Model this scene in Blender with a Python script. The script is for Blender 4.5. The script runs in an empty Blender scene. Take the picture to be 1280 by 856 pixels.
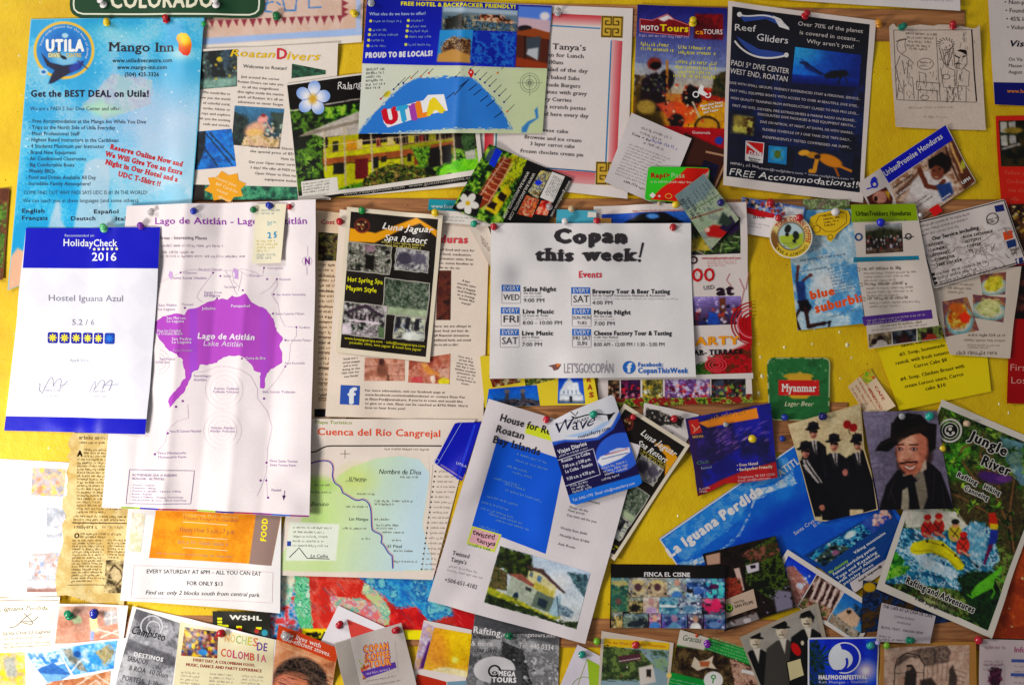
import bpy, math
import numpy as np
from mathutils import Vector

# ------------------------------------------------------------------ camera, light, exposure
S = 0.00117                      # metres per board unit (the board is laid out in units of 1.17 mm)
sc = bpy.context.scene
COL = sc.collection
def W(x, y, z=0.0):              # board unit -> metres; z = millimetres proud of the board
    return ((x-640)*S, -z*0.001, (428-y)*S)

cam = bpy.data.cameras.new('camera'); cam.lens = 57.6; cam.sensor_width = 36; cam.clip_end = 50
co = bpy.data.objects.new('camera', cam); COL.objects.link(co)
co.location = (0, -2.4, 0); co.rotation_euler = (math.radians(90), 0, 0)
sc.camera = co

wd = bpy.data.worlds.new('World'); sc.world = wd; wd.use_nodes = True
wd.node_tree.nodes['Background'].inputs[0].default_value = (0.93, 0.95, 1.0, 1)
wd.node_tree.nodes['Background'].inputs[1].default_value = 0.15

def area(name, loc, target, sx, sy, power, color):
    l = bpy.data.lights.new(name, 'AREA'); l.shape = 'RECTANGLE'; l.size = sx; l.size_y = sy
    l.energy = power; l.color = color
    o = bpy.data.objects.new(name, l); COL.objects.link(o); o.location = loc
    o.rotation_euler = (Vector(target)-Vector(loc)).to_track_quat('-Z', 'Y').to_euler()
    return o
area('window_light', (-1.25, -0.95, -0.42), (-0.10, 0, 0.02), 0.34, 0.30, 13.0, (1.0, 0.95, 0.90))
area('room_light', (-1.75, -1.7, 1.15), (0.25, 0, 0.0), 1.1, 0.8, 23, (1.0, 0.93, 0.87))
sp = bpy.data.lights.new('sun_patch_light', 'SPOT'); sp.energy = 34; sp.spot_size = math.radians(27); sp.spot_blend = 1.0
sp.shadow_soft_size = 0.05; sp.color = (1.0, 0.96, 0.9)
spo = bpy.data.objects.new('sun_patch_light', sp); COL.objects.link(spo); spo.location = (-1.6, -1.1, -0.75)
spo.rotation_euler = (Vector((-0.80, 0, -0.35))-Vector(spo.location)).to_track_quat('-Z', 'Y').to_euler()

sc.view_settings.view_transform = 'Standard'; sc.view_settings.look = 'None'
sc.view_settings.exposure = 0.3; sc.view_settings.gamma = 1.0; sc.view_settings.use_curve_mapping = False

# ------------------------------------------------------------------ colours and noise
def hx(c):
    if isinstance(c, str): return np.array([int(c[i:i+2], 16)/255 for i in (0, 2, 4)])
    return np.array(c, float)
def lin(c):
    c = np.clip(c, 0, 1); return np.where(c <= 0.04045, c/12.92, ((c+0.055)/1.055)**2.4)
rs0 = np.random.RandomState(5); TB = rs0.rand(256, 256)
def ink(c):                        # printing inks: a little more contrast and saturation than the colours noted
    c = np.clip(c, 0, 1); c = c*.42+.58*c*c*(3-2*c); l = (c*[.3, .59, .11]).sum(-1, keepdims=True); return np.clip(l+(c-l)*1.14, 0, 1)
def vnoise(x, y):
    xi = np.floor(x).astype(int); yi = np.floor(y).astype(int); fx = x-xi; fy = y-yi
    fx = fx*fx*(3-2*fx); fy = fy*fy*(3-2*fy)
    a = TB[yi % 256, xi % 256]; b = TB[yi % 256, (xi+1) % 256]; c = TB[(yi+1) % 256, xi % 256]; d = TB[(yi+1) % 256, (xi+1) % 256]
    return (a*(1-fx)+b*fx)*(1-fy)+(c*(1-fx)+d*fx)*fy
def fbm(x, y, sc_, o=3, seed=0):
    v = 0; t = 0; a = 1.0
    for k in range(o):
        v = v+a*vnoise(x/sc_+seed*17.3+k*31, y/sc_+seed*7.7+k*53); t += a; a *= .55; sc_ = sc_/2.1
    return v/t

# ------------------------------------------------------------------ materials
def nn(nt, t, **k):
    n = nt.nodes.new(t)
    for a, b in k.items(): setattr(n, a, b)
    return n
def print_mat(name, rough, spec, fibre, bump, coat=0.0):
    m = bpy.data.materials.new(name); m.use_nodes = True; nt = m.node_tree; b = nt.nodes['Principled BSDF']
    at = nn(nt, 'ShaderNodeVertexColor', layer_name='Col'); tc = nn(nt, 'ShaderNodeTexCoord')
    n1 = nn(nt, 'ShaderNodeTexNoise'); n1.inputs['Scale'].default_value = 260; n1.inputs['Detail'].default_value = 4
    n2 = nn(nt, 'ShaderNodeTexNoise'); n2.inputs['Scale'].default_value = 9; n2.inputs['Detail'].default_value = 5
    nt.links.new(tc.outputs['Object'], n1.inputs['Vector']); nt.links.new(tc.outputs['Object'], n2.inputs['Vector'])
    mr = nn(nt, 'ShaderNodeMapRange'); mr.inputs['From Min'].default_value = .3; mr.inputs['From Max'].default_value = .7
    mr.inputs['To Min'].default_value = 1-fibre; mr.inputs['To Max'].default_value = 1+fibre*.4
    nt.links.new(n1.outputs['Fac'], mr.inputs['Value'])
    mr2 = nn(nt, 'ShaderNodeMapRange'); mr2.inputs['From Min'].default_value = .3; mr2.inputs['From Max'].default_value = .7
    mr2.inputs['To Min'].default_value = .93; mr2.inputs['To Max'].default_value = 1.02
    nt.links.new(n2.outputs['Fac'], mr2.inputs['Value'])
    mu = nn(nt, 'ShaderNodeMath', operation='MULTIPLY'); nt.links.new(mr.outputs[0], mu.inputs[0]); nt.links.new(mr2.outputs[0], mu.inputs[1])
    vm = nn(nt, 'ShaderNodeVectorMath', operation='SCALE'); nt.links.new(at.outputs['Color'], vm.inputs[0]); nt.links.new(mu.outputs[0], vm.inputs['Scale'])
    nt.links.new(vm.outputs[0], b.inputs['Base Color'])
    b.inputs['Roughness'].default_value = rough; b.inputs['Specular IOR Level'].default_value = spec
    b.inputs['Coat Weight'].default_value = coat; b.inputs['Coat Roughness'].default_value = .18
    bp = nn(nt, 'ShaderNodeBump'); bp.inputs['Strength'].default_value = bump; bp.inputs['Distance'].default_value = .002
    n3 = nn(nt, 'ShaderNodeTexNoise'); n3.inputs['Scale'].default_value = 22; n3.inputs['Detail'].default_value = 3
    nt.links.new(tc.outputs['Object'], n3.inputs['Vector'])
    nt.links.new(n3.outputs['Fac'], bp.inputs['Height']); nt.links.new(bp.outputs[0], b.inputs['Normal'])
    return m
MATS = {'paper': print_mat('plain_paper', .8, .25, .03, .35),
        'gloss': print_mat('glossy_print', .33, .28, .03, .22),
        'lam': print_mat('laminated_print', .22, .5, .02, .30, .35),
        'card': print_mat('card_stock', .6, .35, .04, .15),
        'news': print_mat('newsprint', .9, .1, .09, .6)}

def simple_mat(name, col, rough=.4, trans=0.0, spec=.5, vary=.12, sub=0.0):
    m = bpy.data.materials.new(name); m.use_nodes = True; nt = m.node_tree; b = nt.nodes['Principled BSDF']
    c = lin(hx(col)); n1 = nn(nt, 'ShaderNodeTexNoise'); n1.inputs['Scale'].default_value = 160
    tc = nn(nt, 'ShaderNodeTexCoord'); nt.links.new(tc.outputs['Object'], n1.inputs['Vector'])
    cr = nn(nt, 'ShaderNodeMix', data_type='RGBA')
    cr.inputs['A'].default_value = (*(c*(1-vary)), 1); cr.inputs['B'].default_value = (*np.minimum(c*(1+vary), 1), 1)
    nt.links.new(n1.outputs['Fac'], cr.inputs['Factor']); nt.links.new(cr.outputs['Result'], b.inputs['Base Color'])
    b.inputs['Roughness'].default_value = rough; b.inputs['Transmission Weight'].default_value = trans
    b.inputs['Specular IOR Level'].default_value = spec; b.inputs['Subsurface Weight'].default_value = sub
    return m

# ------------------------------------------------------------------ relief of the pile: mm above the board, 2-unit raster
HX0, HY0, HS = -120, -120, 2
HW, HH = 760, 550
H = np.zeros((HH, HW))
GX, GY = np.meshgrid(HX0+HS*np.arange(HW), HY0+HS*np.arange(HH))
def inside(P, X, Y):
    r = np.zeros(X.shape, bool); n = len(P)
    for i in range(n):
        x0, y0 = P[i]; x1, y1 = P[(i+1) % n]
        if y0 == y1: continue
        c = ((y0 > Y) != (y1 > Y)) & (X < (x1-x0)*(Y-y0)/(y1-y0)+x0); r ^= c
    return r
def segdist(P, X, Y, closed=True):
    d = np.full(X.shape, 1e9); n = len(P)
    for i in range(n if closed else n-1):
        x0, y0 = P[i]; x1, y1 = P[(i+1) % n]; dx, dy = x1-x0, y1-y0; L = dx*dx+dy*dy+1e-9
        t = np.clip(((X-x0)*dx+(Y-y0)*dy)/L, 0, 1)
        d = np.minimum(d, np.hypot(X-x0-t*dx, Y-y0-t*dy))
    return d
def box1(a, r, ax):
    c = np.cumsum(np.concatenate([np.repeat(np.take(a, [0], ax), r+1, ax), a, np.repeat(np.take(a, [-1], ax), r, ax)], ax), ax)
    n = a.shape[ax]; return (np.take(c, np.arange(2*r+1, 2*r+1+n), ax)-np.take(c, np.arange(0, n), ax))/(2*r+1)
def blur(a, r): return box1(box1(a, r, 0), r, 1)
def maxf(a, r):
    o = a.copy()
    for k in range(1, r+1):
        o[:, k:] = np.maximum(o[:, k:], a[:, :-k]); o[:, :-k] = np.maximum(o[:, :-k], a[:, k:])
    b = o.copy()
    for k in range(1, r+1):
        o[k:] = np.maximum(o[k:], b[:-k]); o[:-k] = np.maximum(o[:-k], b[k:])
    return o
def bil(F, X, Y):
    x = np.clip((X-HX0)/HS, 0, HW-1.01); y = np.clip((Y-HY0)/HS, 0, HH-1.01)
    xi = x.astype(int); yi = y.astype(int); fx = x-xi; fy = y-yi
    return (F[yi, xi]*(1-fx)+F[yi, xi+1]*fx)*(1-fy)+(F[yi+1, xi]*(1-fx)+F[yi+1, xi+1]*fx)*fy

# ------------------------------------------------------------------ meshes
def link(o, parent=None):
    COL.objects.link(o)
    if parent is not None: o.parent = parent
    return o
def mesh_obj(name, V, F, mat, parent=None, col=None, smooth=True, tag=None):
    V = np.asarray(V, np.float32); me = bpy.data.meshes.new(name)
    if len(F):
        F = np.asarray(F); k = F.shape[1]
        me.vertices.add(len(V)); me.vertices.foreach_set('co', V.ravel())
        me.loops.add(F.size); me.loops.foreach_set('vertex_index', F.ravel().astype(np.int32))
        me.polygons.add(len(F)); me.polygons.foreach_set('loop_start', (np.arange(len(F))*k).astype(np.int32))
        me.polygons.foreach_set('use_smooth', np.full(len(F), smooth))
        me.update(calc_edges=True)
    if col is not None:
        a = me.color_attributes.new('Col', 'FLOAT_COLOR', 'POINT')
        c4 = np.ones((len(V), 4), np.float32); c4[:, :3] = lin(ink(np.asarray(col))); a.data.foreach_set('color', c4.ravel())
    me.materials.append(mat)
    o = bpy.data.objects.new(name, me); link(o, parent)
    return o
def Wa(X, Y, Z):
    return np.stack([(X-640)*S, -Z*.001, (428-Y)*S], -1)

# glyphs of the built-in font
GL = {}
def _outline(s, off=0):
    cu = bpy.data.curves.new('g', 'FONT'); cu.body = s; cu.resolution_u = 2; cu.offset = off; cu.fill_mode = 'FRONT'
    o = bpy.data.objects.new('g', cu); COL.objects.link(o)
    dg = bpy.context.evaluated_depsgraph_get(); dg.update(); me = bpy.data.meshes.new_from_object(o.evaluated_get(dg)); me.calc_loop_triangles()
    v = np.array([q.co[:2] for q in me.vertices]).reshape(-1, 2); t = np.array([q.vertices[:] for q in me.loop_triangles], int).reshape(-1, 3)
    bpy.data.objects.remove(o); bpy.data.curves.remove(cu); bpy.data.meshes.remove(me)
    return v, t
_hh = _outline('HH', 0)[0]; _h = _outline('H', 0)[0]
WHH = _hh[:, 0].max(); CAP = _h[:, 1].max(); HADV = WHH-_h[:, 0].max()
XH = _outline('x', 0)[0][:, 1].max()
def glyph(ch, wt, serif):
    k = (ch, wt, serif)
    if k in GL: return GL[k]
    if ch == ' ':
        GL[k] = (np.zeros((0, 2)), np.zeros((0, 3), int), .30*HADV/.72*1.0); return GL[k]
    v, t = _outline(ch, 0)
    adv = _outline('H'+ch+'H', 0)[0][:, 0].max()-WHH + wt*1.5
    if serif and ch.isalnum() and len(t):
        e = np.sort(np.concatenate([t[:, [0, 1]], t[:, [1, 2]], t[:, [2, 0]]]), 1); u, n = np.unique(e, axis=0, return_counts=True)
        xv, xt = [], []; base = len(v)
        for a, b in u[n == 1]:
            if abs(v[a, 1]-v[b, 1]) > .004: continue
            l = abs(v[a, 0]-v[b, 0]); y = v[a, 1]
            if l > .24 or l < .03: continue
            if not (y < .02 or abs(y-XH) < .03 or y > CAP-.03) or (ch in 'ij' and y > XH+.05): continue
            x0, x1 = sorted((v[a, 0], v[b, 0])); s = .075; hgt = .035 if y < XH/2 else -.035
            i = base+len(xv); xv += [(x0-s, y), (x1+s, y), (x1+s, y+hgt), (x0-s, y+hgt)]; xt += [(i, i+1, i+2), (i, i+2, i+3)]
        if xv: v = np.vstack([v, xv]); t = np.vstack([t, xt])
    GL[k] = (v, t, adv); return GL[k]
def layout(s, wt, serif, sp=0.0):
    V, T, x, b = [], [], 0.0, 0
    for ch in s:
        v, t, a = glyph(ch, wt, serif)
        if len(v): V.append(v+[x, 0]); T.append(t+b); b += len(v)
        x += a+sp
    if not V: return np.zeros((0, 2)), np.zeros((0, 3), int), x
    return np.vstack(V), np.vstack(T), x
def subdiv(V, T, mx):
    for _ in range(3):
        if not len(T): break
        A, B, C_ = V[T[:, 0]], V[T[:, 1]], V[T[:, 2]]
        L = np.max([np.hypot(*(A-B).T), np.hypot(*(B-C_).T), np.hypot(*(C_-A).T)], 0)
        m = L > mx
        if not m.any(): break
        q = T[m]; n = len(V); k = len(q); ab = n+np.arange(k); bc = ab+k; ca = bc+k
        V = np.vstack([V, (V[q[:, 0]]+V[q[:, 1]])/2, (V[q[:, 1]]+V[q[:, 2]])/2, (V[q[:, 2]]+V[q[:, 0]])/2])
        T = np.vstack([T[~m], np.stack([q[:, 0], ab, ca], 1), np.stack([ab, q[:, 1], bc], 1), np.stack([ca, bc, q[:, 2]], 1), np.stack([ab, bc, ca], 1)])
    return V, T

# ------------------------------------------------------------------ painting with geometry colours (printed pictures)
class Cv:
    def __init__(s, quad, step, base):
        q = np.array(quad, float); w = max(np.hypot(*(q[1]-q[0])), np.hypot(*(q[2]-q[3]))); h = max(np.hypot(*(q[3]-q[0])), np.hypot(*(q[2]-q[1])))
        s.nu, s.nv = max(2, int(math.ceil(w/step))+1), max(2, int(math.ceil(h/step))+1)
        u, v = np.meshgrid(np.linspace(0, 1, s.nu), np.linspace(0, 1, s.nv)); s.U, s.V = u, v; s.q = q
        P = (q[0]*(1-u)[..., None]+q[1]*u[..., None])*(1-v)[..., None]+(q[3]*(1-u)[..., None]+q[2]*u[..., None])*v[..., None]
        s.X, s.Y = P[..., 0].copy(), P[..., 1].copy(); s.PX, s.PY = P[..., 0], P[..., 1]; s.C = np.ones(u.shape+(3,))*hx(base); s.rs = np.random.RandomState(int(abs(q.sum())) % 9999)
    def warp(s, a, sc=5.5):
        dx = (fbm(s.PX, s.PY, sc, 3, 21)-.5)*2*a; dy = (fbm(s.PX, s.PY, sc, 3, 37)-.5)*2*a; s.X, s.Y = s.PX+dx, s.PY+dy; s.grain = True; return s
    def finish(s):
        if not getattr(s, 'grain', False): return
        C = s.C; P = np.pad(C, ((1, 1), (1, 1), (0, 0)), mode='edge')
        B = (P[:-2, 1:-1]+P[2:, 1:-1]+P[1:-1, :-2]+P[1:-1, 2:])/4; C = C*.55+B*.45
        g = (fbm(s.PX, s.PY, 9, 3, 61)-.5)*.2+(fbm(s.PX, s.PY, 2.2, 2, 77)-.5)*.2
        s.C = np.clip(C*(1+g[..., None])+g[..., None]*.03, 0, 1)
    def mix(s, m, c):
        m = np.asarray(m)[..., None]; s.C = s.C*(1-m)+hx(c)*m; return s
    def uv(s, u, v):
        q = s.q; return tuple((q[0]*(1-u)+q[1]*u)*(1-v)+(q[3]*(1-u)+q[2]*u)*v)
    def G(s, c0, c1, v0=0, v1=1, ax='v'):      # printed gradient between two inks
        t = np.clip(((s.V if ax == 'v' else s.U)-v0)/(v1-v0), 0, 1)[..., None]
        k = ((s.V if ax == 'v' else s.U) >= v0)[..., None] if v0 > 0 else True
        k2 = ((s.V if ax == 'v' else s.U) <= v1)[..., None] if v1 < 1 else True
        s.C = np.where(k & k2, hx(c0)*(1-t)+hx(c1)*t, s.C) if (v0 > 0 or v1 < 1) else hx(c0)*(1-t)+hx(c1)*t; return s
    def P(s, pts, c, soft=.9, a=1.0, loc=False):
        if loc: pts = [s.uv(*p) for p in pts]
        d = segdist(pts, s.X, s.Y); i = inside(pts, s.X, s.Y)
        return s.mix(a*np.clip(.5+np.where(i, d, -d)/soft, 0, 1), c)
    def R(s, x0, y0, x1, y1, c, soft=.9, a=1.0): return s.P([(x0, y0), (x1, y0), (x1, y1), (x0, y1)], c, soft, a)
    def B(s, u0, v0, u1, v1, c, soft=.9, a=1.0): return s.P([(u0, v0), (u1, v0), (u1, v1), (u0, v1)], c, soft, a, True)
    def E(s, x, y, rx, ry, c, soft=.15, rot=0, a=1.0, loc=False):
        if loc:
            w = np.hypot(*(s.q[1]-s.q[0])); h = np.hypot(*(s.q[3]-s.q[0])); (x, y) = s.uv(x, y); rx *= w; ry *= h
            e = s.q[1]-s.q[0]; rot += math.degrees(math.atan2(e[1], e[0]))
        r = math.radians(rot); dx, dy = s.X-x, s.Y-y; a1 = dx*math.cos(r)+dy*math.sin(r); b1 = -dx*math.sin(r)+dy*math.cos(r)
        d = np.hypot(a1/rx, b1/ry); soft = max(soft, .7/max(rx, ry))
        return s.mix(a*np.clip((1-d)/soft+.5, 0, 1), c)
    def L(s, pts, w, c, a=1.0, loc=False):
        if loc: pts = [s.uv(*p) for p in pts]
        return s.mix(a*np.clip((w/2-segdist(pts, s.X, s.Y, False))/.8+.5, 0, 1), c)
    def F(s, cols, scale=6, reg=None, loc=True, oct=3, seed=1, con=3.2, a=1.0):   # mottled foliage / rock / water out of several inks
        n = fbm(s.X, s.Y, scale, oct, seed)+(fbm(s.X, s.Y, 1.7, 2, seed+4)-.5)*.28; n = np.clip((n-.5)*con+.5, 0, .9999)*(len(cols)-1); i = n.astype(int); f = (n-i)[..., None]
        K = np.array([hx(c) for c in cols]); C2 = K[i]*(1-f)+K[np.minimum(i+1, len(cols)-1)]*f
        if reg is None: m = 1.0*a
        else:
            if loc: reg = [s.uv(*p) for p in reg]
            d = segdist(reg, s.X, s.Y)+(fbm(s.X, s.Y, 5, 2, seed+9)-.5)*5; m = (a*np.clip(.5+np.where(inside(reg, s.X, s.Y), d, -d)/1.2, 0, 1))[..., None]
        s.C = s.C*(1-m)+C2*m; return s
    def burst(s, x, y, r, n, cols, w=2.0):           # a tuft of pointed leaves
        for k in range(n):
            a = s.rs.uniform(0, 6.28); q = r*s.rs.uniform(.6, 1.1); s.E(x+q*.5*math.cos(a), y+q*.5*math.sin(a), q*.5, w*.5, cols[s.rs.randint(len(cols))], .3, math.degrees(a), .95)
        return s
    def D(s, cols, n, r0, r1, reg=(0, 0, 1, 1), asp=1.0, rot=None, a=.85):      # many small dabs
        for k in range(n):
            u, v = s.rs.uniform(reg[0], reg[2]), s.rs.uniform(reg[1], reg[3]); x, y = s.uv(u, v); r = s.rs.uniform(r0, r1)
            s.E(x, y, r*asp, r, cols[s.rs.randint(len(cols))], .3, s.rs.uniform(0, 180) if rot is None else rot, a)
        return s

class Paper:
    def __init__(s, name, cat, label, quad, col='e8e4e4', mat='paper', step=4, thick=.25, group=None, outline=None,
                 bl=4.0, br=4.5, tl=1.0, tr=1.4, b=.8, l=0, r=0, wave=.35, creases=(), drape=11, rad=0, ang=None, gap=.8):
        s.name = name; s.q = np.array(quad, float); q = s.q; s.mat = MATS[mat]; s.thick = thick
        if rad:
            outline = []
            for i in range(4):
                p, a, c = q[i], q[i-1]-q[i], q[(i+1) % 4]-q[i]; a /= np.hypot(*a); c /= np.hypot(*c)
                p0, p2 = p+a*rad, p+c*rad
                for t in np.linspace(0, 1, 6): outline.append(tuple(p0*(1-t)**2+2*p*t*(1-t)+p2*t*t))
        s.outline = outline; s.base = hx(col)
        e = q[1]-q[0]; f = q[2]-q[3]; s.ang = math.degrees(math.atan2(e[1]+f[1], e[0]+f[0])) if ang is None else ang
        P = outline if outline is not None else [tuple(p) for p in q]
        m = inside(P, GX, GY) | (segdist(P, GX, GY) < 2.5)
        y0, y1 = np.where(m.any(1))[0][[0, -1]]; x0, x1 = np.where(m.any(0))[0][[0, -1]]
        pad = 14; y0, y1, x0, x1 = max(0, y0-pad), min(HH, y1+pad), max(0, x0-pad), min(HW, x1+pad)
        sub = H[y0:y1, x0:x1]; X, Y = GX[y0:y1, x0:x1], GY[y0:y1, x0:x1]; mm = m[y0:y1, x0:x1]
        hs = np.where(mm, sub, 0)
        D = blur(blur(maxf(hs, drape), max(1, drape//2)), max(1, drape-1-drape//2-1))
        ex, ey = q[1]-q[0], q[3]-q[0]; det = ex[0]*ey[1]-ex[1]*ey[0]
        U = np.clip(((X-q[0, 0])*ey[1]-(Y-q[0, 1])*ey[0])/det, -.1, 1.1); V = np.clip((ex[0]*(Y-q[0, 1])-ex[1]*(X-q[0, 0]))/det, -.1, 1.1)
        cw = lambda t: np.clip((t-1.25)/.75, 0, 1.2)**2
        z = D+br*cw(U+V)+bl*cw(1-U+V)+tr*cw(U+1-V)+tl*cw(2-U-V)+b*np.clip(V, 0, 1)**3+l*np.clip(1-U, 0, 1)**4+r*np.clip(U, 0, 1)**4
        z += 1.7*wave*(fbm(X, Y, 60, 2, q[0, 0] % 13)-.3)*2
        for ax, pos, amp in creases: z += amp*np.exp(-np.abs((U if ax == 'u' else V)-pos)/.055)
        z = blur(z, 1)
        lift = np.max(np.where(mm, sub-z, -9))+gap; z += max(lift, 0)
        s.Z = np.zeros((HH, HW)); s.Z[y0:y1, x0:x1] = z
        H[y0:y1, x0:x1] = np.where(mm, np.maximum(sub, z+.35), sub)
        s.root = bpy.data.objects.new(name, None); link(s.root)
        c = q.mean(0); s.root.location = W(c[0], c[1], 0); s.loc = np.array(s.root.location)
        s.root['label'] = label; s.root['category'] = cat
        if group: s.root['group'] = group
        s.parts = {}; s.blocks = {}; s.imgs = []
        s.sheet = Cv(quad, step, col); s.step = step
    def img(s, quad, step=1.1, base='808080', name='photo', lvl=1, label=None, outline=None):
        if len(quad) == 4 and not hasattr(quad[0], '__len__'):
            x0, y0, x1, y1 = quad; quad = [(x0, y0), (x1, y0), (x1, y1), (x0, y1)]
        c = Cv(quad, step, base); s.imgs.append((name, c, lvl, label, outline))
        if name == 'photo': c.warp(.9)
        return c
    def sub(s, u0, v0, u1, v1, **k):           # a picture placed in sheet fractions
        f = s.sheet.uv; return s.img([f(u0, v0), f(u1, v0), f(u1, v1), f(u0, v1)], **k)
    def add(s, part, V, T, c, lvl=3):
        if not len(T): return
        if part.endswith('lettering'):           # every block of print is a part of its own
            V_ = np.asarray(V, float); b0, b1 = V_.min(0), V_.max(0); bl = s.blocks.setdefault(part, [])
            k = next((i for i, (m0, m1) in enumerate(bl) if (b0-9 < m1).all() and (b1+9 > m0).all()), None)
            if k is None: bl.append([b0, b1]); k = len(bl)-1
            else: bl[k] = [np.minimum(bl[k][0], b0), np.maximum(bl[k][1], b1)]
            part = part+'#'+str(k)
        if part not in s.parts: s.parts[part] = [[], [], [], 0]
        p = s.parts[part]; V, T = subdiv(np.asarray(V, float), np.asarray(T, int), 6)
        z = bil(s.Z, V[:, 0], V[:, 1])+(lvl-1)*.11
        p[0].append(np.column_stack([V, z])); p[1].append(T+p[3]); p[3] += len(V); p[2].append(np.ones((len(V), 3))*hx(c))
    def T(s, t, x, y, w, h, c='202020', part='lettering', a=None, wt=0.0, serif=False, it=0.0, al='l', jit=0, lvl=3, sp=0.0, loc=False, arc=None, _b=None):
        if loc: x, y = s.sheet.uv(x, y)
        V, T, adv = layout(t, wt, serif, sp)
        if not len(V): return
        if wt > .005 and not _b:               # heavier strokes: the same letters laid over each other, a hair apart
            for k, (dx, dy) in enumerate(((0, 0), (wt, 0), (-wt, 0), (0, wt*.7), (0, -wt*.7), (wt*.7, wt*.5), (-wt*.7, -wt*.5))[:3 if h < 4.5 else 7]):
                s.T(t, x, y, w, h, c, part, a, wt, serif, it, al, jit, lvl+.05*k, sp, False, arc, _b=(dx, dy))
            return
        if _b: V = V+np.array(_b)
        if jit:
            r = np.random.RandomState(len(t)); V = V.copy(); V[:, 1] += .05*jit*np.sin(V[:, 0]*3.1+r.rand()*6); V[:, 0] += .03*jit*np.sin(V[:, 1]*9+V[:, 0]*2)
        k = h/CAP; kx = w/max(V[:, 0].max()-(_b[0] if _b else 0), .01) if w else k
        V = V.copy(); V[:, 0] += it*V[:, 1]
        if arc:                                 # text round a circle (cx, cy, r, start deg, sweep deg)
            cx, cy, r, a0, sw = arc; th = np.radians(a0+sw*V[:, 0]/V[:, 0].max()); R_ = r+V[:, 1]*k*(1 if sw > 0 else -1)
            P = np.stack([cx+R_*np.cos(th), cy+R_*np.sin(th)], 1)
            s.add(part, P, T, c, lvl); return
        ww = V[:, 0].max()*kx; X = V[:, 0]*kx-(0 if al == 'l' else ww/2 if al == 'c' else ww); Y = -V[:, 1]*k
        r = math.radians(s.ang if a is None else a)
        s.add(part, np.stack([x+X*math.cos(r)-Y*math.sin(r), y+X*math.sin(r)+Y*math.cos(r)], 1), T, c, lvl)
    def soft(s, c, f):
        c = hx(c); b = s.base
        return c*(1-f)+b*f if b.mean() > .6 and c.mean() < b.mean() else c
    def M(s, x, y, w, n, lh, h=2.0, c='555555', part='small_lettering', a=None, al='l', lvl=3, loc=False, dens=.8, last=.6, skew=0):
        """n lines of print too small to read: rows of tiny strokes"""
        if loc: x, y = s.sheet.uv(x, y)
        c = s.soft(c, .42); rs = np.random.RandomState(int(x*7+y*13) % 99991); r = math.radians(s.ang if a is None else a); ca, sa = math.cos(r), math.sin(r)
        V, T = [], []
        for i in range(n):
            L = w*(rs.uniform(.86, 1) if i < n-1 or n == 1 else last); x0 = 0 if al == 'l' else (w-L)/2; cx = x0
            while cx < x0+L:
                for _ in range(rs.randint(2, 9)):
                    lw = h*rs.uniform(.5, .75); hh = h*(1 if rs.rand() > .25 else 1.45); yy = i*lh+(h*.4 if rs.rand() < .1 else 0)
                    bars = [(cx, cx+h*.2, yy-hh, yy)]
                    if rs.rand() < dens: bars.append((cx, cx+lw*.85, yy-h, yy-h*.74) if rs.rand() < .5 else (cx, cx+lw*.85, yy-h*.26, yy))
                    if rs.rand() < dens*.6: bars.append((cx+lw*.6, cx+lw*.6+h*.18, yy-h, yy))
                    for a0, a1, b0, b1 in bars:
                        k = len(V); V += [(a0, b0), (a1, b0), (a1, b1), (a0, b1)]; T += [(k, k+1, k+2), (k, k+2, k+3)]
                    cx += lw+h*.2
                    if cx > x0+L: break
                cx += h*.7
        V = np.array(V); V = np.stack([x+V[:, 0]*ca-V[:, 1]*sa, y+V[:, 0]*sa+V[:, 1]*ca], 1)
        s.add(part, V, T, c, lvl)
    def Ln(s, pts, w, c, part='line_work', lvl=2, closed=False):
        if w < 1: c = s.soft(c, .3)
        P = [np.array(p, float) for p in pts]
        if closed: P.append(P[0])
        Q = [P[0]]
        for a, b in zip(P[:-1], P[1:]):
            n = max(1, int(np.hypot(*(b-a))/5)); Q += [a+(b-a)*(k+1)/n for k in range(n)]
        Q = np.array(Q); d = np.gradient(Q, axis=0); d /= np.maximum(np.hypot(d[:, 0], d[:, 1]), 1e-6)[:, None]; nrm = np.stack([-d[:, 1], d[:, 0]], 1)*w/2
        V = np.empty((2*len(Q), 2)); V[0::2] = Q+nrm; V[1::2] = Q-nrm; k = np.arange(len(Q)-1)*2
        s.add(part, V, np.concatenate([np.stack([k, k+1, k+3], 1), np.stack([k, k+3, k+2], 1)]), c, lvl)
    def Dot(s, x, y, r, c, part='line_work', lvl=3, n=10, ry=None):
        t = np.linspace(0, 2*math.pi, n, endpoint=False); ry = ry or r
        V = [(x, y)]+[(x+r*math.cos(q), y+ry*math.sin(q)) for q in t]
        s.add(part, V, [(0, i+1, (i+1) % n+1) for i in range(n)], c, lvl)
    def Ring(s, x, y, r, w, c, part='line_work', lvl=2, n=28, ry=None, a0=0, a1=360):
        ry = ry or r; t = np.radians(np.linspace(a0, a1, n+1)); s.Ln([(x+r*math.cos(q), y+ry*math.sin(q)) for q in t], w, c, part, lvl)
    def Poly(s, pts, c, part='line_work', lvl=2):       # convex or star-shaped about its centroid
        m = np.mean(pts, 0); n = len(pts); s.add(part, [tuple(m)]+list(pts), [(0, i+1, (i+1) % n+1) for i in range(n)], c, lvl)
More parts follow.
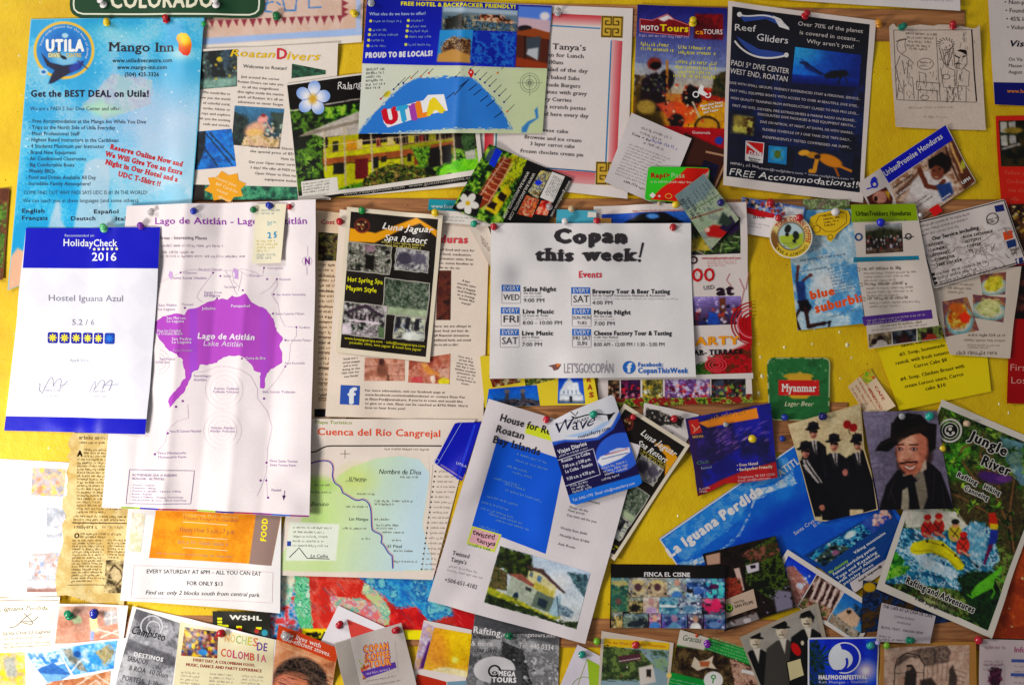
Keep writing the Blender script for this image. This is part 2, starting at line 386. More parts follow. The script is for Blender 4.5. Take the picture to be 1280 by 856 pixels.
    def _grid(s, cv, name, lvl, rim, outline=None):
        cv.finish(); X, Y = cv.PX.ravel().copy(), cv.PY.ravel().copy(); nu, nv = cv.nu, cv.nv
        i = (np.arange(nv-1)[:, None]*nu+np.arange(nu-1)[None]).ravel(); Fq = np.stack([i, i+nu, i+nu+1, i+1], 1)
        if outline is not None:
            P = [tuple(p) for p in outline]; ins = inside(P, X, Y); keep = ins[Fq].any(1); Fq = Fq[keep]
            out = ~ins; best = np.full(X.shape, 1e9); bx, by = X.copy(), Y.copy(); n = len(P)
            for k in range(n):
                x0, y0 = P[k]; x1, y1 = P[(k+1) % n]; dx, dy = x1-x0, y1-y0
                t = np.clip(((X-x0)*dx+(Y-y0)*dy)/(dx*dx+dy*dy+1e-9), 0, 1); px, py = x0+t*dx, y0+t*dy; d = np.hypot(X-px, Y-py)
                g = out & (d < best); best[g] = d[g]; bx[g] = px[g]; by[g] = py[g]
            X, Y = np.where(out, bx, X), np.where(out, by, Y)
        Z = bil(s.Z, X, Y)+lvl*.12; C = cv.C.reshape(-1, 3)
        if outline is not None or True:
            used, inv = np.unique(Fq, return_inverse=True); Fq = inv.reshape(Fq.shape); X, Y, Z, C = X[used], Y[used], Z[used], C[used]
        Vv = Wa(X, Y, Z)
        if rim:
            E_ = np.concatenate([Fq[:, [0, 1]], Fq[:, [1, 2]], Fq[:, [2, 3]], Fq[:, [3, 0]]]); k = np.sort(E_, 1); u, ix, n = np.unique(k, axis=0, return_index=True, return_counts=True)
            be = E_[ix[n == 1]]; bv, inv = np.unique(be, return_inverse=True); inv = inv.reshape(be.shape); base = len(Vv)
            Vb = Vv[bv].copy(); Vb[:, 1] += rim*.001; Vv = np.vstack([Vv, Vv[bv], Vb]); C = np.vstack([C, C[bv]*.96, C[bv]*.96]); m = len(bv)
            Fq = np.vstack([Fq, np.stack([base+inv[:, 1], base+inv[:, 0], base+m+inv[:, 0], base+m+inv[:, 1]], 1)])
        return mesh_obj(name, Vv-s.loc, Fq, s.mat, s.root, C)
    def done(s):
        s._grid(s.sheet, 'sheet', 0, s.thick, s.outline)
        k = 0
        for name, c, lvl, label, outl in s.imgs:
            k += 1; o = s._grid(c, name, 1+.5*k, .1, outl)
            if label: o['label'] = label
        for part, (V, T, C, n) in s.parts.items():
            V = np.vstack(V); mesh_obj(part.split('#')[0], Wa(V[:, 0], V[:, 1], V[:, 2]+.12*(1+.5*k))-s.loc, np.vstack(T)[:, ::-1], s.mat, s.root, np.vstack(C), smooth=False)
        del s.Z
        return s.root

# ------------------------------------------------------------------ pushpins
PINM = {}
def pin_mat(c, clear=False):
    k = (c, clear)
    if k not in PINM: PINM[k] = simple_mat('clear_plastic' if clear else 'pin_plastic', c, .22, .6 if clear else 0, .6)
    return PINM[k]
STEEL = simple_mat('steel_needle', '9a9a9a', .3)
def lathe(prof, n=16):
    V, F = [], []
    for r, z in prof:
        for i in range(n):
            t = 2*math.pi*i/n; V.append((r*math.cos(t), r*math.sin(t), z))
    for j in range(len(prof)-1):
        for i in range(n): F.append((j*n+i, j*n+(i+1) % n, (j+1)*n+(i+1) % n, (j+1)*n+i))
    return V, F
def _me(name, prof, mat):
    V, F = lathe(prof); me = bpy.data.meshes.new(name); me.from_pydata([(x*.001, y*.001, z*.001) for x, y, z in V], [], F)
    for p in me.polygons: p.use_smooth = True
    if mat: me.materials.append(mat)
    me.update(); return me
PIN_PROF = {'ball': ([(1.0, 0), (4.2, .2), (4.7, .8), (4.3, 1.5), (3.1, 1.9), (2.9, 2.6), (4.0, 4.0), (4.4, 5.3), (3.8, 6.8), (2.2, 7.7), (.01, 7.95)], None),
            'push': ([(1.2, 0), (4.4, .3), (4.7, 1.0), (4.2, 1.8), (2.6, 2.6)], [(2.55, 2.5), (2.3, 4.5), (2.5, 7.5), (3.6, 8.6), (4.0, 9.4), (3.7, 10.2), (.01, 10.4)])}
pin_rs = np.random.RandomState(3)
def pin(x, y, c, label, kind='ball', r=1.0, clear=False, tx=None, tz=None):
    z = float(bil(H, np.array([x]), np.array([y]))[0])+.3
    root = bpy.data.objects.new('pushpin', None); link(root); root.location = W(x, y, z)
    t1 = math.radians(pin_rs.uniform(-30, 12) if tx is None else tx); t2 = math.radians(pin_rs.uniform(-26, 26) if tz is None else tz)
    root.rotation_euler = (math.radians(90)+t1, 0, t2); root.scale = (r*1.15, r*1.15, r*1.15)
    root['label'] = label; root['category'] = 'pushpin'; root['group'] = 'pushpins holding the papers'
    a, b = PIN_PROF[kind]
    m = pin_mat(c, clear)
    if b:
        link(bpy.data.objects.new('collar', _me('collar', a, m)), root); link(bpy.data.objects.new('grip', _me('grip', b, m)), root)
    else: link(bpy.data.objects.new('head', _me('head', a, m)), root)
    link(bpy.data.objects.new('needle', _me('needle', [(.45, .4), (.45, -z+.2), (.01, -z-3)], STEEL)), root)

# ------------------------------------------------------------------ the wall and the board
def board_mat():
    m = bpy.data.materials.new('yellow_board_paint'); m.use_nodes = True; nt = m.node_tree; b = nt.nodes['Principled BSDF']
    tc = nn(nt, 'ShaderNodeTexCoord'); n = nn(nt, 'ShaderNodeTexNoise'); n.inputs['Scale'].default_value = 7; n.inputs['Detail'].default_value = 8; n.inputs['Roughness'].default_value = .65
    nt.links.new(tc.outputs['Object'], n.inputs['Vector'])
    r = nn(nt, 'ShaderNodeValToRGB'); r.color_ramp.elements[0].position = .3; r.color_ramp.elements[1].position = .72
    r.color_ramp.elements[0].color = (*lin(hx('d2a400')), 1); r.color_ramp.elements[1].color = (*lin(hx('f2d000')), 1)
    nt.links.new(n.outputs['Fac'], r.inputs['Fac'])
    d = nn(nt, 'ShaderNodeTexNoise'); d.inputs['Scale'].default_value = 2.3; d.inputs['Detail'].default_value = 10; d.inputs['Roughness'].default_value = .8
    nt.links.new(tc.outputs['Object'], d.inputs['Vector']); dr = nn(nt, 'ShaderNodeMapRange'); dr.inputs['From Min'].default_value = .52; dr.inputs['From Max'].default_value = .78
    nt.links.new(d.outputs['Fac'], dr.inputs['Value']); mx = nn(nt, 'ShaderNodeMix', data_type='RGBA'); mx.inputs['B'].default_value = (*lin(hx('a87a10')), 1)
    ml = nn(nt, 'ShaderNodeMath', operation='MULTIPLY'); ml.inputs[1].default_value = .6; nt.links.new(dr.outputs[0], ml.inputs[0]); nt.links.new(ml.outputs[0], mx.inputs['Factor'])
    nt.links.new(r.outputs['Color'], mx.inputs['A']); nt.links.new(mx.outputs['Result'], b.inputs['Base Color'])
    f = nn(nt, 'ShaderNodeTexNoise'); f.inputs['Scale'].default_value = 330; f.inputs['Detail'].default_value = 3
    g = nn(nt, 'ShaderNodeTexVoronoi'); g.inputs['Scale'].default_value = 95
    ad = nn(nt, 'ShaderNodeMath', operation='MULTIPLY_ADD'); ad.inputs[1].default_value = .6
    nt.links.new(tc.outputs['Object'], f.inputs['Vector']); nt.links.new(tc.outputs['Object'], g.inputs['Vector'])
    nt.links.new(g.outputs['Distance'], ad.inputs[0]); nt.links.new(f.outputs['Fac'], ad.inputs[2])
    bp = nn(nt, 'ShaderNodeBump'); bp.inputs['Strength'].default_value = .5; bp.inputs['Distance'].default_value = .0012
    nt.links.new(ad.outputs[0], bp.inputs['Height']); nt.links.new(bp.outputs[0], b.inputs['Normal'])
    b.inputs['Roughness'].default_value = .5; b.inputs['Specular IOR Level'].default_value = .35
    return m
def wood_mat():
    m = bpy.data.materials.new('brown_wood'); m.use_nodes = True; nt = m.node_tree; b = nt.nodes['Principled BSDF']
    tc = nn(nt, 'ShaderNodeTexCoord'); mp = nn(nt, 'ShaderNodeMapping'); mp.inputs['Scale'].default_value = (2, 2, 26)
    nt.links.new(tc.outputs['Object'], mp.inputs['Vector'])
    n = nn(nt, 'ShaderNodeTexNoise'); n.inputs['Scale'].default_value = 5; n.inputs['Detail'].default_value = 9; n.inputs['Distortion'].default_value = 1.2
    nt.links.new(mp.outputs[0], n.inputs['Vector'])
    r = nn(nt, 'ShaderNodeValToRGB'); r.color_ramp.elements[0].position = .28; r.color_ramp.elements[1].position = .74
    r.color_ramp.elements[0].color = (*lin(hx('7a4520')), 1); r.color_ramp.elements[1].color = (*lin(hx('c98a52')), 1)
    nt.links.new(n.outputs['Fac'], r.inputs['Fac']); nt.links.new(r.outputs['Color'], b.inputs['Base Color'])
    bp = nn(nt, 'ShaderNodeBump'); bp.inputs['Strength'].default_value = .4; bp.inputs['Distance'].default_value = .001
    nt.links.new(n.outputs['Fac'], bp.inputs['Height']); nt.links.new(bp.outputs[0], b.inputs['Normal']); b.inputs['Roughness'].default_value = .55
    return m
YEL, WOOD = board_mat(), wood_mat()
def slab(name, x0, y0, x1, y1, z0, z1, mat, parent=None, skew=0, bev=.0015):
    import bmesh
    bm = bmesh.new(); P = [(x0, y0), (x1, y0+skew), (x1, y1+skew), (x0, y1)]
    v = [bm.verts.new(W(x, y, z1)) for x, y in P]+[bm.verts.new(W(x, y, z0)) for x, y in P]
    for f in ((0, 3, 2, 1), (4, 5, 6, 7), (0, 1, 5, 4), (1, 2, 6, 5), (2, 3, 7, 6), (3, 0, 4, 7)): bm.faces.new([v[i] for i in f])
    bmesh.ops.recalc_face_normals(bm, faces=bm.faces)
    bmesh.ops.bevel(bm, geom=list(bm.edges), offset=bev, segments=2, affect='EDGES')
    me = bpy.data.meshes.new(name); bm.to_mesh(me); bm.free(); me.materials.append(mat)
    o = bpy.data.objects.new(name, me); link(o, parent); return o
wl = slab('wall', -1400, -900, 2700, 1700, -60, -24, simple_mat('wall_plaster', 'c9b98a', .9)); wl['kind'] = 'structure'
bd = bpy.data.objects.new('notice_board', None); link(bd)
bd['label'] = 'yellow painted notice board with brown wooden rails behind all the papers'; bd['category'] = 'notice board'
slab('panel', -420, -300, 1700, 1160, -22, 0, YEL, bd)
for x0, y0, x1, y1, sk in ((455, 1, 1207, 41, 12), (120, 247, 1420, 286, 3), (560, 503, 1060, 566, 0), (80, 768, 1400, 804, 10)):
    slab('rail', x0, y0, x1, y1, -1, 2.2, WOOD, bd, sk, .0006)
    m = (GX > x0) & (GX < x1) & (GY > y0+sk*(GX-x0)/(x1-x0)) & (GY < y1+sk*(GX-x0)/(x1-x0)); H[m] = 2.3
# dried drops and chips of pale paint on the yellow board
rs = np.random.RandomState(11); V, F = [], []
spots = [(1019, 412, 1.5), (1050, 415, 2), (981, 434, 2), (1016, 430, 2), (951, 446, 2.2), (953, 470, 3), (949, 492, 3), (1065, 447, 1.6), (1051, 473, 1.4), (1060, 431, 3.4), (23, 69, 1.8), (26, 119, 1.2),
         (1251, 758, 1.8), (1275, 747, 2), (1264, 762, 1.4), (1266, 775, 1.8), (1250, 505, 2), (1262, 516, 2), (20, 505, 2), (60, 560, 2), (848, 645, 1.6)]
for _ in range(170): spots.append((rs.uniform(0, 1280), rs.uniform(0, 856), rs.uniform(.4, 1.3)))
for x, y, r in spots:
    n = 7; b = len(V); V.append(W(x, y, r*.55))
    for k in range(n):
        t = 2*math.pi*k/n; q = r*rs.uniform(.7, 1.2); V.append(W(x+q*math.cos(t)*.8, y+q*math.sin(t)*1.15, -.05))
    for k in range(n): F.append((b, b+1+(k+1) % n, b+1+k))
HV, HF = [], []
for _ in range(420):
    x, y, r = rs.uniform(0, 1280), rs.uniform(0, 856), rs.uniform(.35, .8); b_ = len(HV)
    zz = 2.24 if bil(H, np.array([x]), np.array([y]))[0] > 2.2 else .05
    HV += [W(x+r*math.cos(k*math.pi/3), y+r*math.sin(k*math.pi/3), zz) for k in range(6)]; HF.append(tuple(b_+5-k for k in range(6)))
hm = bpy.data.meshes.new('pin_holes'); hm.from_pydata(HV, [], HF); hm.materials.append(simple_mat('dark_hole', '2a1a08', .9)); ho = bpy.data.objects.new('pin_holes', hm); link(ho, bd); ho['kind'] = 'stuff'
me = bpy.data.meshes.new('paint_drops'); me.from_pydata(V, [], F); me.materials.append(simple_mat('pale_paint', 'e9dfa8', .25))
o = bpy.data.objects.new('paint_drops', me); link(o, bd); o['kind'] = 'stuff'

GREENS = ['12200c', '24401a', '3f6a22', '6f9a34', '9cb84e']
# ------------------------------------------------------------------ papers, from the board outwards
# --- abstract painting low on the board
p = Paper('painting', 'painting', 'abstract painting in red, green and blue swirls with a yellow strip along its bottom', [(338, 700), (622, 712), (620, 800), (336, 796)], 'c04038', 'gloss', step=1.3, thick=1.5)
c = p.sheet
c.F(['b8382c', 'cc5444', 'c46458', 'a83830'], 26)
c.P([(330, 700), (362, 700), (372, 800), (330, 800)], '4f88a8', 6); c.F(['2c5f94', '5b9cc0', 'c0b0c8', 'c04a48'], 9, [(338, 700), (366, 700), (378, 800), (338, 800)], False)
c.F(['e8dcc0', 'c9dccc', '8abfa0'], 7, [(350, 712), (372, 712), (362, 756), (352, 756)], False)
c.F(['5fae80', '8fd0a8', '2f8a68', 'b6dcc4'], 10, [(368, 718), (386, 722), (388, 760), (392, 786), (376, 786), (368, 760)], False)
c.F(['d07a78', 'b890b0', 'c6d0b0', 'd89080', '7ab0a0'], 8, [(412, 745), (452, 748), (482, 762), (490, 780), (470, 778), (438, 766), (414, 764)], False)
c.F(['c9d8a8', '6fb0a0', 'e0a898', 'b0c890'], 6, [(455, 728), (472, 738), (488, 762), (492, 782), (482, 780), (470, 758), (452, 740)], False)
c.F(['2c70b0', '3c8cc0', '5ca8c4', '28609c', '7cbcc4'], 16, con=2.2, reg=[(434, 712), (600, 722), (610, 768), (560, 770), (526, 780), (500, 762), (478, 744), (462, 732)], loc=False)
c.P([(562, 750), (600, 752), (622, 764), (622, 790), (572, 786)], 'b02028', 5)
c.F(['a81c24', 'd04038'], 12, [(488, 760), (520, 758), (536, 776), (520, 790), (486, 788)], False)
c.P([(378, 785), (530, 787), (530, 800), (378, 799)], 'e8d800', 1)
c.D(['202010'], 14, 1.5, 2.6, (.17, .93, .3, 1), 1.4); c.D(['e0d0c0', '60a098', 'c88078', '3878a8'], 160, .5, 1.1, (.05, .1, .95, .9), 8, 50, .25)
p.done()

# --- hand painted sign with bunting
p = Paper('hand_painted_sign', 'sign', 'beige hand painted sign with maroon bunting and a pale blue stripe, beside the green plate', [(236, -40), (456, -44), (452, 53), (244, 68)], 'cdb2a6', 'paper', step=1.4, thick=1.0, creases=[('u', .35, .5)])
c = p.sheet
c.F(['c4a898', 'd4bcb0', 'caae9e'], 30, con=2, a=.8)
c.P([(236, 49), (456, 35), (456, 44), (440, 45), (350, 49), (236, 58)], '9fb4dc', 1.5); c.P([(445, -44), (451, -44), (451, 40), (445, 42)], 'a9b8d8', 1.5)
c.P([(236, 58), (350, 50), (460, 44), (460, 70), (236, 75)], 'e2d8cc', 1.5)
for k in range(17):
    x = 261+k*10; y = 25.5-k*.4
    c.P([(x, y), (x+7+(k % 3), y-.5), (x+4+(k % 2), y+9+(k*7 % 3))], '8a4450', 1)
for y in (-8, 0, 8, 14): c.P([(427, y), (427, y+9), (436, y+4)], '8a4450', 1)
for L_ in ([(335, -6), (331, 14)], [(331, 14), (340, 15)], [(325, 6), (341, 2)], [(352, -6), (356, 13), (369, 13), (371, -6)], [(386, -8), (386, 10), (401, 9)], [(346, 3), (350, 6)]): c.L(L_, 2, '4f82b4')
p.Ln([(427, -30), (427, 20)], .5, 'a08078'); p.done()

# --- dive flyer behind the flower postcard
p = Paper('dive_flyer', 'flyer', 'Roatan Divers flyer with a pink fish picture and an orange star', [(243, 63), (423, 54), (414, 250), (236, 250)], 'ddd2c8', 'card', creases=[('u', .32, .5)], r=1)
c = p.img([(246, 66), (297, 62), (296, 108), (244, 112)], 1, '303c40'); c.F(['1c2426', '38464a', '56625c', '2a3030'], 9); c.P([(244, 100), (296, 96), (296, 108), (244, 112)], '8fb0a4', 5, .8); c.E(275, 75, 4, 3, 'd8c040'); c.D(['d0b040', '90a8a0'], 14, .8, 1.6); c.E(283, 72, 6, 14, '7088a0', .8, a=.5)
p.T('Roatan', 287, 71, 55, 8.5, 'd8b414', 'heading_lettering', a=2, it=.25, wt=.02, jit=.6); p.T('D', 345, 74, 13, 13, 'b83848', 'heading_lettering', a=2, wt=.03); p.T('ivers', 357, 75, 41, 10, 'd8b414', 'heading_lettering', a=2, it=.25, wt=.02, jit=.6)
p.T('Welcome to Roatan!', 304, 85, 54, 4, '5a5450', 'lettering', a=3)
for i, t in enumerate(['Just around the corner', 'Roatan Divers can take you', 'to all the magnificent', 'dive sights inside the marine', 'park of Roatan. It’s all an', 'adventure to never forget']): p.T(t, 325, 99+i*6.3, (48, 57, 46, 58, 56, 57)[i], 3, '6a605c', 'lettering', a=4, al='c')
for i, t in enumerate(['We would like to', 'show you the world', 'of colorful coral,', 'turtles, lobster or', 'rays and explore', 'with you the exciting', 'reefs and wrecks.']): p.T(t, 287, 119+i*6.6, (34, 41, 34, 34, 36, 42, 34)[i], 2.9, '6a605c', 'lettering', a=4, al='r')
c = p.img([(365, 80), (407, 88), (407, 93), (364, 98)], 1.2, '2c5a48'); c.F(['1a3c34', '3f7058', '28503c'], 6)
c = p.img([(293, 132), (355, 136), (349, 186), (289, 181)], 1, '48646c', label='picture of a pink fish on a reef'); c.G('4d7c9c', '2c3838'); c.F(['1e2a2c', '3c4c48', '26302e'], 8, [(0, .15), (.3, .3), (.3, 1), (0, 1)]); c.F(['2a3836', '46544c'], 8, [(.75, .1), (1, .1), (1, .6), (.8, .6)])
c.E(319, 162, 14, 9, 'd8a890', .5, -20); c.E(328, 149, 7, 5, 'd89890', .4, -30); c.E(318, 166, 11, 5, 'd8b078', .5); c.L([(332, 150), (340, 166)], 1.5, 'd8a098'); c.F(['c8a890', 'e0c8a0', 'a89068'], 5, [(.25, .78), (.6, .68), (1, .8), (1, 1), (.2, 1)]); c.D(['b8c8b8', 'd0b8a0'], 18, 1, 2.2, (.6, .4, 1, .75)); c.E(329, 144, 3, 2, '803838')
c = p.img([(240, 165), (289, 161), (295, 208), (240, 213)], 1, '1c6cb0'); c.F(['1a68b0', '2a80c4', '1c5c98'], 14); c.F(['18242c', '2a3c44'], 6, [(0, 0), (.35, 0), (.3, .5), (.1, 1), (0, 1)])
for a_, b_ in (((255, 165), (290, 206)), ((262, 166), (293, 200)), ((250, 178), (272, 208))): c.L([a_, b_], 1.6, '203038')
for i, t in enumerate(['Never dive before? Discover', 'the special price of $55 and', 'Vista Guests.', 'Get your Open water certificate', '3 days! We offer all PADI courses', 'Open Water to Dive master', 'equipment included!']): p.T(t, 378 if i else 370, 188+i*6.8, (60, 66, 28, 68, 66, 60, 48)[i], 3, '6a605c', 'lettering', a=4, al='r')
c = p.img([(236, 231), (374, 234), (372, 250), (236, 250)], 1.2, '2c6a58'); c.F(['1e5048', '3c8468', '6aa080', '2a6454'], 8); c.P([(236, 231), (256, 231), (256, 250), (236, 250)], '28201c')
st = []
for k in range(16):
    t = 2*math.pi*k/16-.2; r = 26 if k % 2 == 0 else 19; st.append((282+r*math.cos(t)*1.02, 234+r*math.sin(t)*.8))
p.Poly(st, 'e0a02c', 'star_burst', 2)
for i, t in enumerate(['Present your', 'BIP Card for', 'Hotel', 'discount']): p.T(t, 268+i*1.5, 223+i*8, 30 if i != 2 else 14, 3.6, 'f6dcae', 'lettering', a=22)
p.done()

# --- white sheet at the very top
p = Paper('paper_sheet', 'sheet', 'blank white sheet whose bottom edge hangs over the top wooden rail', [(932, -40), (1198, -40), (1199, 15), (934, -3)], 'dcd4d0'); p.M(1150, 2, 40, 1, 5, 1.5, 'b8a8c8'); p.done()

# --- restaurant menu with red frame
p = Paper('menu', 'menu', 'white Tanya’s menu with a red faded frame and gold Greek key corners', [(600, 3), (791, 11), (784, 249), (590, 226)], 'ddd2ce', creases=[('v', .45, .4)], br=3)
def band(q, ax, c0, c1, nm='frame_band'):
    c = p.img(q, 3, c0, nm); c.G(c0, c1, ax=ax)
band([(690, 17), (752, 20), (751, 33), (690, 31)], 'v', 'b84850', 'dfc0bc'); band([(765, 50), (778, 52), (771, 204), (760, 202)], 'u', 'dcb0b0', 'b85058')
band([(608, 206), (744, 216), (743, 231), (607, 220)], 'v', 'c46a70', 'd4a0a0'); band([(608, 30), (620, 30), (616, 205), (605, 205)], 'u', 'b03c48', 'c86a6c')
p.Ln([(620, 32), (690, 32.5), (750, 36)], 1.4, '3c86ac'); p.Ln([(764, 51), (757, 203)], 1.4, '3c86ac'); p.Ln([(624, 35), (619, 205)], 1.4, '2f8a90'); p.Ln([(618, 205), (745, 215)], 1.4, '2c6c94')
def greek(x, y, s_, r):
    c = p.img([(x, y), (x+s_, y+1), (x+s_-1, y+s_+1), (x-1, y+s_)], 1, 'c8a850', 'corner_key')
    for sx in (0, 1):
        for sy in (0, 1):
            f = lambda u, v: ((u if not sx else 1-u), (v if not sy else 1-v))
            c.L([f(*q) for q in ((.04, .48), (.04, .05), (.46, .05), (.46, .4), (.2, .4), (.2, .24), (.32, .24))], 1.5, '3a2c12', loc=True)
greek(752, 20, 27, 0); greek(745, 202, 29, 0)
p.T('Twisted Tanya’s', 640, 59, 92, 7, '38302e', 'heading_lettering', serif=True, a=3)
for i, (t, x, w) in enumerate([('Open for Lunch', 672, 58), ('10:00am', 676, 28), ('Salad of the day', 680, 55), ('Fresh baked Subs', 668, 56), ('Homemade Burgers', 662, 63), ('Poutines with gravy', 668, 66), ('Curry Curries', 668, 46), ('from scratch pastas', 668, 64), ('served here every day', 664, 72)]):
    p.T(t, x, 70+i*9.2, w, 4.6, '4a4240', 'lettering', serif=True, a=3)
for i, (t, x, w) in enumerate([('cheese cake', 670, 40), ('Brownie and ice cream', 655, 72), ('3 layer carrot cake', 662, 56), ('Frozen choclate cream pie', 650, 79)]): p.T(t, x, (164, 173, 181.5, 190.5)[i], w, 4.4, '4a4240', 'lettering', serif=True, a=4)
p.done()

# --- motorcycle tour flyer
p = Paper('tour_flyer', 'flyer', 'motorcycle tours flyer with a rider in a dusty landscape, beside the red framed menu', [(797, 6), (909, 11), (908, 187), (789, 180)], '503050', 'gloss', br=2)
c = p.img(p.q, 1.05, '40386a'); c.G('26246c', '7a84a8', 0, .42); c.G('9ca4b4', 'b8a890', .42, .62); c.G('b07a40', 'c89028', .62, 1)
c.F(['6a5a48', '8a7858', '4a3c30'], 6, [(0, .5), (.35, .52), (.4, .64), (0, .66)]); c.F(['a03018', '8a3020', 'c05028'], 6, [(.55, .56), (1, .58), (1, .68), (.5, .66)]); c.F(['3a3420', '5a5030', '28301c'], 5, [(.86, .48), (1, .44), (1, .64), (.84, .62)])
c.P([(.02, .58), (.3, .6), (.3, .75), (.4, 1), (0, 1)], '504018', 6, loc=True); c.F(['e0a818', 'b88820', 'c89838'], 9, [(.5, .68), (1, .66), (1, .93), (.4, .9)])
c.E(833, 100, 10, 14, '201820', .25, 15); c.P([(802, 100), (820, 90), (828, 96), (832, 120), (842, 132), (836, 140), (810, 138), (800, 124)], '2a1c20', 3); c.E(818, 80, 9, 8, '803c30', .3); c.E(820, 82, 7, 4.5, '140c10', .3); c.E(808, 134, 12, 9, 'a08848', .4)
c.L([(834, 76), (834, 125)], 3, 'a87838'); c.P([(820, 130), (846, 126), (860, 136), (854, 156), (838, 150)], 'b8583c', 3); c.P([(842, 128), (878, 124), (868, 152), (852, 158)], 'd05828', 4, .8); c.P([(852, 118), (862, 105), (872, 110), (878, 124), (870, 136), (856, 130)], '1c1418', 3)
c.L([(866, 128), (880, 158)], 2.5, 'c8b8a0'); c.E(884, 158, 16, 13, '2a2018', .12); c.E(884, 158, 13.5, 10.5, 'c09030', .2); c.E(846, 152, 9, 10, '241c1c', .3); c.D(['281c1c', 'c05030', 'e0d0b0', '903020'], 40, .8, 2.2, (.3, .55, .75, .85))
c.D(['382c44', '101020', '6c7458'], 50, 1, 2.5, (.1, .5, .35, .62))
c.P([(780, 155), (909, 161), (909, 190), (780, 185)], 'a01424', 1); c.E(899, 176, 5, 5, '2c4c98')
c.P([(869, 18), (904, 18), (903, 50), (868, 48)], '701020', 2); c.F(['8a1820', '4a0c18'], 8, [(868, 18), (904, 18), (903, 50), (868, 48)], False, a=.6)
c.P([(800, 24), (815, 26), (834, 18), (842, 24), (863, 32), (862, 46), (800, 40)], '7a1c28', 1.5); c.P([(822, 24), (835, 18.5), (843, 25), (836, 24), (830, 27)], 'e8e0e0', 1)
p.Ln([(800, 24), (815, 26), (834, 18), (843, 25), (862, 32), (861, 46), (800, 40)], .8, 'd87878', closed=True)
p.T('MOTO', 801, 38, 22, 6, 'f0ecec', 'heading_lettering', wt=.03, a=2); p.T('Tours', 825, 39, 35, 8, 'e8cc30', 'heading_lettering', wt=.04, a=2); p.T('ca', 869, 43, 10, 6, 'e8982c', 'heading_lettering', wt=.02, a=1); p.T('TOURS', 879, 43, 24, 6, 'f0ecec', 'heading_lettering', a=1)
p.M(799, 46, 64, 1, 5, 2.4, 'b8b0d0', a=2)
for x, y, w in ((801, 57, 35), (801, 63, 43), (848, 61, 45), (848, 67, 52), (845, 79, 52), (844, 85, 54), (848, 91, 44), (842, 96, 60)): p.M(x, y, w, 1, 5, 3.1, 'e8dc50', a=3)
p.T('Guatemala', 865, 167, 23, 3.4, 'e8d0d0', a=2)
p.Ring(870, 118, 3.4, 1.4, 'f0f0f0'); p.Ring(885, 118.5, 3.4, 1.4, 'f0f0f0'); p.Poly([(872, 116), (876, 105), (880, 108), (879, 113), (888, 117), (880, 120)], 'f0f0f0', 'logo'); p.Poly([(880, 114), (889, 113), (886, 118)], 'c02020', 'logo', 3)
for i in range(3): p.T(('More than Tours', 'Much ’n Much', 'and Tours')[i], 876+i*2, 134+i*4, (28, 26, 18)[i], 2.8, 'f0f0f0', a=-11, wt=.05)
p.done()

# --- brown postcard
p = Paper('postcard', 'postcard', 'dark brown postcard with a bordered night picture, poking out below the motorcycle flyer', [(856, 166), (916, 193), (893, 243), (834, 222)], '4a2a20', 'gloss')
p.Ln([(882, 190), (910, 196), (892, 238)], 2.5, 'a88870'); c = p.img([(880, 200), (899, 207), (890, 234), (868, 226)], 1.3, '181430'); c.F(['141028', '24204a'], 8); p.done()

# --- dark dive poster
p = Paper('dive_poster', 'poster', 'dark blue Reef Gliders dive center poster with a white border and a yellow turtle', [(910, 2), (1095, 26), (1078, 254), (903, 232)], 'd8ccc6', 'card', b=2.5, br=2)
c = p.img([(915, 9), (1087, 31), (1074, 241), (907, 221)], 1.15, '121838'); c.G('14121c', '182450', 0, .6); c.F(['14183a', '1c3468', '101428'], 40, [(.2, .35), (1, .3), (1, .8), (.1, .85)], a=.8); c.F(['101428', '141a34'], 30, [(0, .78), (1, .78), (1, 1), (0, 1)], con=2)
c = p.img([(994, 59), (1077, 69), (1074, 109), (990, 104)], 1, '1468b8', label='picture of a diver in deep blue water'); c.G('2078c8', '0c2c74', ax='u'); c.E(1003, 64, 22, 14, '50a8c8', 1.2, a=.6); c.G('0c3c90', '0a1c5a', .75, 1)
c.P([(1030, 94), (1040, 88), (1058, 88), (1062, 93), (1050, 97), (1034, 98)], '181420', 2); c.P([(1001, 73), (1012, 82), (1030, 92), (1028, 95), (1008, 86)], '12306c', 2); c.L([(1028, 93), (1008, 78)], 1.6, '101c40'); c.L([(1052, 96), (1048, 104)], 2, '181420'); c.L([(1056, 95), (1060, 103)], 1.4, '181420'); c.L([(1012, 82), (1001, 78)], 2.5, '0e2450')
c = p.img([(914, 141), (946, 145), (943, 172), (911, 168)], 1, '28200c'); c.F(['b8b05c', 'd8d080', '8a8440', '5c3418', '3c2410'], 7); c.E(922, 152, 9, 12, 'd0c870', .8, a=.6); c.mix(np.clip(np.maximum(np.abs(c.U-.5), np.abs(c.V-.5))*6-2, 0, 1), '151a34')
c = p.img([(932, 177), (955, 179), (953, 204), (931, 201)], 1, 'c02420', 'dive_flag_sticker'); c.L([(933, 180), (952, 194)], 3, 'e8e0e0'); c.B(0, .66, 1, 1, 'e4e0dc'); p.Ln([(932, 177), (955, 179), (953, 204), (931, 201)], 1, 'e8e0e0', closed=True)
p.T('DAN', 935, 194, 16, 5, 'e8e0e0', wt=.05, lvl=4); p.T('Business', 935, 199, 15, 2, '202020', wt=.05, lvl=4); p.T('Member', 936, 202, 12, 2, '202020', wt=.05, lvl=4)
c = p.img([(961, 182), (984, 184), (983, 206), (960, 203)], 1, '2a7ca8', 'logo'); c.E(972, 193, 9, 9, '3c90b8'); c.E(972, 193, 4, 5, '586820', .3); c.L([(966, 188), (978, 199)], 1.2, '6a7838'); c.L([(978, 187), (966, 199)], 1.2, '6a7838')
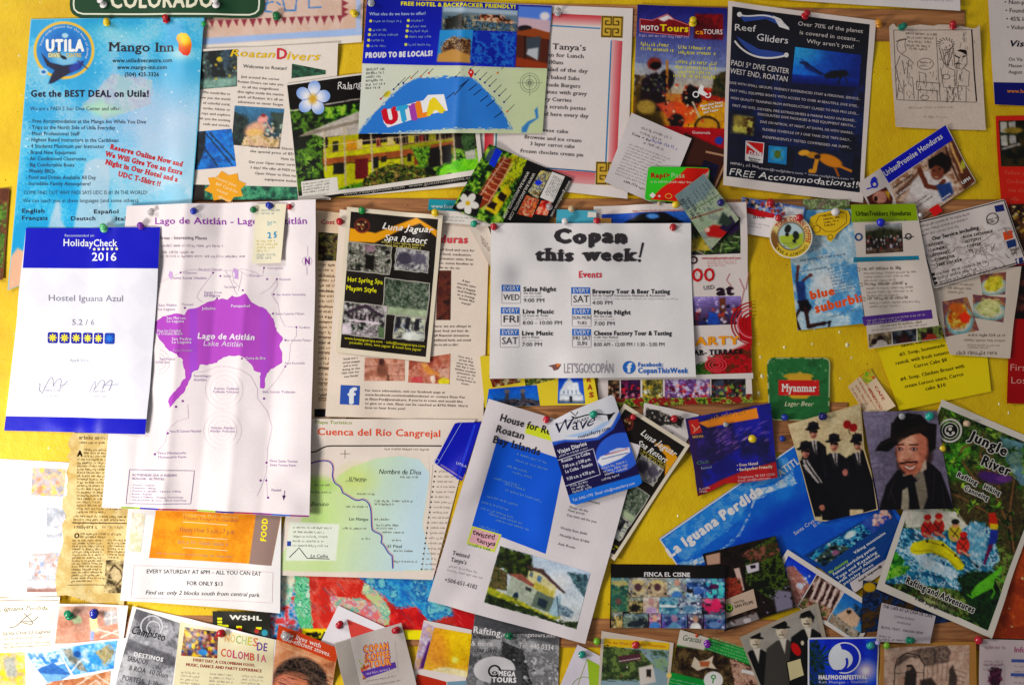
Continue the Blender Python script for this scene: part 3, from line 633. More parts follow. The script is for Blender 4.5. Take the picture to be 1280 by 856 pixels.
c = p.img([(995, 183), (1068, 192), (1064, 224), (990, 216)], 1, '16203e', 'turtle'); c.E(1038, 201, 16, 7, 'c8841c', .3, 22); c.E(1016, 194, 9, 4, 'b8842c', .3, 8); c.E(1005, 191, 7, 3.5, 'd8a040', .3, -8); c.L([(1022, 196), (1018, 214), (1013, 214)], 5, 'c89030'); c.L([(1050, 208), (1064, 214)], 3, 'c08020'); c.L([(1044, 210), (1048, 220)], 3, '986018'); c.E(1022, 196, 4, 3, '2c1c18', .3)
p.T('Reef', 917, 39, 28, 8, 'dcd8d8', 'heading_lettering', a=2, jit=.5); p.T('Gliders', 945, 51, 40, 8.5, 'dcd8d8', 'heading_lettering', a=6, jit=.5)
def bez(P, n=14):
    t = np.linspace(0, 1, n)[:, None]; P = [np.array(q, float) for q in P]; return [tuple(q) for q in (1-t)**3*P[0]+3*t*(1-t)**2*P[1]+3*t*t*(1-t)*P[2]+t**3*P[3]]
p.Poly(bez([(922, 18), (940, 26), (965, 4), (988, 38)])+bez([(988, 38), (970, 26), (955, 12), (930, 28)]), '3c5490', 'logo', 2)
p.Ln(bez([(922, 19), (942, 26), (958, 8), (986, 36)]), 1.8, 'dcd8d8', 'logo', 3); p.Poly([(966, 20), (976, 24), (987, 38), (974, 34)], 'dcd8d8', 'logo', 3); p.Dot(924, 19, 3.2, 'dcd8d8', 'logo', 3)
p.Poly(bez([(920, 46), (938, 66), (955, 60), (985, 68)])+bez([(985, 68), (955, 78), (935, 70), (920, 46)]), '3c5490', 'logo', 2)
p.Ln(bez([(918, 52), (930, 70), (955, 78), (984, 69)]), 2.2, 'dcd8d8', 'logo', 3); p.Dot(983, 69, 3, 'dcd8d8', 'logo', 3)
for t, x, y, w in (('Over 70% of the planet', 997, 32, 82), ('is covered in oceans...', 999, 43, 76), ('Why aren’t you!', 1008, 54, 59)): p.T(t, x, y, w, 5, 'c8c0bc', 'lettering', a=7)
p.T('PADI 5* DIVE CENTER', 913, 82, 74, 6.5, 'dcd4d0', 'lettering', a=8); p.T('WEST END, ROATAN', 912, 92, 73, 6.5, 'dcd4d0', 'lettering', a=8)
for i, (t, x, w) in enumerate([('DIVE WITH SMALL GROUPS, FRIENDLY EXPERIENCED STAFF & PERSONAL SERVICE...', 911, 166), ('FAST WELL EQUIPPED BOATS WITH ACCESS TO OVER 40 BEAUTIFUL DIVE SITES...', 912, 163), ('HIGH QUALITY TRAINING FROM INTRODUCTORY CLASSES TO PADI PRO LEVEL...', 913, 162), ('FIRST AID KITS, OXYGEN, FIRE EXTINGUISHERS & MARINE RADIO ON BOARD...', 915, 157), ('DISCOUNTED DIVE PACKAGES & FREE EQUIPMENT RENTAL...', 947, 124), ('DIVE ON NITROX, AT NIGHT, AT DAWN, OR WITH SHARKS...', 950, 119), ('FLEXIBLE SCHEDULE OF 3 ONE TANK DIVE TRIPS DAILY...', 953, 112), ('INDEPENDENTLY TESTED COMPRESSED AIR SUPPY...', 953, 112)]):
    p.T(t, x, 105+i*9.5+(0 if i < 4 else 1), w, 3, 'c4bcc0', 'lettering', a=7)
p.M(912, 206, 40, 1, 4, 2.6, 'b8b4bc', a=7); p.T('* admin@reefgliders.com * www.reefgliders.com **', 943, 211, 125, 2.8, 'b8b4bc', a=7)
p.T('FREE Accommodations!!', 909, 219.5, 163, 8, 'e4e0dc', 'hand_lettering', a=5.4, jit=1, it=.15)
p.done()

# --- ink cartoon on beige paper
p = Paper('ink_drawing', 'drawing', 'crumpled beige paper with an ink cartoon of people at a counter', [(1111, 30), (1226, 32), (1232, 163), (1119, 160)], 'd0bfb2', 'news', outline=[(1111, 34), (1117, 29), (1121, 35), (1150, 31), (1170, 33), (1172, 30), (1200, 33), (1218, 37), (1224, 32), (1226, 60), (1230, 110), (1232, 163), (1180, 162), (1119, 159), (1117, 120), (1114, 80)], step=2.5, bl=4, br=3, tr=4, wave=1.0)
k = '3a3230'; A = lambda pts, w=.7, closed=False: p.Ln(pts, w, k, 'drawing_line', 2, closed)
A([(1117, 38), (1216, 38)], .6); A([(1214, 38), (1221, 127)], 1.6); A([(1117, 38), (1121, 125), (1221, 128)], .7); A([(1170, 46), (1176, 126)], .6)
for x, y, w in ((1132, 43, 40), (1134, 48, 38), (1135, 53, 32), (1133, 58, 30), (1136, 62, 24)): p.M(x, y, w, 1, 4, 2.2, '6a5c54', 'drawing_lettering', a=3)
A([(1121, 56), (1124, 50), (1132, 48), (1131, 57), (1133, 63), (1127, 68), (1122, 63), (1121, 56)]); A([(1120, 52), (1134, 49)], 1); A([(1127, 68), (1136, 73), (1142, 79), (1138, 83), (1133, 78)]); A([(1125, 70), (1120, 84), (1124, 103), (1121, 124)]); A([(1136, 75), (1134, 96), (1141, 97), (1143, 124)]); A([(1130, 100), (1130, 125)]); A([(1128, 76), (1131, 92)])
A([(1146, 102), (1175, 104), (1175, 114), (1146, 112)], .8, True); A([(1148, 112), (1148, 125)]); A([(1172, 114), (1172, 126)]); p.Ring(1156, 122, 5, .7, k, 'drawing_line', ry=3); A([(1150, 102), (1149, 90), (1157, 92), (1158, 102)]); p.Ring(1157, 80, 10, .7, k, 'drawing_line', ry=7); p.M(1150, 79, 14, 2, 4, 1.8, '5a4c48', 'drawing_lettering')
for q in range(16):
    t = q/16*6.28; A([(1182+11*math.cos(t), 55+8*math.sin(t)), (1182+8*math.cos(t+.3), 57+6*math.sin(t+.3))], .9)
A([(1174, 60), (1178, 75), (1184, 84), (1189, 72), (1192, 60)], .9); A([(1178, 62), (1183, 82)], .8); A([(1187, 62), (1184, 82)], .8); A([(1176, 85), (1180, 109), (1194, 110), (1194, 88), (1184, 84)]); A([(1184, 110), (1185, 127)]); A([(1192, 110), (1193, 127)]); p.Ring(1183, 96, 5, .7, k, 'drawing_line', ry=3)
A([(1192, 66), (1194, 84), (1203, 87), (1209, 80), (1208, 64)], .8); p.Poly([(1196, 64), (1200, 62), (1207, 63), (1209, 70), (1203, 66)], '201a1a', 'drawing_line'); A([(1194, 70), (1200, 73)], 1.6); A([(1203, 72), (1207, 70)], 1.6); p.Poly([(1192, 81), (1197, 78), (1204, 81), (1198, 80)], '201a1a', 'drawing_line'); A([(1197, 88), (1195, 107), (1211, 108), (1212, 90), (1206, 86)]); A([(1197, 108), (1199, 126)]); A([(1208, 108), (1208, 127)])
rh = np.random.RandomState(9)
for x0, y0, x1, y1, n_ in ((1122, 70, 1142, 120, 26), (1146, 88, 1174, 122, 22), (1176, 84, 1212, 124, 44), (1194, 64, 1208, 84, 16), (1174, 48, 1192, 80, 26), (1200, 38, 1218, 60, 10)):
    for _ in range(n_): x, y = rh.uniform(x0, x1), rh.uniform(y0, y1); A([(x, y), (x+rh.uniform(-3, 3), y+rh.uniform(1, 8))], rh.uniform(.3, .6))
p.M(1136, 136, 62, 1, 5, 2, 'b09c90', a=-1); p.M(1155, 147, 30, 1, 5, 2, 'b09c90'); p.done()

# --- sheets cut by the right edge of the view
p = Paper('info_sheet', 'sheet', 'white sheet with bullet points and a dark blue band, highest at the right edge', [(1234, -30), (1330, -30), (1330, 134), (1243, 131)], 'd8ccc6'); c = p.img([(1242, 103), (1330, 104), (1330, 134), (1243, 131)], 6, '141a6c', 'blue_band')
for i, t in enumerate(['• Non-profit', '• Founded 2006', '• 45% local', '• Volunteer run']): p.T(t, 1256+i, 5+i*10.5, None, 5.2, '3a3434', a=1)
p.T('Visit us', 1262, 58, 44, 7.5, '241c3c', 'heading_lettering', it=.2, wt=.03)
for i, t in enumerate(['On Via Principal', 'Macaw Mountain', 'August 12']): p.T(t, 1261, 76+i*8, None, 4.2, '5a5250')
p.T('www.hondurasinfo.org', 1259, 116, None, 4.6, 'd88c30', wt=.02); p.done()
p = Paper('flyer', 'flyer', 'red flyer with a dark window picture, right of the blue charity card', [(1245, 145), (1330, 143), (1332, 262), (1251, 260)], 'c03420', 'gloss'); c = p.img([(1249, 151), (1330, 149), (1330, 208), (1252, 208)], 1.2, '1c1810'); c.F(['14140c', '2c2c14', '443818'], 8); c.B(.02, .02, .12, .55, 'b8b4ac'); c.B(.15, .02, .26, .5, 'a8a4a0'); c.B(.02, .26, .3, .32, '28301a'); c.E(1268, 163, 12, 4, '8a7838', .5); c.L([(1254, 186), (1275, 180)], 3, 'b8b0b0', .8)
for i, t in enumerate(['Follow us', 'On-line', 'live chat', 'info']): p.T(t, 1256+i*2, 218+i*11, None, 5, 'e06858', a=2)
p.done()
p = Paper('flyer', 'flyer', 'brown flyer with yellow blossom, below the red window flyer', [(1260, 256), (1330, 254), (1330, 345), (1268, 340)], '3c2418', 'gloss'); c = p.img([(1262, 258), (1330, 256), (1330, 343), (1269, 338)], 1.2); c.F(['2a1810', '4a2c1c', '6a4828'], 14); c.D(['c8a850', 'e0d0a0', '806030', '301c14'], 60, 1, 3, (0, 0, .5, .4)); p.done()
p = Paper('flyer', 'flyer', 'dark red flyer with a dim picture on top, lowest of the red flyers', [(1266, 330), (1330, 328), (1330, 506), (1258, 504)], '9a0c10', 'gloss'); c = p.img([(1268, 332), (1330, 330), (1330, 400), (1259, 398)], 1.2, '281410'); c.F(['1c0c0c', '40201c', '6a4038'], 10); p.T('First', 1262, 463, 26, 8, 'd89890', 'heading_lettering', a=1); p.T('Los', 1263, 479, 20, 8, 'd89890', 'heading_lettering', a=1); p.done()

# --- charity card
p = Paper('charity_card', 'card', 'UrbanPromise Honduras card with a dark blue bar, tilted up to the right', [(1071, 230), (1182, 156), (1220, 228), (1107, 302)], 'cfc4c0', 'gloss', tr=3, br=4, rad=2)
c = p.img([(1100, 211), (1181, 157), (1191, 175), (1111, 229)], 4, '18209c', 'blue_bar'); p.T('UrbanPromise Honduras', 1107, 221, 86, 7, 'd8d4dc', 'heading_lettering', a=-34, wt=.02)
c = p.img([(1112, 230), (1191, 175), (1219, 228), (1132, 288)], 1.0, 'b8a090', label='picture of a smiling child on a fence'); c.F(['a88c7c', 'c8b4a4', '8c6c58'], 9); c.P([(1185, 178), (1191, 175), (1219, 226), (1205, 238)], '5c3824', 3); c.L([(1188, 180), (1203, 215)], 3, 'c8a070'); c.L([(1182, 184), (1198, 226)], 2.4, '4a2c20'); c.E(1204, 206, 3, 6, 'a8a848', .4)
c.P([(1140, 226), (1158, 214), (1180, 218), (1192, 232), (1180, 252), (1150, 262), (1132, 256)], 'd0c8c4', 3); c.E(1178, 205, 12, 13, '2a1810', .15); c.E(1172, 215, 8.5, 10, '7a4c38', .25); c.P([(1160, 200), (1178, 190), (1190, 200), (1186, 212), (1170, 206), (1162, 212)], '1c120e', 1.5); c.E(1168, 213, 1.4, 1, '1a0c0a'); c.E(1175, 211, 1.4, 1, '1a0c0a'); c.E(1171, 221, 3, 1.1, 'b89080')
c.L([(1150, 212), (1158, 232), (1172, 236)], 6, '6a3c2a'); c.L([(1172, 236), (1180, 226)], 5, '6a3c2a'); c.P([(1170, 232), (1188, 228), (1192, 242), (1178, 252)], '2c4878', 2.5); c.P([(1116, 262), (1140, 240), (1160, 262), (1140, 284)], 'b0a09c', 6, .6); c.P([(1120, 240), (1150, 212), (1146, 222), (1122, 250)], '4a3024', 3, .7)
c = p.img([(1082, 247), (1107, 234), (1116, 248), (1108, 300)], 1, '5a2c24', label='small face picture'); c.E(1099, 247, 9, 8, 'c08c7c', .3); c.E(1094, 249, 2.5, 3.5, '281410'); c.P([(1105, 240), (1112, 238), (1112, 250)], 'c8a038', 2)
for x in range(6): p.Ln([(1087+x*1.6, 230-2.5*math.sin(x*.6)), (1089+x*1.1, 224-2.5*math.sin(x*.6))], 1.4, '2838a8', 'hand_logo', 3)
p.Ring(1092, 231, 3.6, 2.4, '2838a8', 'hand_logo'); p.Ln([(1082, 237), (1092, 234)], 1.6, '2838a8', 'hand_logo')
p.T('FAITH ACADEMY', 1117, 236, 30, 2.6, '383030', a=-34, wt=.04); p.T('EL SALVADOR', 1121, 246, 22, 2.6, 'e0d8d4', a=-34, wt=.04)
for i in range(2): p.M(1143+i*3, 256+i*4, 24, 1, 4, 2, '4a3848', a=-34)
p.T('UPH', 1203, 231, 12, 4, 'e0dcdc', a=-34, wt=.05); p.T('Lunes a Viernes', 1160, 262, 34, 3, 'd8d4d8', a=-34, wt=.04); c = p.img([(1161, 262), (1172, 255), (1178, 264), (1167, 271)], 1.5, 'c02428', 'red_patch', 2); p.done()

# --- services flyer, food leaflet, yellow menu, trekking leaflet, blue leaflet
p = Paper('yellow_menu', 'menu', 'yellow paper with a typed soup and carrot cake menu', [(1082, 392), (1225, 347), (1239, 489), (1124, 513)], 'e6cc1c', 'paper', br=3, bl=3)
for t, x, y, w in (('#2. Meals', 1132, 402, 40), ('soup, rice and carrot', 1120, 417, 66), ('salad, chicken with', 1118, 427, 68), ('sauce, Carrot cake $7', 1127, 434, 60), ('#3. Soup, homemade', 1125, 445, 58), ('ravioli, with fresh tomato', 1120, 456, 68), ('Carrot Cake $8', 1143, 460, 42), ('#4. Soup, Chicken Breast with', 1126, 476, 82), ('cream Loroco sauce, Carrot', 1131, 485, 76), ('cake $10', 1157, 488, 26)): p.T(t, x, y, w, 4.2, '3a3010', 'lettering', a=-12, serif=True, wt=.012)
p.done()
p = Paper('food_leaflet', 'leaflet', 'cream leaflet with pictures of plated meals, tucked under the black and white services flyer', [(1158, 345), (1275, 333), (1262, 448), (1187, 443)], 'cfc0b2', 'gloss', br=3, bl=3)
def dish(q, plate, food, seed=1):
    c = p.img(q, 1.0, '8a4c38'); c.F(['8a5a4c', '6c4a5c', 'a07858'], 7); c.E(.5, .62, .56, .42, plate, loc=True); c.E(.5, .6, .46, .33, 'c0c0b0', loc=True); c.F(food, 5, [(.1, .5), (.35, .12), (.8, .15), (.9, .6), (.6, .85), (.2, .8)], seed=seed); return c
c = dish([(1178, 377), (1209, 371), (1224, 413), (1182, 421)], '7ca0a4', ['a05018', 'c87c28', 'b8641c', 'a8a850', 'd8b060']); c.E(1206, 397, 6, 7, 'd84020', .3); c.E(1196, 385, 10, 6, 'b8682c', .4, 20)
c = dish([(1225, 344), (1256, 340), (1255, 368), (1228, 370)], '90a8a0', ['c8b840', 'e0d468', '98a030', 'b8a030'], 3)
c = dish([(1216, 368), (1256, 372), (1254, 403), (1217, 397)], '84a4a0', ['c0bc84', 'd8d4a0', 'a0a868'], 5)
p.M(1185, 356, 32, 3, 5, 2, '7a6c64', a=2); p.M(1210, 420, 46, 1, 5, 2.6, '4a4040', a=1); p.M(1205, 426, 50, 1, 5, 2, '7a6c64', a=1); p.M(1209, 432, 46, 2, 3, 1.6, '8a7c74', a=1); p.M(1195, 443, 54, 1, 3, 3.4, '5a5048', a=0); p.done()

p = Paper('services_flyer', 'flyer', 'black and white sketched flyer listing services, pinned above the food leaflet', [(1142, 278), (1254, 249), (1281, 327), (1166, 361)], 'cdc2be', 'paper', tl=1, br=3, rad=3)
p.Ln([(1145, 279), (1253, 251), (1279, 326), (1168, 358)], 1.2, '302a2a', closed=True)
c = p.sub(.05, .30, .97, .86, step=1.2, base='cdc2be', name='sketch_background'); c.F(['b0a6a2', 'cdc2be', 'c8bdb9', 'd4cac6'], 5, con=4, a=.8)
rs = np.random.RandomState(8)
for _ in range(34):
    u, v = rs.uniform(.05, .95), rs.uniform(.3, .9); P = [p.sheet.uv(u+rs.uniform(-.05, .05)*k_, v+rs.uniform(-.09, .09)) for k_ in range(4)]; p.Ln(P, .5, '6a605c', 'sketch', 3)
for i in range(3): p.M(1147, 285+i*6, 72-i*6, 1, 5, 2.2, '6a605c', a=-14.5)
p.T('Our Service including', 1165, 301, 60, 4.6, '201a1a', 'heading_lettering', a=-14, wt=.03, jit=.6)
for i, t in enumerate(['KITCHEN', 'LAUNDRY', 'INTERNET', 'COMPUTER', 'FREE LOCKER']): p.T('• '+t, 1158+i*2.3, 309+i*6.2, (21, 24, 25, 29, 36)[i], 3.4, '201a1a', a=-12, wt=.03, jit=.5)
for i, t in enumerate(['BOOK EXCHANGE', 'HOTSPOT', 'COFFEE', 'TV']): p.T('• '+t, 1201+i*2.1, 299+i*5.8, (40, 24, 21, 9)[i], 3.4, '201a1a', a=-12, wt=.03, jit=.5)
p.Ring(1239, 274, 7, 1, '201a1a', ry=7); p.M(1232, 277, 14, 2, 3.4, 2.2, '201a1a', a=-14)
for q, cc in (([(1241, 258), (1252, 256), (1254, 264), (1243, 266)], '20306c'), ([(1252, 291), (1263, 288), (1265, 298), (1254, 301)], 'c85a28'), ([(1256, 302), (1267, 299), (1269, 308), (1258, 311)], '24406c'), ([(1266, 324), (1275, 322), (1276, 330), (1268, 331)], '20386c')): p.img(q, 3, cc, 'logo_badge', 2)
p.M(1261, 315, 12, 2, 4, 3, '201a1a', a=-14)
for i in range(3): p.Dot(1166+i*1.5, 343+i*5.4, 2, '302a2a'); p.M(1170+i*1.5, 344+i*5.4, (70, 52, 90)[i], 1, 4, 2.8, '443c3a', a=-14)
p.T('f', 1269, 330, 3, 6, 'd8d4d4', wt=.04, lvl=4); p.done()

p = Paper('gold_leaf_card', 'card', 'small green leafy card in a plastic sleeve, below the dive poster', [(1003, 249), (1061, 250), (1062, 278), (1004, 276)], '8a9468', 'lam'); c = p.img([(1003, 249), (1061, 250), (1062, 278), (1004, 276)], 1.2); c.F(['5c7040', '90a070', 'b8c09c', '48583c', '807868'], 6); p.done()

p = Paper('blue_leaflet', 'leaflet', 'blue sky leaflet with a jumping person and orange blue suburbia title', [(983, 264), (1066, 262), (1080, 404), (997, 413)], '86aac4', 'gloss', bl=2)
c = p.img(p.q, 1.1, '7aa4c4'); c.G('5088b8', 'b4c8d4'); c.F(['5c94c0', '84acc8', 'c8d4d8', 'a4c0d0'], 22, con=3.2); c.E(1035, 352, 16, 12, 'd8dcdc', 1.2)
c.L([(998, 335), (996, 352)], 3.4, '5a3834'); c.L([(1011, 345), (1003, 352)], 3.4, '5a3834'); c.E(998, 334, 2.5, 3, '6a443c'); c.E(1013, 344, 3, 2.6, '6a443c'); c.P([(995, 352), (1006, 351), (1008, 374), (998, 378)], '2c4474', 1.5); c.P([(997, 376), (1010, 374), (1015, 384), (1011, 392), (1000, 388)], '18141c', 1.5); c.L([(1007, 386), (1011, 408), (1030, 404)], 5, '3c2420'); c.L([(999, 388), (994, 398), (1000, 412)], 4, '3c2420'); c.L([(1030, 404), (1038, 402), (1036, 408)], 2.6, '20141a')
p.T('blue', 1014, 374, 30, 10, 'd86430', 'heading_lettering', a=-12, wt=.06); p.T('suburbia', 1020, 391, 63, 11, 'd86430', 'heading_lettering', a=-14, wt=.06)
for i in range(9): p.M(1035+i*1.2, 337+i*4, 28, 1, 4, 2.2, '5a80a4', a=-12)
p.T('EAT AND DREAM IN', 1001, 341, 34, 2.6, '3c5c7c', a=-10); p.M(1038, 397, 34, 1, 4, 2, '6c7c90', a=-16); p.T('SAN SALVADOR SURF & SKATE', 1000, 327, 58, 2.6, '3c5c7c', a=-8); p.done()
# gold cut-out tag
tag_out = [(1012, 272), (1020, 268), (1046, 262), (1058, 264), (1061, 272), (1060, 280), (1050, 288), (1044, 293), (1041, 298), (1037, 303), (1032, 300), (1032, 295), (1026, 295), (1018, 294), (1014, 287), (1010, 281)]
p = Paper('gold_tag', 'tag', 'ornate yellow cut-out tag with tiny lettering, on the sky part of the blue leaflet', [(1008, 260), (1063, 260), (1063, 305), (1008, 305)], 'd8b41c', 'card', outline=tag_out, step=1.6, thick=.8)
p.Ln([(1022, 271), (1047, 265), (1056, 268), (1056, 279), (1042, 290), (1030, 290), (1018, 280)], .8, '8a6a10', closed=True); p.Ring(1019, 287, 4.5, .8, '8a6a10'); p.Ring(1036, 297, 3, .8, '8a6a10')
for i in range(4): p.M(1027+i*.6, 272+i*4, 24-i*3, 1, 4, 2, '6c5410', a=-8)
p.done()
p = Paper('trekking_leaflet', 'leaflet', 'UrbanTrekkers Honduras leaflet with a green header and a group picture', [(1061, 257), (1143, 255), (1176, 423), (1085, 436)], 'd2c6bc', 'gloss', b=1.5, ang=1)
p.img([(1061, 257), (1143, 255), (1146, 276), (1062, 279)], 4, '8ca41c', 'green_header'); p.T('UrbanTrekkers Honduras', 1067, 271, 70, 6, '242c14', 'heading_lettering', a=-1, wt=.01); p.M(1066, 277, 76, 1, 4, 1.6, '4a5818', a=-1)
c = p.img([(1079, 282), (1126, 279), (1128, 315), (1081, 318)], 1, '3c3428', label='group picture outdoors'); c.G('a8acb4', '5a5848', 0, .3); c.F(['2c3020', '484830', '3a3c28'], 6, [(0, .28), (.5, .15), (1, .3), (1, .5), (0, .5)]); c.F(['5c4c40', '786454', '463830'], 6, [(0, .8), (1, .8), (1, 1), (0, 1)]); c.D(['101018', 'd0c8c0', '1c1c28', '8a3030', '403040', 'a0a0a8', '181014'], 150, .8, 2.2, (.03, .42, .97, .85), .6, 0)
p.Ring(1071, 297, 4, 2, '405c80'); p.Ring(1134, 296, 3.4, 1.4, '403c44'); p.Ln([(1128, 298), (1141, 296)], 1, '403c44')
p.img([(1066, 322), (1147, 320), (1148, 325), (1066, 328)], 4, '208098', 'teal_band'); p.M(1068, 327, 76, 1, 4, 2, '104c60', a=-1.5)
for k, (y, n) in enumerate(((338, 3), (357, 3), (375, 2))):
    p.Ln([(1070+k*3, y-3), (1074+k*3, y-3), (1074+k*3, y+1), (1070+k*3, y+1)], .6, '5a5048', closed=True); p.M(1077+k*3, y, 52, 1, 4, 2.8, '3c3432', a=-2); p.M(1079+k*3, y+5, 66, n, 4.6, 2, '7a706a', a=-2)
p.img([(1076, 396), (1163, 387), (1165, 398), (1078, 407)], 4, '5c3c84', 'purple_band'); p.M(1082, 402, 76, 2, 3.6, 1.8, 'b0a0c4', a=-6); p.M(1100, 409, 54, 1, 4, 2.4, '5a5048', a=-6); p.M(1088, 414, 74, 1, 4, 1.8, '8a807a', a=-6)
for i in range(3):
    x = 1084+i*31; y = 418-i*3.8; c = p.img([(x, y), (x+30, y-3.6), (x+30, y+12), (x+1, y+16)], 1, '6a5a48'); c.F([['8a7c60', '4c4438', 'a89880'], ['1c2028', '3c4450', '585858'], ['5a6438', '8c9460', '384020']][i], 5); c.E(.5, .45, .13, .28, '2c1810', loc=True); c.E(.5, .95, .3, .4, ['c8c0b8', '401c20', '8c3828'][i], loc=True); c.E(.24, .6, .12, .25, '30201c', loc=True)
p.done()

# --- card with people and a red wave, round sticker
p = Paper('business_card', 'business card', 'white SITUR card with a cyclist picture and a red wave', [(927, 246), (1005, 260), (999, 304), (931, 292)], 'dcd4d4', 'gloss')
c = p.img([(927, 246), (1005, 260), (1004, 272), (965, 270), ], 1, '5070a8'); c = p.img([(927, 246), (1004, 260), (1002, 274), (930, 262)], 1, '5070a0'); c.F(['6c88b8', '94a4c0', '4c6498'], 8); c.D(['7a4020', '201818', 'c89060', 'a02820', '384070', 'd8c8b0'], 60, .8, 2.5, (.05, .1, .7, .95)); c.P([(.68, .2), (1, .15), (1, 1), (.7, .9)], 'd4d4d8', 2, loc=True)
p.Poly([(930, 258), (945, 262), (968, 268), (966, 273), (948, 271), (930, 265)], 'a81424', 'red_wave', 3); p.T('SITUR', 941, 273, 15, 3.4, '38343a', 'heading_lettering', a=3, wt=.03); p.M(936, 279, 26, 2, 4, 1.4, '9c9494'); p.done()
CIRC = np.linspace(0, 2*math.pi, 40, endpoint=False)
p = Paper('round_sticker', 'sticker', 'round coffee sticker with two green footprints and a yellow rim', [(960, 269), (1014, 269), (1014, 324), (960, 324)], 'e4dccc', 'card', outline=[(987+26.5*math.cos(q), 296.5+27*math.sin(q)) for q in CIRC], step=1.6, thick=1.0)
c = Cv(p.q, 1.0, 'e4dccc'); p.imgs.append(('printed_face', c, 1, None, [(987+25*math.cos(q), 296.5+25.5*math.sin(q)) for q in CIRC]))
c.G('d8c8b8', 'e0bc30'); c.E(987, 296, 17, 17.5, '3c3028'); c.E(987, 296, 16, 16.5, 'b8ccd0'); c.P([(972, 296), (1002, 292), (1002, 306), (987, 312), (974, 304)], 'a8b84c', 2); c.E(983, 287, 4, 5.5, '1c2420', .2, 20); c.E(982, 294, 2.4, 2.4, '1c2420'); c.E(993, 295, 4, 5.5, '243024', .2, -10); c.E(991, 302, 2.4, 2.6, '243024'); c.E(966, 300, 5, 11, '5c3820', .6, -10, .7)
p.T('TOUR COPAN COFFEE', 0, 0, None, 5.2, 'b02c28', 'rim_lettering', arc=(987, 296.5, 19, 215, 165), wt=.04, lvl=3); p.T('CAFE Y TURISMO', 0, 0, None, -4, '3c2818', 'rim_lettering', arc=(987, 296.5, 20, 150, -120), wt=.04, lvl=3); p.M(977, 306, 18, 2, 3.2, 2, '485c20', lvl=3); p.done()

# --- coaster
p = Paper('coaster', 'coaster', 'green Myanmar beer coaster with rounded worn corners on the yellow board', [(959, 447), (1038, 447), (1036, 526), (961, 525)], '2c7c38', 'card', rad=9, thick=2.6, step=1.2, wave=.1, b=.2, bl=.2, br=.2, gap=2.6)
c = p.sheet; c.F(['2a6038', '347446', '2e6a3e'], 14, con=2); d = segdist(p.outline, c.X, c.Y); c.mix(np.clip(1.6-d, 0, 1)*(fbm(c.X, c.Y, 6, 2, 4) > .42), 'cfc8a0'); c.D(['a0b890', 'c8c0a0'], 22, .4, 1.1, (0, 0, 1, .3), a=.6)
c.E(998, 470, 19, 4, 'c8a038', .2, 0, .9); c.P([(984, 475), (988, 468), (994, 470), (1000, 464), (1006, 470), (1012, 468), (1015, 475)], 'caa040', 1.2); c.P([(984, 493), (1014, 493), (1008, 498), (990, 498)], 'c8a038', 1.2); c.P([(973, 475), (1024, 475), (1024, 494), (973, 494)], 'b82020', 1); c.D(['e0b8a8'], 12, .4, .9, (.18, .36, .86, .6), a=.6)
p.T('Myanmar', 977, 489, 43, 9, 'e4dcd4', 'heading_lettering', wt=.03, lvl=2, serif=True); p.T('Lager Beer', 980, 507, 36, 5.5, 'd8d4b0', 'lettering', it=.3, lvl=2, jit=.6); p.done()

# --- ticket
p = Paper('ticket', 'ticket', 'small pink coffee ticket with a green leaf logo, tilted beside the coaster', [(1060, 483), (1088, 460), (1118, 507), (1088, 526)], 'd8c0a4', 'paper')
c = p.img([(1075, 470), (1088, 460), (1095, 472), (1083, 481)], 1, 'b0b860', 'leaf_logo'); c.F(['78a83c', 'd8ac30', 'a8c058', 'c05030'], 5)
p.T('CAFE', 1093, 483, 20, 3.2, 'a04038', a=60, wt=.02); p.T('BENEFICIO', 1085, 486, 30, 3.2, 'a04038', a=60, wt=.02)
for i in range(4): p.M(1064+i*5, 486-i*3.6, 30, 1, 4, 2.2, 'a85c50', a=58)
p.Ln([(1072, 473), (1098, 515)], .6, 'b08070'); p.done()

# --- letter, card, parrot card
p = Paper('letter', 'letter', 'white typed letter lying askew over the gold corner of the menu', [(789, 142), (864, 174), (829, 260), (755, 228)], 'd0c8c8', 'paper', r=2, tl=2)
p.M(801, 162, 46, 2, 6, 2.4, '7a7070', a=19); p.T('Con + Es', 789, 169, 24, 3, '4a4450', a=22, wt=.02); p.M(812, 177, 38, 1, 4, 2.8, '5050a0', a=18); p.M(804, 180, 26, 1, 4, 2.2, '6a6068', a=20)
for i in range(11): p.M(786-i*1.8, 182+i*3.6, 54, 1, 4, 1.5, '9a9090', a=20)
p.M(779, 228, 32, 1, 4, 2.6, '504848', a=22); p.done()
p = Paper('card', 'card', 'green and red RapiPass card partly under the parrot card', [(810, 209), (887, 210), (884, 256), (805, 251)], '48b838', 'gloss', rad=4)
c = p.img([(811, 210), (886, 211), (883, 255), (806, 250)], 1.1, '4cc040', 'printed_face'); c.P([(858, 210), (890, 210), (890, 258), (810, 252), (826, 236), (846, 222)], 'c42c1c', 1.2); c.P([(852, 258), (868, 230), (888, 212), (888, 218), (870, 238), (862, 258)], 'd8d8e0', 1.5, .8)
p.T('Rapi>', 813, 223, 23, 6, 'a02820', 'heading_lettering', wt=.06, a=0); p.T('Pass', 838, 223, 17, 6, 'a8d8a0', 'heading_lettering', a=0); p.M(813, 229, 52, 1, 4, 2, 'e0d8c0', a=1); p.Ring(835, 246, 4, .8, 'd8b060', ry=3); p.Poly([(811, 245), (815, 241), (819, 245), (815, 249)], 'e8e8d8', 'logo'); p.T('+', 821, 248, 4, 4, 'e0e0d8', wt=.05); p.done()
p = Paper('party_flyer', 'flyer', 'party flyer with purple lit bar pictures and red swirls, mostly behind the weekly events sheet', [(742, 258), (932, 253), (940, 503), (748, 509)], 'd8ccc8', 'gloss', r=1.5)
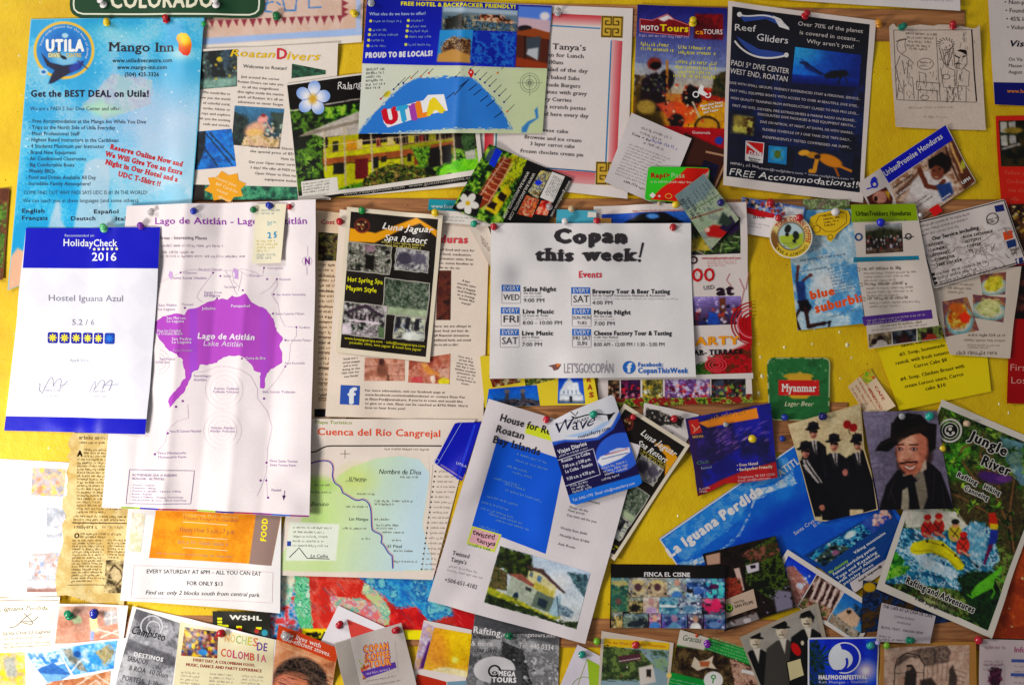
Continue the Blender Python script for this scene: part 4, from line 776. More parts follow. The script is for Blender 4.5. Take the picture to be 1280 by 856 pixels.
c = p.img([(752, 268), (866, 264), (870, 292), (752, 292)], 1.2, '1c4c98'); c.G('1c50a0', '3c6cb0', ax='u'); c.P([(778, 280), (800, 268), (830, 266), (864, 284), (864, 292), (778, 292)], '100c10', 2); c.E(815, 271, 8, 3, '5c8cc8', .5)
p.T('https://www.facebook.com/junglepartyhostel', 790, 266, 72, 2.8, 'a03c48', a=-1); p.M(905, 262, 16, 1, 4, 2, 'b07070'); p.M(905, 268, 14, 1, 4, 2, 'b07070')
c = p.img([(863, 270), (924, 272), (925, 317), (864, 319)], 1, '283424'); c.F(['182018', '2c4024', '48602c', '342838'], 9); c.D(['9ab078', 'c0c8a0', '608040'], 26, .5, .9, (0, .5, 1, 1), 9); c.F(['b0a03c', 'c8b060', '8a7838'], 6, [(0, .6), (.25, .5), (.4, .9), (0, .9)]); c.E(912, 283, 12, 10, '38204c', .6)
p.T('www.junglepartyhostel.com', 877, 324, 48, 3, 'a82c34', a=0, wt=.03); p.M(884, 328, 38, 3, 2.6, 1.4, 'c08080'); p.Ring(867, 325, 4, 2, '4a2030'); p.T('OO', 865, 352, 28, 16, 'b4141c', 'heading_lettering', wt=.03); p.Ring(872, 343, 3, .8, 'e0c0c0', lvl=4); p.T('USD', 879, 362, 14, 5, '383038', jit=1); p.T('at', 896, 369, 20, 13, '30142c', 'heading_lettering', wt=.06)
c = p.img([(866, 371), (926, 370), (928, 405), (867, 407)], 1, '584868', label='picture of a hostel bar with lights'); c.G('9080b8', '302438'); c.D(['e8e0f8', 'c0b0e0'], 14, .8, 1.2, (0, 0, .5, .3), 1, 0); c.B(.55, .05, .68, .8, '6a4030'); c.D(['b8b8d0', '283060', '80304c', '503048', 'd0c0c8', '181420', 'c05038'], 70, 1, 3, (0, .35, 1, 1)); c.P([(.28, .98), (.32, .55), (.5, .6), (.55, 1)], '2c54a0', 2, loc=True)
p.T('PARTY', 858, 432, 66, 10, 'e0982c', 'heading_lettering', wt=.05, lvl=4); p.T('BAR- TERRACE', 862, 444, 66, 6, '201418', 'heading_lettering', wt=.05, serif=True, lvl=4)
for x, y, r in ((940, 404, 26), (940, 404, 22), (940, 404, 18), (940, 404, 13), (940, 404, 9)): p.Ring(x, y, r, 1.6 if r > 20 else 2.2, 'a01020' if r != 18 else 'c86870', 'swirl', 2, a0=90, a1=270)
p.img([(921, 398), (939, 396), (940, 430), (925, 424)], 3, 'a41422', 'red_panel')
c = p.img([(866, 436), (939, 428), (940, 468), (868, 472)], 1.1, 'd8ccc8', 'red_flourish'); c.F(['3c6828', '64883c', '284c20'], 6, [(868, 456), (890, 450), (900, 468), (868, 472)], False); c.P([(940, 426), (920, 436), (900, 448), (884, 452), (880, 460), (900, 470), (940, 470)], '98141c', 5); c.F(['98141c', 'b83038', '781018', '58401c'], 6, [(884, 446), (940, 430), (940, 470), (890, 470)], False, a=.8)
for x, y, r in ((895, 456, 13), (895, 456, 9), (895, 456, 5), (925, 448, 8)): p.Ring(x, y, r, 1.4, 'c85058' if r % 2 else '98141c', 'swirl', 3, ry=r*.65)
for q in (((917, 362), (908, 350), (912, 342)), ((926, 380), (930, 362), (924, 348)), ((932, 362), (936, 340))): p.Ln(q, .8, 'a03840', 'swirl')
c = p.img([(750, 498), (939, 492), (940, 503), (749, 509)], 1.2, '58701c', 'grass_strip'); c.F(['3c5018', '7c9838', 'a8b060', '58301c', '90282c'], 6)
for i, (x0, x1) in enumerate([(760, 774), (776, 800), (803, 828), (831, 887), (889, 931)]):
    c = p.img([(x0, 474-i*.6), (x1, 473.5-i*.6), (x1, 498-i*.6), (x0, 499-i*.6)], 1, '4c3440'); c.F([['30241c', 'a08868'], ['4c2c5c', '2c1830', '803060'], ['b8a858', '807848', '404024'], ['9078b0', '54305c', 'c0b8d0'], ['1c1418', '302420', '485060']][i], 7); c.D([['c8b8a0', '201810', 'a05040'], ['c03040', 'd898a8', '201020'], ['e0e0d0', '485038', 'c8a838'], ['a82838', 'e0a090', 'f0d8d8', '501830'], ['a03028', 'c8a080', '88a050']][i], 45, .9, 2.4, (0, .35, 1, 1))
p.img([(748, 472), (941, 466), (941, 473), (748, 475)], 3, 'cfc8c4', 'white_strip', 0.9); p.done()
p = Paper('parrot_card', 'card', 'green map card with a red parrot picture, hanging diagonally over the red flyer', [(842, 246), (879, 218), (922, 275), (887, 313)], '9aa890', 'gloss', tr=2, tl=2)
c = p.img(p.q, 1.0, '98a88c', 'printed_face'); c.G('98a890', 'a89c90'); c.F(['8ca488', 'a8b49c', '7c8c84'], 10, con=3, a=.7); c.P([(0, 0), (.5, 0), (1, 0), (1, .25), (.6, .32), (0, .3)], '788890', 4, .8, True)
c.L([(861, 275), (902, 262)], 2, '886858'); c.L([(868, 262), (905, 240)], 1.2, '6c7c58'); c.P([(880, 288), (890, 282), (906, 284), (911, 292), (900, 298), (884, 296)], 'a82420', 3); c.E(883, 288, 3, 3, 'e0b8a8'); c.P([(898, 286), (912, 270), (918, 280), (910, 292)], '2c1c40', 2); c.P([(902, 266), (916, 278), (908, 284), (896, 280)], '38443c', 3)
for i in range(7): p.M(856+i*4, 247-i*3, 34-abs(i-3)*3, 1, 4, 1.8, '4c5468', a=57)
for i in range(2): p.T(('LOVE HAY', 'LLUVIA BIRD')[i], 850+i*7, 251+i*-1, (30, 34)[i], 4, '302018', a=57, jit=1)
p.done()

p = Paper('cardboard_strip', 'cardboard', 'narrow tan cardboard strip just above the events heading', [(650, 271), (764, 273), (764, 292), (648, 290)], 'b89058', 'card'); p.done()
# --- teal label and scrap papers under the events sheet
p = Paper('label', 'label', 'teal label with white web address above the Luna resort flyer', [(536, 249), (602, 252), (602, 267), (535, 263)], '14909c', 'card'); p.T('www.footloose.hn', 539, 260, 50, 5, 'd8e8e8', a=2); p.done()
p = Paper('card', 'card', 'thin blue card edge showing just above the weekly events sheet', [(696, 262), (745, 264), (745, 300), (694, 298)], '5ca4b8', 'gloss'); p.img([(735, 265), (745, 266), (745, 272), (734, 272)], 3, 'e0d8d0', 'white_end'); p.done()
p = Paper('paper_sheet', 'sheet', 'beige sheet of small print right of the lake map', [(384, 262), (445, 268), (432, 533), (382, 533)], 'd2bca4', 'paper', l=1)
p.T('Cost list', 401, 280, 30, 5, 'a03c38', 'heading_lettering', wt=.03, a=1); c = p.img([(398, 290), (423, 292), (422, 326), (397, 326)], 1.2, '3c3828'); c.F(['1c1c14', '504830', '808048', '301c18'], 8)
for i in range(27): p.M(398, 332+i*6.5, 20, 1, 4, 2.4, '6a5648' if i % 5 else '2a201c', a=2)
p.img([(393, 511), (408, 511), (408, 521), (393, 521)], 3, '14141c', 'black_box')
for i in range(9): p.Ln([(398, 345+i*19), (420, 346+i*19)], 1.2, '7a6454')
p.done()
p = Paper('paper_sheet', 'sheet', 'white animal care sheet with dog pictures and a blue square logo', [(425, 262), (612, 280), (604, 527), (407, 520)], 'ddcdbf', 'paper', creases=[('v', .5, .6)], wave=.7, bl=2, br=3)
p.T('Animals Honduras', 470, 302, 114, 9, 'c05860', 'heading_lettering', a=1, wt=.06)
for i, t in enumerate(['need food and care for', 'the food, medication,', 'vaccination visits. Even', 'also, some families in', 'able to do so.']): p.T(t, 545, 313+i*5.6, (48, 44, 46, 46, 30)[i], 2.8, '5a4c48', a=2)
c = p.img([(547, 338), (564, 338), (563, 400), (545, 400)], 1.2, '4c2820'); c.F(['341814', '6c3c2c', '502820'], 10)
for i, t in enumerate(['A few', 'months later', 'she is happy', 'and healthy', 'in a loving', 'home like', 'many!']): p.T(t, 582+(i % 2), 353+i*4.6, (10, 24, 24, 24, 22, 20, 12)[i], 2.7, '4a403c', a=12, al='c', jit=.7)
for i, t in enumerate(['here, we are always in', 'need. food, and basic de-', 'all financial donations', 'additional funds, and would', 'also be able to offer!']): p.T(t, 542, 409+i*5.8, (46, 44, 44, 46, 30)[i], 2.9, '4a403c', a=0, it=.15, jit=.4)
c = p.img([(456, 447), (506, 449), (506, 476), (455, 476)], 1, 'b8887c', label='picture of a small dog on stones'); c.F(['b88878', 'c89c8c', 'a0705f'], 8); c.L([(456, 458), (506, 456)], .8, '8a6054'); c.L([(456, 468), (506, 470)], .8, '8a6054'); c.E(478, 462, 7, 10, '7a5444', .5); c.E(477, 452, 3.5, 4, '503028', .3); c.L([(484, 468), (486, 476)], 2, '5a3c30')
c = p.img([(511, 450), (563, 442), (562, 480), (510, 478)], 1, 'b07868', label='picture of a tan puppy'); c.F(['a86c58', 'c08c7c', '985848'], 10); c.E(535, 462, 9, 4, 'c88c50', .4, 40); c.E(530, 456, 4, 3, 'd8a068'); c.L([(540, 464), (550, 470)], 3, 'c88c50'); c.P([(514, 472), (528, 470), (528, 480), (514, 480)], 'c04858', 2, .6); c.E(555, 477, 7, 5, 'd8c840', .3); c.E(541, 474, 3, 5, 'e0c8b8', .3); c.P([(548, 462), (563, 458), (562, 474), (550, 472)], 'd8b8a8', 3, .7)
for i, t in enumerate(['Sandy was a', 'street puppy,', 'and is now', 'living in the', 'USA with her', 'new family!']): p.T(t, 438+(i % 2), 449+i*4.4, (18, 22, 18, 22, 22, 18)[i], 2.5, '4a403c', a=-6, al='c', jit=.7)
for i, t in enumerate(['Toto was a', 'street dog', 'when he was', 'hit by a car.', 'Within medical', 'attention, he', 'is now in a', 'loving home in', 'town.']): p.T(t, 581+(i % 2), 448+i*4.1, (18, 18, 22, 24, 26, 24, 20, 24, 10)[i], 2.4, '4a403c', a=10, al='c', jit=.7)
p.img([(426, 481), (450, 482), (449, 506), (425, 505)], 5, '3c5c9c', 'blue_square', 1); p.T('f', 436, 504, 9, 19, 'd8dce0', 'logo_letter', wt=.05, a=0, lvl=4)
for i, t in enumerate(['For more information, visit our facebook page at', 'www.facebook.com/animalshonduras/ or contact Elsan Paz', 'at Elsan.Paz@animalcare. If you’re in town and would like', 'to give us a visit, Elsan can be reached at 8793-9504. We’d', 'love to hear from you!']): p.T(t, 456, 489+i*5.4, (100, 125, 122, 128, 50)[i], 2.7, '5a4c48', a=1.5)
p.done()
p = Paper('paper_scrap', 'paper scrap', 'folded corner of white paper with slanted lines, left of the weekly events sheet', [(586, 284), (608, 277), (616, 300), (613, 334)], 'd4c8bc', 'paper', gap=1.5, r=3)
for i in range(3): p.M(600+i*1, 296+i*4, 16, 1, 4, 1.6, '6a605c', a=48)
p.done()

# --- sheets low in the pile at the centre: river map, clipping, saturday sheet
p = Paper('postcard', 'postcard', 'white postcard edge with pencil lettering, overexposed at the lower left', [(-30, 572), (86, 578), (74, 748), (-30, 745)], 'e6e4e4', 'gloss')
p.T('EL TA', -8, 594, 32, 7, 'bcbcc0', jit=1); p.Ring(6, 592, 27, .8, 'a8a8ac', ry=22, a0=-30, a1=80)
c = p.img([(40, 584), (82, 586), (79, 621), (38, 619)], 1, 'b8b0a8'); c.F(['a8a4a8', 'c8a090', 'd8b878', '9c98a0'], 8); c.D(['e0b050', 'c88868', '8c8890'], 16, 1.5, 4)
c = p.img([(58, 634), (82, 636), (76, 674), (57, 672)], 1, 'a8a8b0'); c.F(['9ca0a8', 'b8b8c0'], 7); c.E(66, 664, 9, 4, 'e8e8e8', .4)
c = p.img([(36, 692), (80, 690), (72, 740), (33, 740)], 1, 'b0a8a8'); c.F(['b09890', '98a4b4', 'c8b8b8'], 8); c.D(['7888a8', 'a07868', 'd8d0d0'], 26, 1, 3); c.B(0, .72, 1, .84, 'e8e4e4'); c.B(0, .9, 1, 1, '80584c')
for i in range(5): p.M(-10, 622+i*18, 52-(i % 2)*14, 2, 5, 1.6, 'd0d0d8', a=1)
for i in range(12): p.Ring(24+(i % 4)*7, 646+(i//4)*8, 4, .5, 'c4ccd4', 'line_work', 2, 10)
p.done()
torn = [(91, 541), (165, 541), (165, 630), (160, 680), (155, 757), (140, 752), (118, 754), (100, 748), (84, 742), (74, 744), (71, 726), (74, 700), (80, 676), (78, 655), (84, 645), (78, 634), (79, 622), (85, 617), (83, 607), (86, 600), (83, 590), (88, 576), (84, 570), (89, 563), (85, 556), (87, 548)]
p = Paper('newspaper_clipping', 'newspaper clipping', 'torn yellowed newspaper clipping with a small grey picture, hanging under the hotel award', [(70, 540), (166, 540), (166, 758), (70, 758)], 'c4b084', 'news', outline=torn, step=2, bl=5, l=3, wave=1.2, ang=1)
c = p.sheet; c.F(['b49c6c', 'c8b68c', 'd2c298', 'bca678'], 24, con=2.4, a=.8)
p.M(99, 549, 24, 1, 4, 3.4, '4a3c28'); p.M(125, 549, 16, 1, 4, 3, 'a08e68'); p.M(99, 554, 34, 1, 4, 2, '6a5a40'); p.T('A', 97, 570, 6, 7, '2a2018', wt=.06); p.M(105, 563, 48, 3, 4, 2, '5a4a34'); p.M(97, 575, 58, 17, 4.1, 2, '5e4e38'); p.M(92, 646, 66, 3, 4.1, 2, '5e4e38')
p.Ln([(90, 653), (158, 654)], 1, '4a3c28'); p.M(93, 660, 30, 1, 4, 3.4, '4a3c28'); p.M(127, 660, 28, 1, 4, 3, 'a08e68'); p.T('O', 93, 672, 6, 6, '2a2018', wt=.04); p.M(100, 668, 52, 2, 3.6, 2, '5e4e38'); p.M(91, 676, 40, 15, 3.6, 1.8, '5e4e38'); p.M(134, 676, 24, 7, 3.6, 1.8, '5e4e38'); p.Ln([(86, 730), (132, 731)], .8, '4a3c28')
c = p.img([(132, 700), (158, 699), (156, 741), (129, 741)], 1, '988868'); c.F(['4c4434', 'b0a080', '786c54', 'c8b890'], 6, con=4); c.E(146, 716, 8, 10, 'b8a888', .4); c.L([(136, 714), (142, 706), (150, 712), (154, 722), (146, 730)], 1.5, '3a3228')
p.Ln([(95, 657), (132, 705)], .6, 'd8c8a0', 'fold_line'); p.Ln([(126, 706), (110, 741)], .5, 'd8c8a0', 'fold_line'); p.done()

p = Paper('river_map', 'map', 'green and blue Cuenca del Río Cangrejal river map with orange heading', [(384, 523), (594, 524), (541, 724), (341, 718)], 'dccfc4', 'paper', bl=2, br=2, b=2, wave=.6, creases=[('u', .42, .5)])
def fillmap(q, base): return p.img(q, 1.25, base, 'map_area')
c = fillmap([(376, 568), (536, 568), (540, 715), (345, 715)], 'dccfc4')
green = [(392, 640), (380, 640), (372, 664), (347, 700), (346, 712), (420, 714), (540, 712), (541, 700), (533, 678), (528, 655), (533, 620), (537, 592), (524, 574), (500, 570), (470, 573), (440, 584), (424, 594), (416, 604), (390, 600), (384, 612)]
c.P(green, 'b8cf94', 2.5); g2 = np.clip((c.X-425)/95+(c.Y-640)/420, 0, 1); ins = inside(green, c.X, c.Y); blue = hx('bcd4e0')*(g2[..., None])+hx('c0d4a0')*(1-g2[..., None]); c.C = np.where(ins[..., None], blue, c.C); c.E(446, 600, 20, 16, 'c2cf70', 1.4, a=.5); c.E(398, 650, 16, 40, 'aace78', 1.4, a=.5)
c.E(395, 606, 20, 10, 'a8c878', 1); c.P([(362, 652), (424, 655), (420, 700), (357, 700)], 'dce4d4', 2)
p.T('Mapa Turístico', 394, 529, 46, 4, '8ea04c', a=1); p.T('Cuenca del Río Cangrejal', 397, 543, 153, 8.5, 'd05c3c', 'heading_lettering', a=1, wt=.015)
riv = bez([(388, 579), (405, 574), (420, 572), (415, 594)])+bez([(415, 594), (418, 612), (424, 600), (428, 616)])+bez([(428, 616), (440, 622), (444, 628), (452, 624)])+bez([(452, 624), (468, 626), (462, 650), (465, 662)])+bez([(465, 662), (470, 668), (480, 664), (476, 678)])+bez([(476, 678), (484, 684), (482, 690), (490, 694)])+[(491, 710)]
p.Ln([(x+1.2, y-1.2) for x, y in riv], .9, 'b87888', 'river', 2); p.Ln(riv, 1.3, '34509c', 'river', 3)
p.Ln(bez([(388, 565), (402, 565), (398, 557), (416, 557)])+[(470, 557), (552, 557)], 1.6, '3a3430', 'road'); p.Ln([(431, 562), (431, 573)], .7, '4a443c'); p.Ln([(425, 567), (437, 567)], .7, '4a443c')
p.M(480, 562, 66, 1, 4, 2, '7a7468', a=1)
for t, x, y, w, h, it in (('Nombre de Dios', 473, 592, 53, 6, .2), ('Bonito', 388, 632, 22, 5, .2), ('El Naranjo', 436, 600, 22, 4, 0), ('Las Mangas', 436, 650, 24, 3.6, 0), ('El Pital', 484, 684, 18, 3.6, 0), ('La Ceiba', 388, 696, 22, 4, .1)): p.T(t, x, y, w, h, '3c443c', a=1, it=it, jit=.7)
for x, y, w in ((500, 597, 26), (392, 607, 22), (388, 616, 26), (468, 627, 20), (468, 631, 24), (490, 627, 28), (432, 602, 26), (446, 618, 24), (432, 634, 28), (468, 650, 20), (428, 661, 34), (470, 657, 28), (470, 661, 24), (478, 666, 26), (452, 674, 12), (490, 676, 12), (492, 689, 24), (492, 702, 30)): p.M(x, y, w, 1, 4, 1.9, '4c5648', a=1)
for i in range(5): p.M(366, 660+i*5.6, 50-(i % 2)*8, 1, 4, 2, '6a7468', a=1)
p.img([(359, 676), (364, 676), (364, 682), (359, 682)], 3, '3c5090', 'badge'); p.Ln([(362, 696), (374, 684), (384, 697), (412, 698)], 1, '3a4438')
for i in range(20): p.Dot(544-i*.9, 589+i*6.4, 1.1, '4a4440'); p.M(548-i*.9, 590+i*6.4, 26-(i*3 % 9), 1, 4, 1.8, '8a8078', a=1)
p.Ln([(541, 580), (536, 640), (528, 712)], .5, 'b8aca0'); p.done()

p = Paper('dinner_sheet', 'sheet', 'white sheet saying every Saturday at 6PM all you can eat, under the lake map', [(161, 625), (352, 641), (351, 765), (152, 749)], 'e2dede', 'paper', b=2, bl=4, wave=.9, ang=1.2)
c = p.img([(196, 628), (352, 642), (340, 706), (186, 697)], 1.2, 'd88c24', 'orange_panel'); c.F(['d8962c', 'cc8420', 'e09c34'], 24, con=2); c.P([(320, 640), (352, 642), (340, 708), (311, 706)], '8c7a74', 1.2)
p.T('FOOD', 333, 676, 28, 7, 'e8d428', 'heading_lettering', a=-86, wt=.05)
for i, (t, x, w, cc) in enumerate([('Hopping Pub Games', 228, 70, 'd8b880'), ('Happy Hours in Garden', 229, 68, 'a87858'), ('Happy Hour 5 p.m - 7 p.m', 224, 68, 'a87858')]): p.T(t, x, (644, 649, 664)[i], w, (3, 4, 6)[i], cc, a=3)
for y in (652, 670, 684): p.Ln([(228, y), (284, y+4)], .8, 'e8cc90')
p.M(222, 679, 64, 1, 4, 3, 'a87040', a=3); p.M(196, 692, 110, 1, 4, 2, 'a87040', a=3)
c = p.img([(165, 640), (182, 642), (176, 690), (160, 688)], 1.5, 'd0ccb8', 'faded_edge'); c.F(['c8c8a8', 'e0dcd4', 'c4bca8'], 8)
p.Ln([(168, 706), (342, 714), (341, 752), (165, 746)], .6, 'c8a8a8', closed=True)
p.T('EVERY SATURDAY AT 6PM – ALL YOU CAN EAT', 183, 716, 144, 5, '4c4a4c', a=1); p.T('FOR ONLY $13', 233, 731, 45, 5, '4c4a4c', a=1); p.T('Find us: only 2 blocks south from central park', 182, 742, 143, 5, '4c4a4c', a=1.2, it=.22); p.done()

# --- lower left corner
p = Paper('visiting_card', 'card', 'cream card with a line drawn iguana and script lettering, at the left edge', [(-30, 748), (78, 744), (70, 808), (-30, 815)], 'e2dac8', 'card', ang=-3)
p.Ln([(-30, 751), (76, 748)], 1, '8a8078'); p.T('La Iguana Perdida', -8, 764, 70, 5, '6a645c', it=.3, jit=1, a=-3); p.T('Santa Cruz La Laguna', 2, 794, 60, 4.4, '6a645c', it=.2, jit=1, a=-3)
p.Ln(bez([(11, 784), (22, 786), (26, 772), (40, 766)]), 1, '6a645c'); p.Ln(bez([(20, 782), (30, 770), (36, 784), (48, 770)]), 1, '6a645c'); p.Ln(bez([(30, 766), (40, 776), (48, 784), (28, 778)]), 1, '6a645c'); p.M(-4, 800, 68, 1, 4, 2, '8a8478'); p.M(4, 806, 60, 2, 4, 2, '8a8478'); p.done()
p = Paper('postcard', 'postcard', 'postcard of a hostel room with pink walls and white window frames', [(76, 752), (161, 756), (153, 808), (64, 812)], 'e4dcd4', 'gloss')
c = p.img([(78, 755), (146, 758), (149, 800), (70, 803)], 1, 'c8a090'); c.G('b89c90', 'c88470'); c.F(['c89484', 'd8b0a0', 'b88874'], 16, con=2, a=.6); c.P([(92, 770), (102, 768), (104, 777), (94, 778)], 'b8c8a0', 1.2); c.P([(112, 772), (122, 770), (122, 790), (114, 790)], 'e0e0a8', 2); c.P([(113, 788), (118, 788), (117, 800), (113, 800)], '90a0d0', 1.5)
c.P([(130, 764), (146, 762), (148, 778), (132, 782)], 'b8b4b4', 1); [c.L(q, 1.2, 'e8e4e0') for q in ([(130, 773), (148, 770)], [(139, 762), (140, 780)], [(120, 786), (149, 793)], [(126, 796), (149, 787)])]; p.done()
p = Paper('postcard', 'postcard', 'white framed postcard of a lake, a volcano and two carved cats', [(-30, 814), (158, 796), (141, 900), (-30, 900)], 'e4e2de', 'gloss', ang=-4)
c = p.img([(-20, 816), (32, 814), (31, 860), (-20, 880)], 1, 'd8b848'); c.F(['e0c048', 'c8b070', 'b8b0a0', 'e8d068'], 9); c.P([(4, 822), (18, 820), (22, 845), (8, 846)], 'a8a8a0', 3)
c = p.img([(33, 815), (76, 811), (88, 843), (62, 858), (32, 860)][:4], 1, '70a0d0'); c.G('8cb0dc', 'dce4ec', 0, .5); c.F(['4c84c4', 'dce8f4', '84b0dc'], 8, [(0, 0), (1, 0), (1, .4), (0, .4)]); c.P([(42, 838), (54, 832), (68, 826), (88, 842), (60, 846)], '4870a8', 2); c.P([(34, 840), (90, 843), (62, 860), (30, 860)], '7ca4d0', 2); c.P([(32, 850), (50, 848), (60, 860), (30, 864)], '908870', 3)
c = p.img([(75, 808), (148, 799), (142, 835), (92, 843)], 1, '5898d0'); c.G('a8c8e4', '3c88cc'); c.F(['3c84c8', '78b0dc', 'c8dcec'], 10, a=.7); c.F(['90908c', 'b0b0a4', '787c78'], 4, [(.05, .1), (.18, .05), (.3, .5), (.35, .95), (.2, .9), (.08, .5)]); c.F(['98906c', 'b0a888', '807c68'], 4, [(.6, .3), (.85, .1), (.98, .4), (.8, .9), (.7, .6)]); c.L([(90, 838), (104, 822), (112, 826)], 2, 'e8f0f8'); c.E(98, 816, 5, 4, '2c5c94', .5)
c = p.img([(40, 866), (62, 852), (92, 848), (120, 880)], 1.2, 'b07858'); c.F(['c0886c', 'a06848', 'd8b0a0'], 8)
c = p.img([(90, 849), (138, 838), (134, 890), (110, 890)], 1.2, 'b8845c'); c.F(['b88864', 'a87050', 'c8a088'], 12); [c.L(q, 1.3, 'e4dcd4') for q in ([(96, 856), (118, 842), (138, 856)], [(104, 862), (120, 850), (134, 866)])]; p.done()

# --- bottom row, from left to right
p = Paper('sticker', 'sticker', 'dark green WSHL radio sticker with yellow bars on the bottom rail', [(266, 763), (339, 764), (338, 797), (266, 795)], '2c2c20', 'gloss')
p.T('WSHL', 288, 773, 40, 5.5, 'dcdcd0', 'heading_lettering', wt=.05, a=1)
for x, y, w in ((272, 771, 6), (272, 775, 6), (272, 779, 6), (278, 780, 8), (296, 781, 7), (321, 782, 7)): p.Poly([(x, y), (x+w, y), (x+w, y+3), (x, y+3)], 'd8dc30', 'bars')
p.Dot(332, 789, 4, '3c90a0'); p.Dot(322, 787, 3, 'a03020'); p.Dot(300, 786, 3, '902820'); p.done()
p = Paper('timetable_flyer', 'flyer', 'white sheet with a grey travel flyer and the cream Noches de Colombia programme', [(166, 757), (347, 797), (336, 900), (138, 900)], 'e2dedc', 'gloss', ang=11, bl=3)
c = p.img([(171, 760), (226, 779), (211, 880), (143, 862)], 1, '8c8c8e', label='grey printed half with a curled emblem'); c.F(['6c6c70', 'a4a4a8', '8c8c90', 'b8b8bc'], 20, con=3); c.P([(0, .35), (1, .42), (1, .55), (0, .48)], '58585c', 3, .7, True); c.P([(0, .6), (1, .66), (1, .8), (0, .74)], 'b8b8ba', 5, .6, True)
p.Ring(190, 782, 13, 1.6, 'c8c8cc', a0=150, a1=400); p.Ring(192, 784, 8, 1.4, 'c8c8cc', a0=120, a1=380); p.T('Cambiseo', 164, 790, 42, 10, '2c2c30', 'heading_lettering', it=.3, wt=.01, a=14, jit=1); p.T('DESTINOS', 168, 818, 36, 5, 'e0e0e0', wt=.05, a=14)
for i, (t, x, w) in enumerate([('SABADOS', 160, 25), ('8 ROA  10 00am', 162, 48), ('PORTEJA  1 30pm', 153, 52)]): p.T(t, x, 824+i*12, w, 6.5, '505054', a=14)
c = p.img([(225, 777), (345, 797), (334, 900), (212, 900)], 4, 'd8cfae', 'cream_programme'); c = p.img([(231, 783), (274, 788), (272, 822), (226, 819)], 1, '806848', label='crowded market picture'); c.F(['6c4c48', 'a88c50', '504058', 'c8a838'], 8); c.D(['3c3060', 'd8c878', '2c2018', 'b89898', 'd8b838', '4878a8', '904038'], 110, 1, 3); c.E(254, 814, 6, 4, '4888c0', .3)
for i, (ch, cc) in enumerate(zip('NOCHES', ['d8a050', 'c8b070', '88a060', 'a8b888', 'b8b050', 'c07858'])): p.T(ch, 281+i*7.2, 800+i*.9, 6.4, 10, cc, 'heading_lettering', wt=.01, a=6)
p.T('DE', 322, 810, 13, 10, '6c4c8c', 'heading_lettering', wt=.02, a=6)
for i, (ch, cc) in enumerate(zip('COLOMBIA', ['c06048', 'c05070', 'b05078', 'a84c80', 'b05868', 'c06048', 'a06080', 'c87080'])): p.T(ch, 276+i*7.2+(2.4 if ch == 'I' else 0), 819+i*1, 1.8 if ch == 'I' else 6.4, 10, cc, 'heading_lettering', wt=.02, a=6)
p.T('EVERY DAY, A COLOMBIAN FOOD,', 241, 826, 78, 3.8, '8c2c2c', a=5, wt=.04); p.T('MUSIC, DANCE AND PARTY EXPERIENCE', 232, 832, 95, 3.8, '8c2c2c', a=5, wt=.04)
for x, w in ((226, 24), (262, 30), (302, 26)):
    for i in range(4): p.M(x-i*.5, 841+i*4.4+(x-226)*.06, w, 1, 4, 2, '8a7c60', a=4)
p.done()
p = Paper('white_card', 'card', 'white card with a plain red triangle, above the coffee tour flyer', [(423, 756), (484, 784), (462, 836), (399, 806)], 'e4dfe6', 'card'); p.Poly([(434, 773), (468, 787), (442, 805), (438, 792)], 'c05048', 'triangle'); p.done()
p = Paper('stove_flyer', 'flyer', 'orange flyer about fuel-efficient stoves with a dark haired head below', [(350, 778), (424, 808), (408, 900), (335, 900)], 'b88468', 'gloss', ang=18, r=1.5)
c = p.img([(350, 778), (424, 808), (408, 900), (335, 900)], 1.05, 'c09074', 'printed_face'); c.F(['c89878', 'b88060', 'd0a488'], 16, con=2); c.P([(350, 776), (426, 806), (420, 826), (345, 795)], 'b04c20', 1); c.L([(344, 801), (402, 824)], 1.5, 'd8a888', .7); c.F(['9a684c', 'c89c80'], 8, [(403, 828), (420, 824), (416, 850), (404, 850)], False)
c.E(375, 850, 33, 31, '5a4840', .15); c.F(['2c2422', '4c3e38', '6c5c50', '3c302c'], 5, [(343, 850), (348, 832), (362, 822), (382, 820), (398, 828), (408, 842), (408, 900), (343, 900)], False, con=2.4); c.E(364, 856, 22, 18, 'c88468', .35); c.E(358, 852, 12, 9, 'e0927c', .7); c.D(['6c5c50', '2a2220'], 60, .5, .9, (.1, .42, .95, .7), 9, 20, .5)
p.T('Save lives with', 353, 790, 52, 5.5, 'e8dcd4', a=20, serif=True); p.T('fuel-efficient stoves.', 355, 797, 62, 5.5, 'e8dcd4', a=20, serif=True); p.done()
p = Paper('window_picture', 'picture', 'picture of a glowing yellow room corner with purple edge, left of the rafting flyer', [(530, 774), (590, 786), (580, 872), (512, 860)], 'd8ccc8', 'gloss')
c = p.img([(543, 783), (590, 791), (584, 846), (528, 836)], 1, 'd8a030'); c.G('c89040', 'e0b048'); c.E(574, 800, 26, 26, 'e0b810', .9); c.E(548, 812, 14, 24, 'd08c48', .9, a=.7); c.P([(541, 836), (556, 833), (584, 838), (584, 850), (540, 846)], 'e4d4a8', 1.5); c.E(569, 824, 4, 4, 'f4ec80', .8)
c = p.img([(530, 776), (543, 783), (529, 836), (517, 838)], 1.2, 'c0b0c0'); c.F(['d0c8d0', 'a894b4', 'c8a890'], 7); c.P([(536, 800), (541, 802), (530, 835), (524, 835)], '5c3070', 2)
c = p.img([(521, 842), (558, 852), (556, 880), (515, 880)], 2, 'a83c20', 'red_strip'); c = p.img([(559, 852), (584, 850), (580, 880), (557, 880)], 2, '7890a0', 'grey_strip'); p.done()
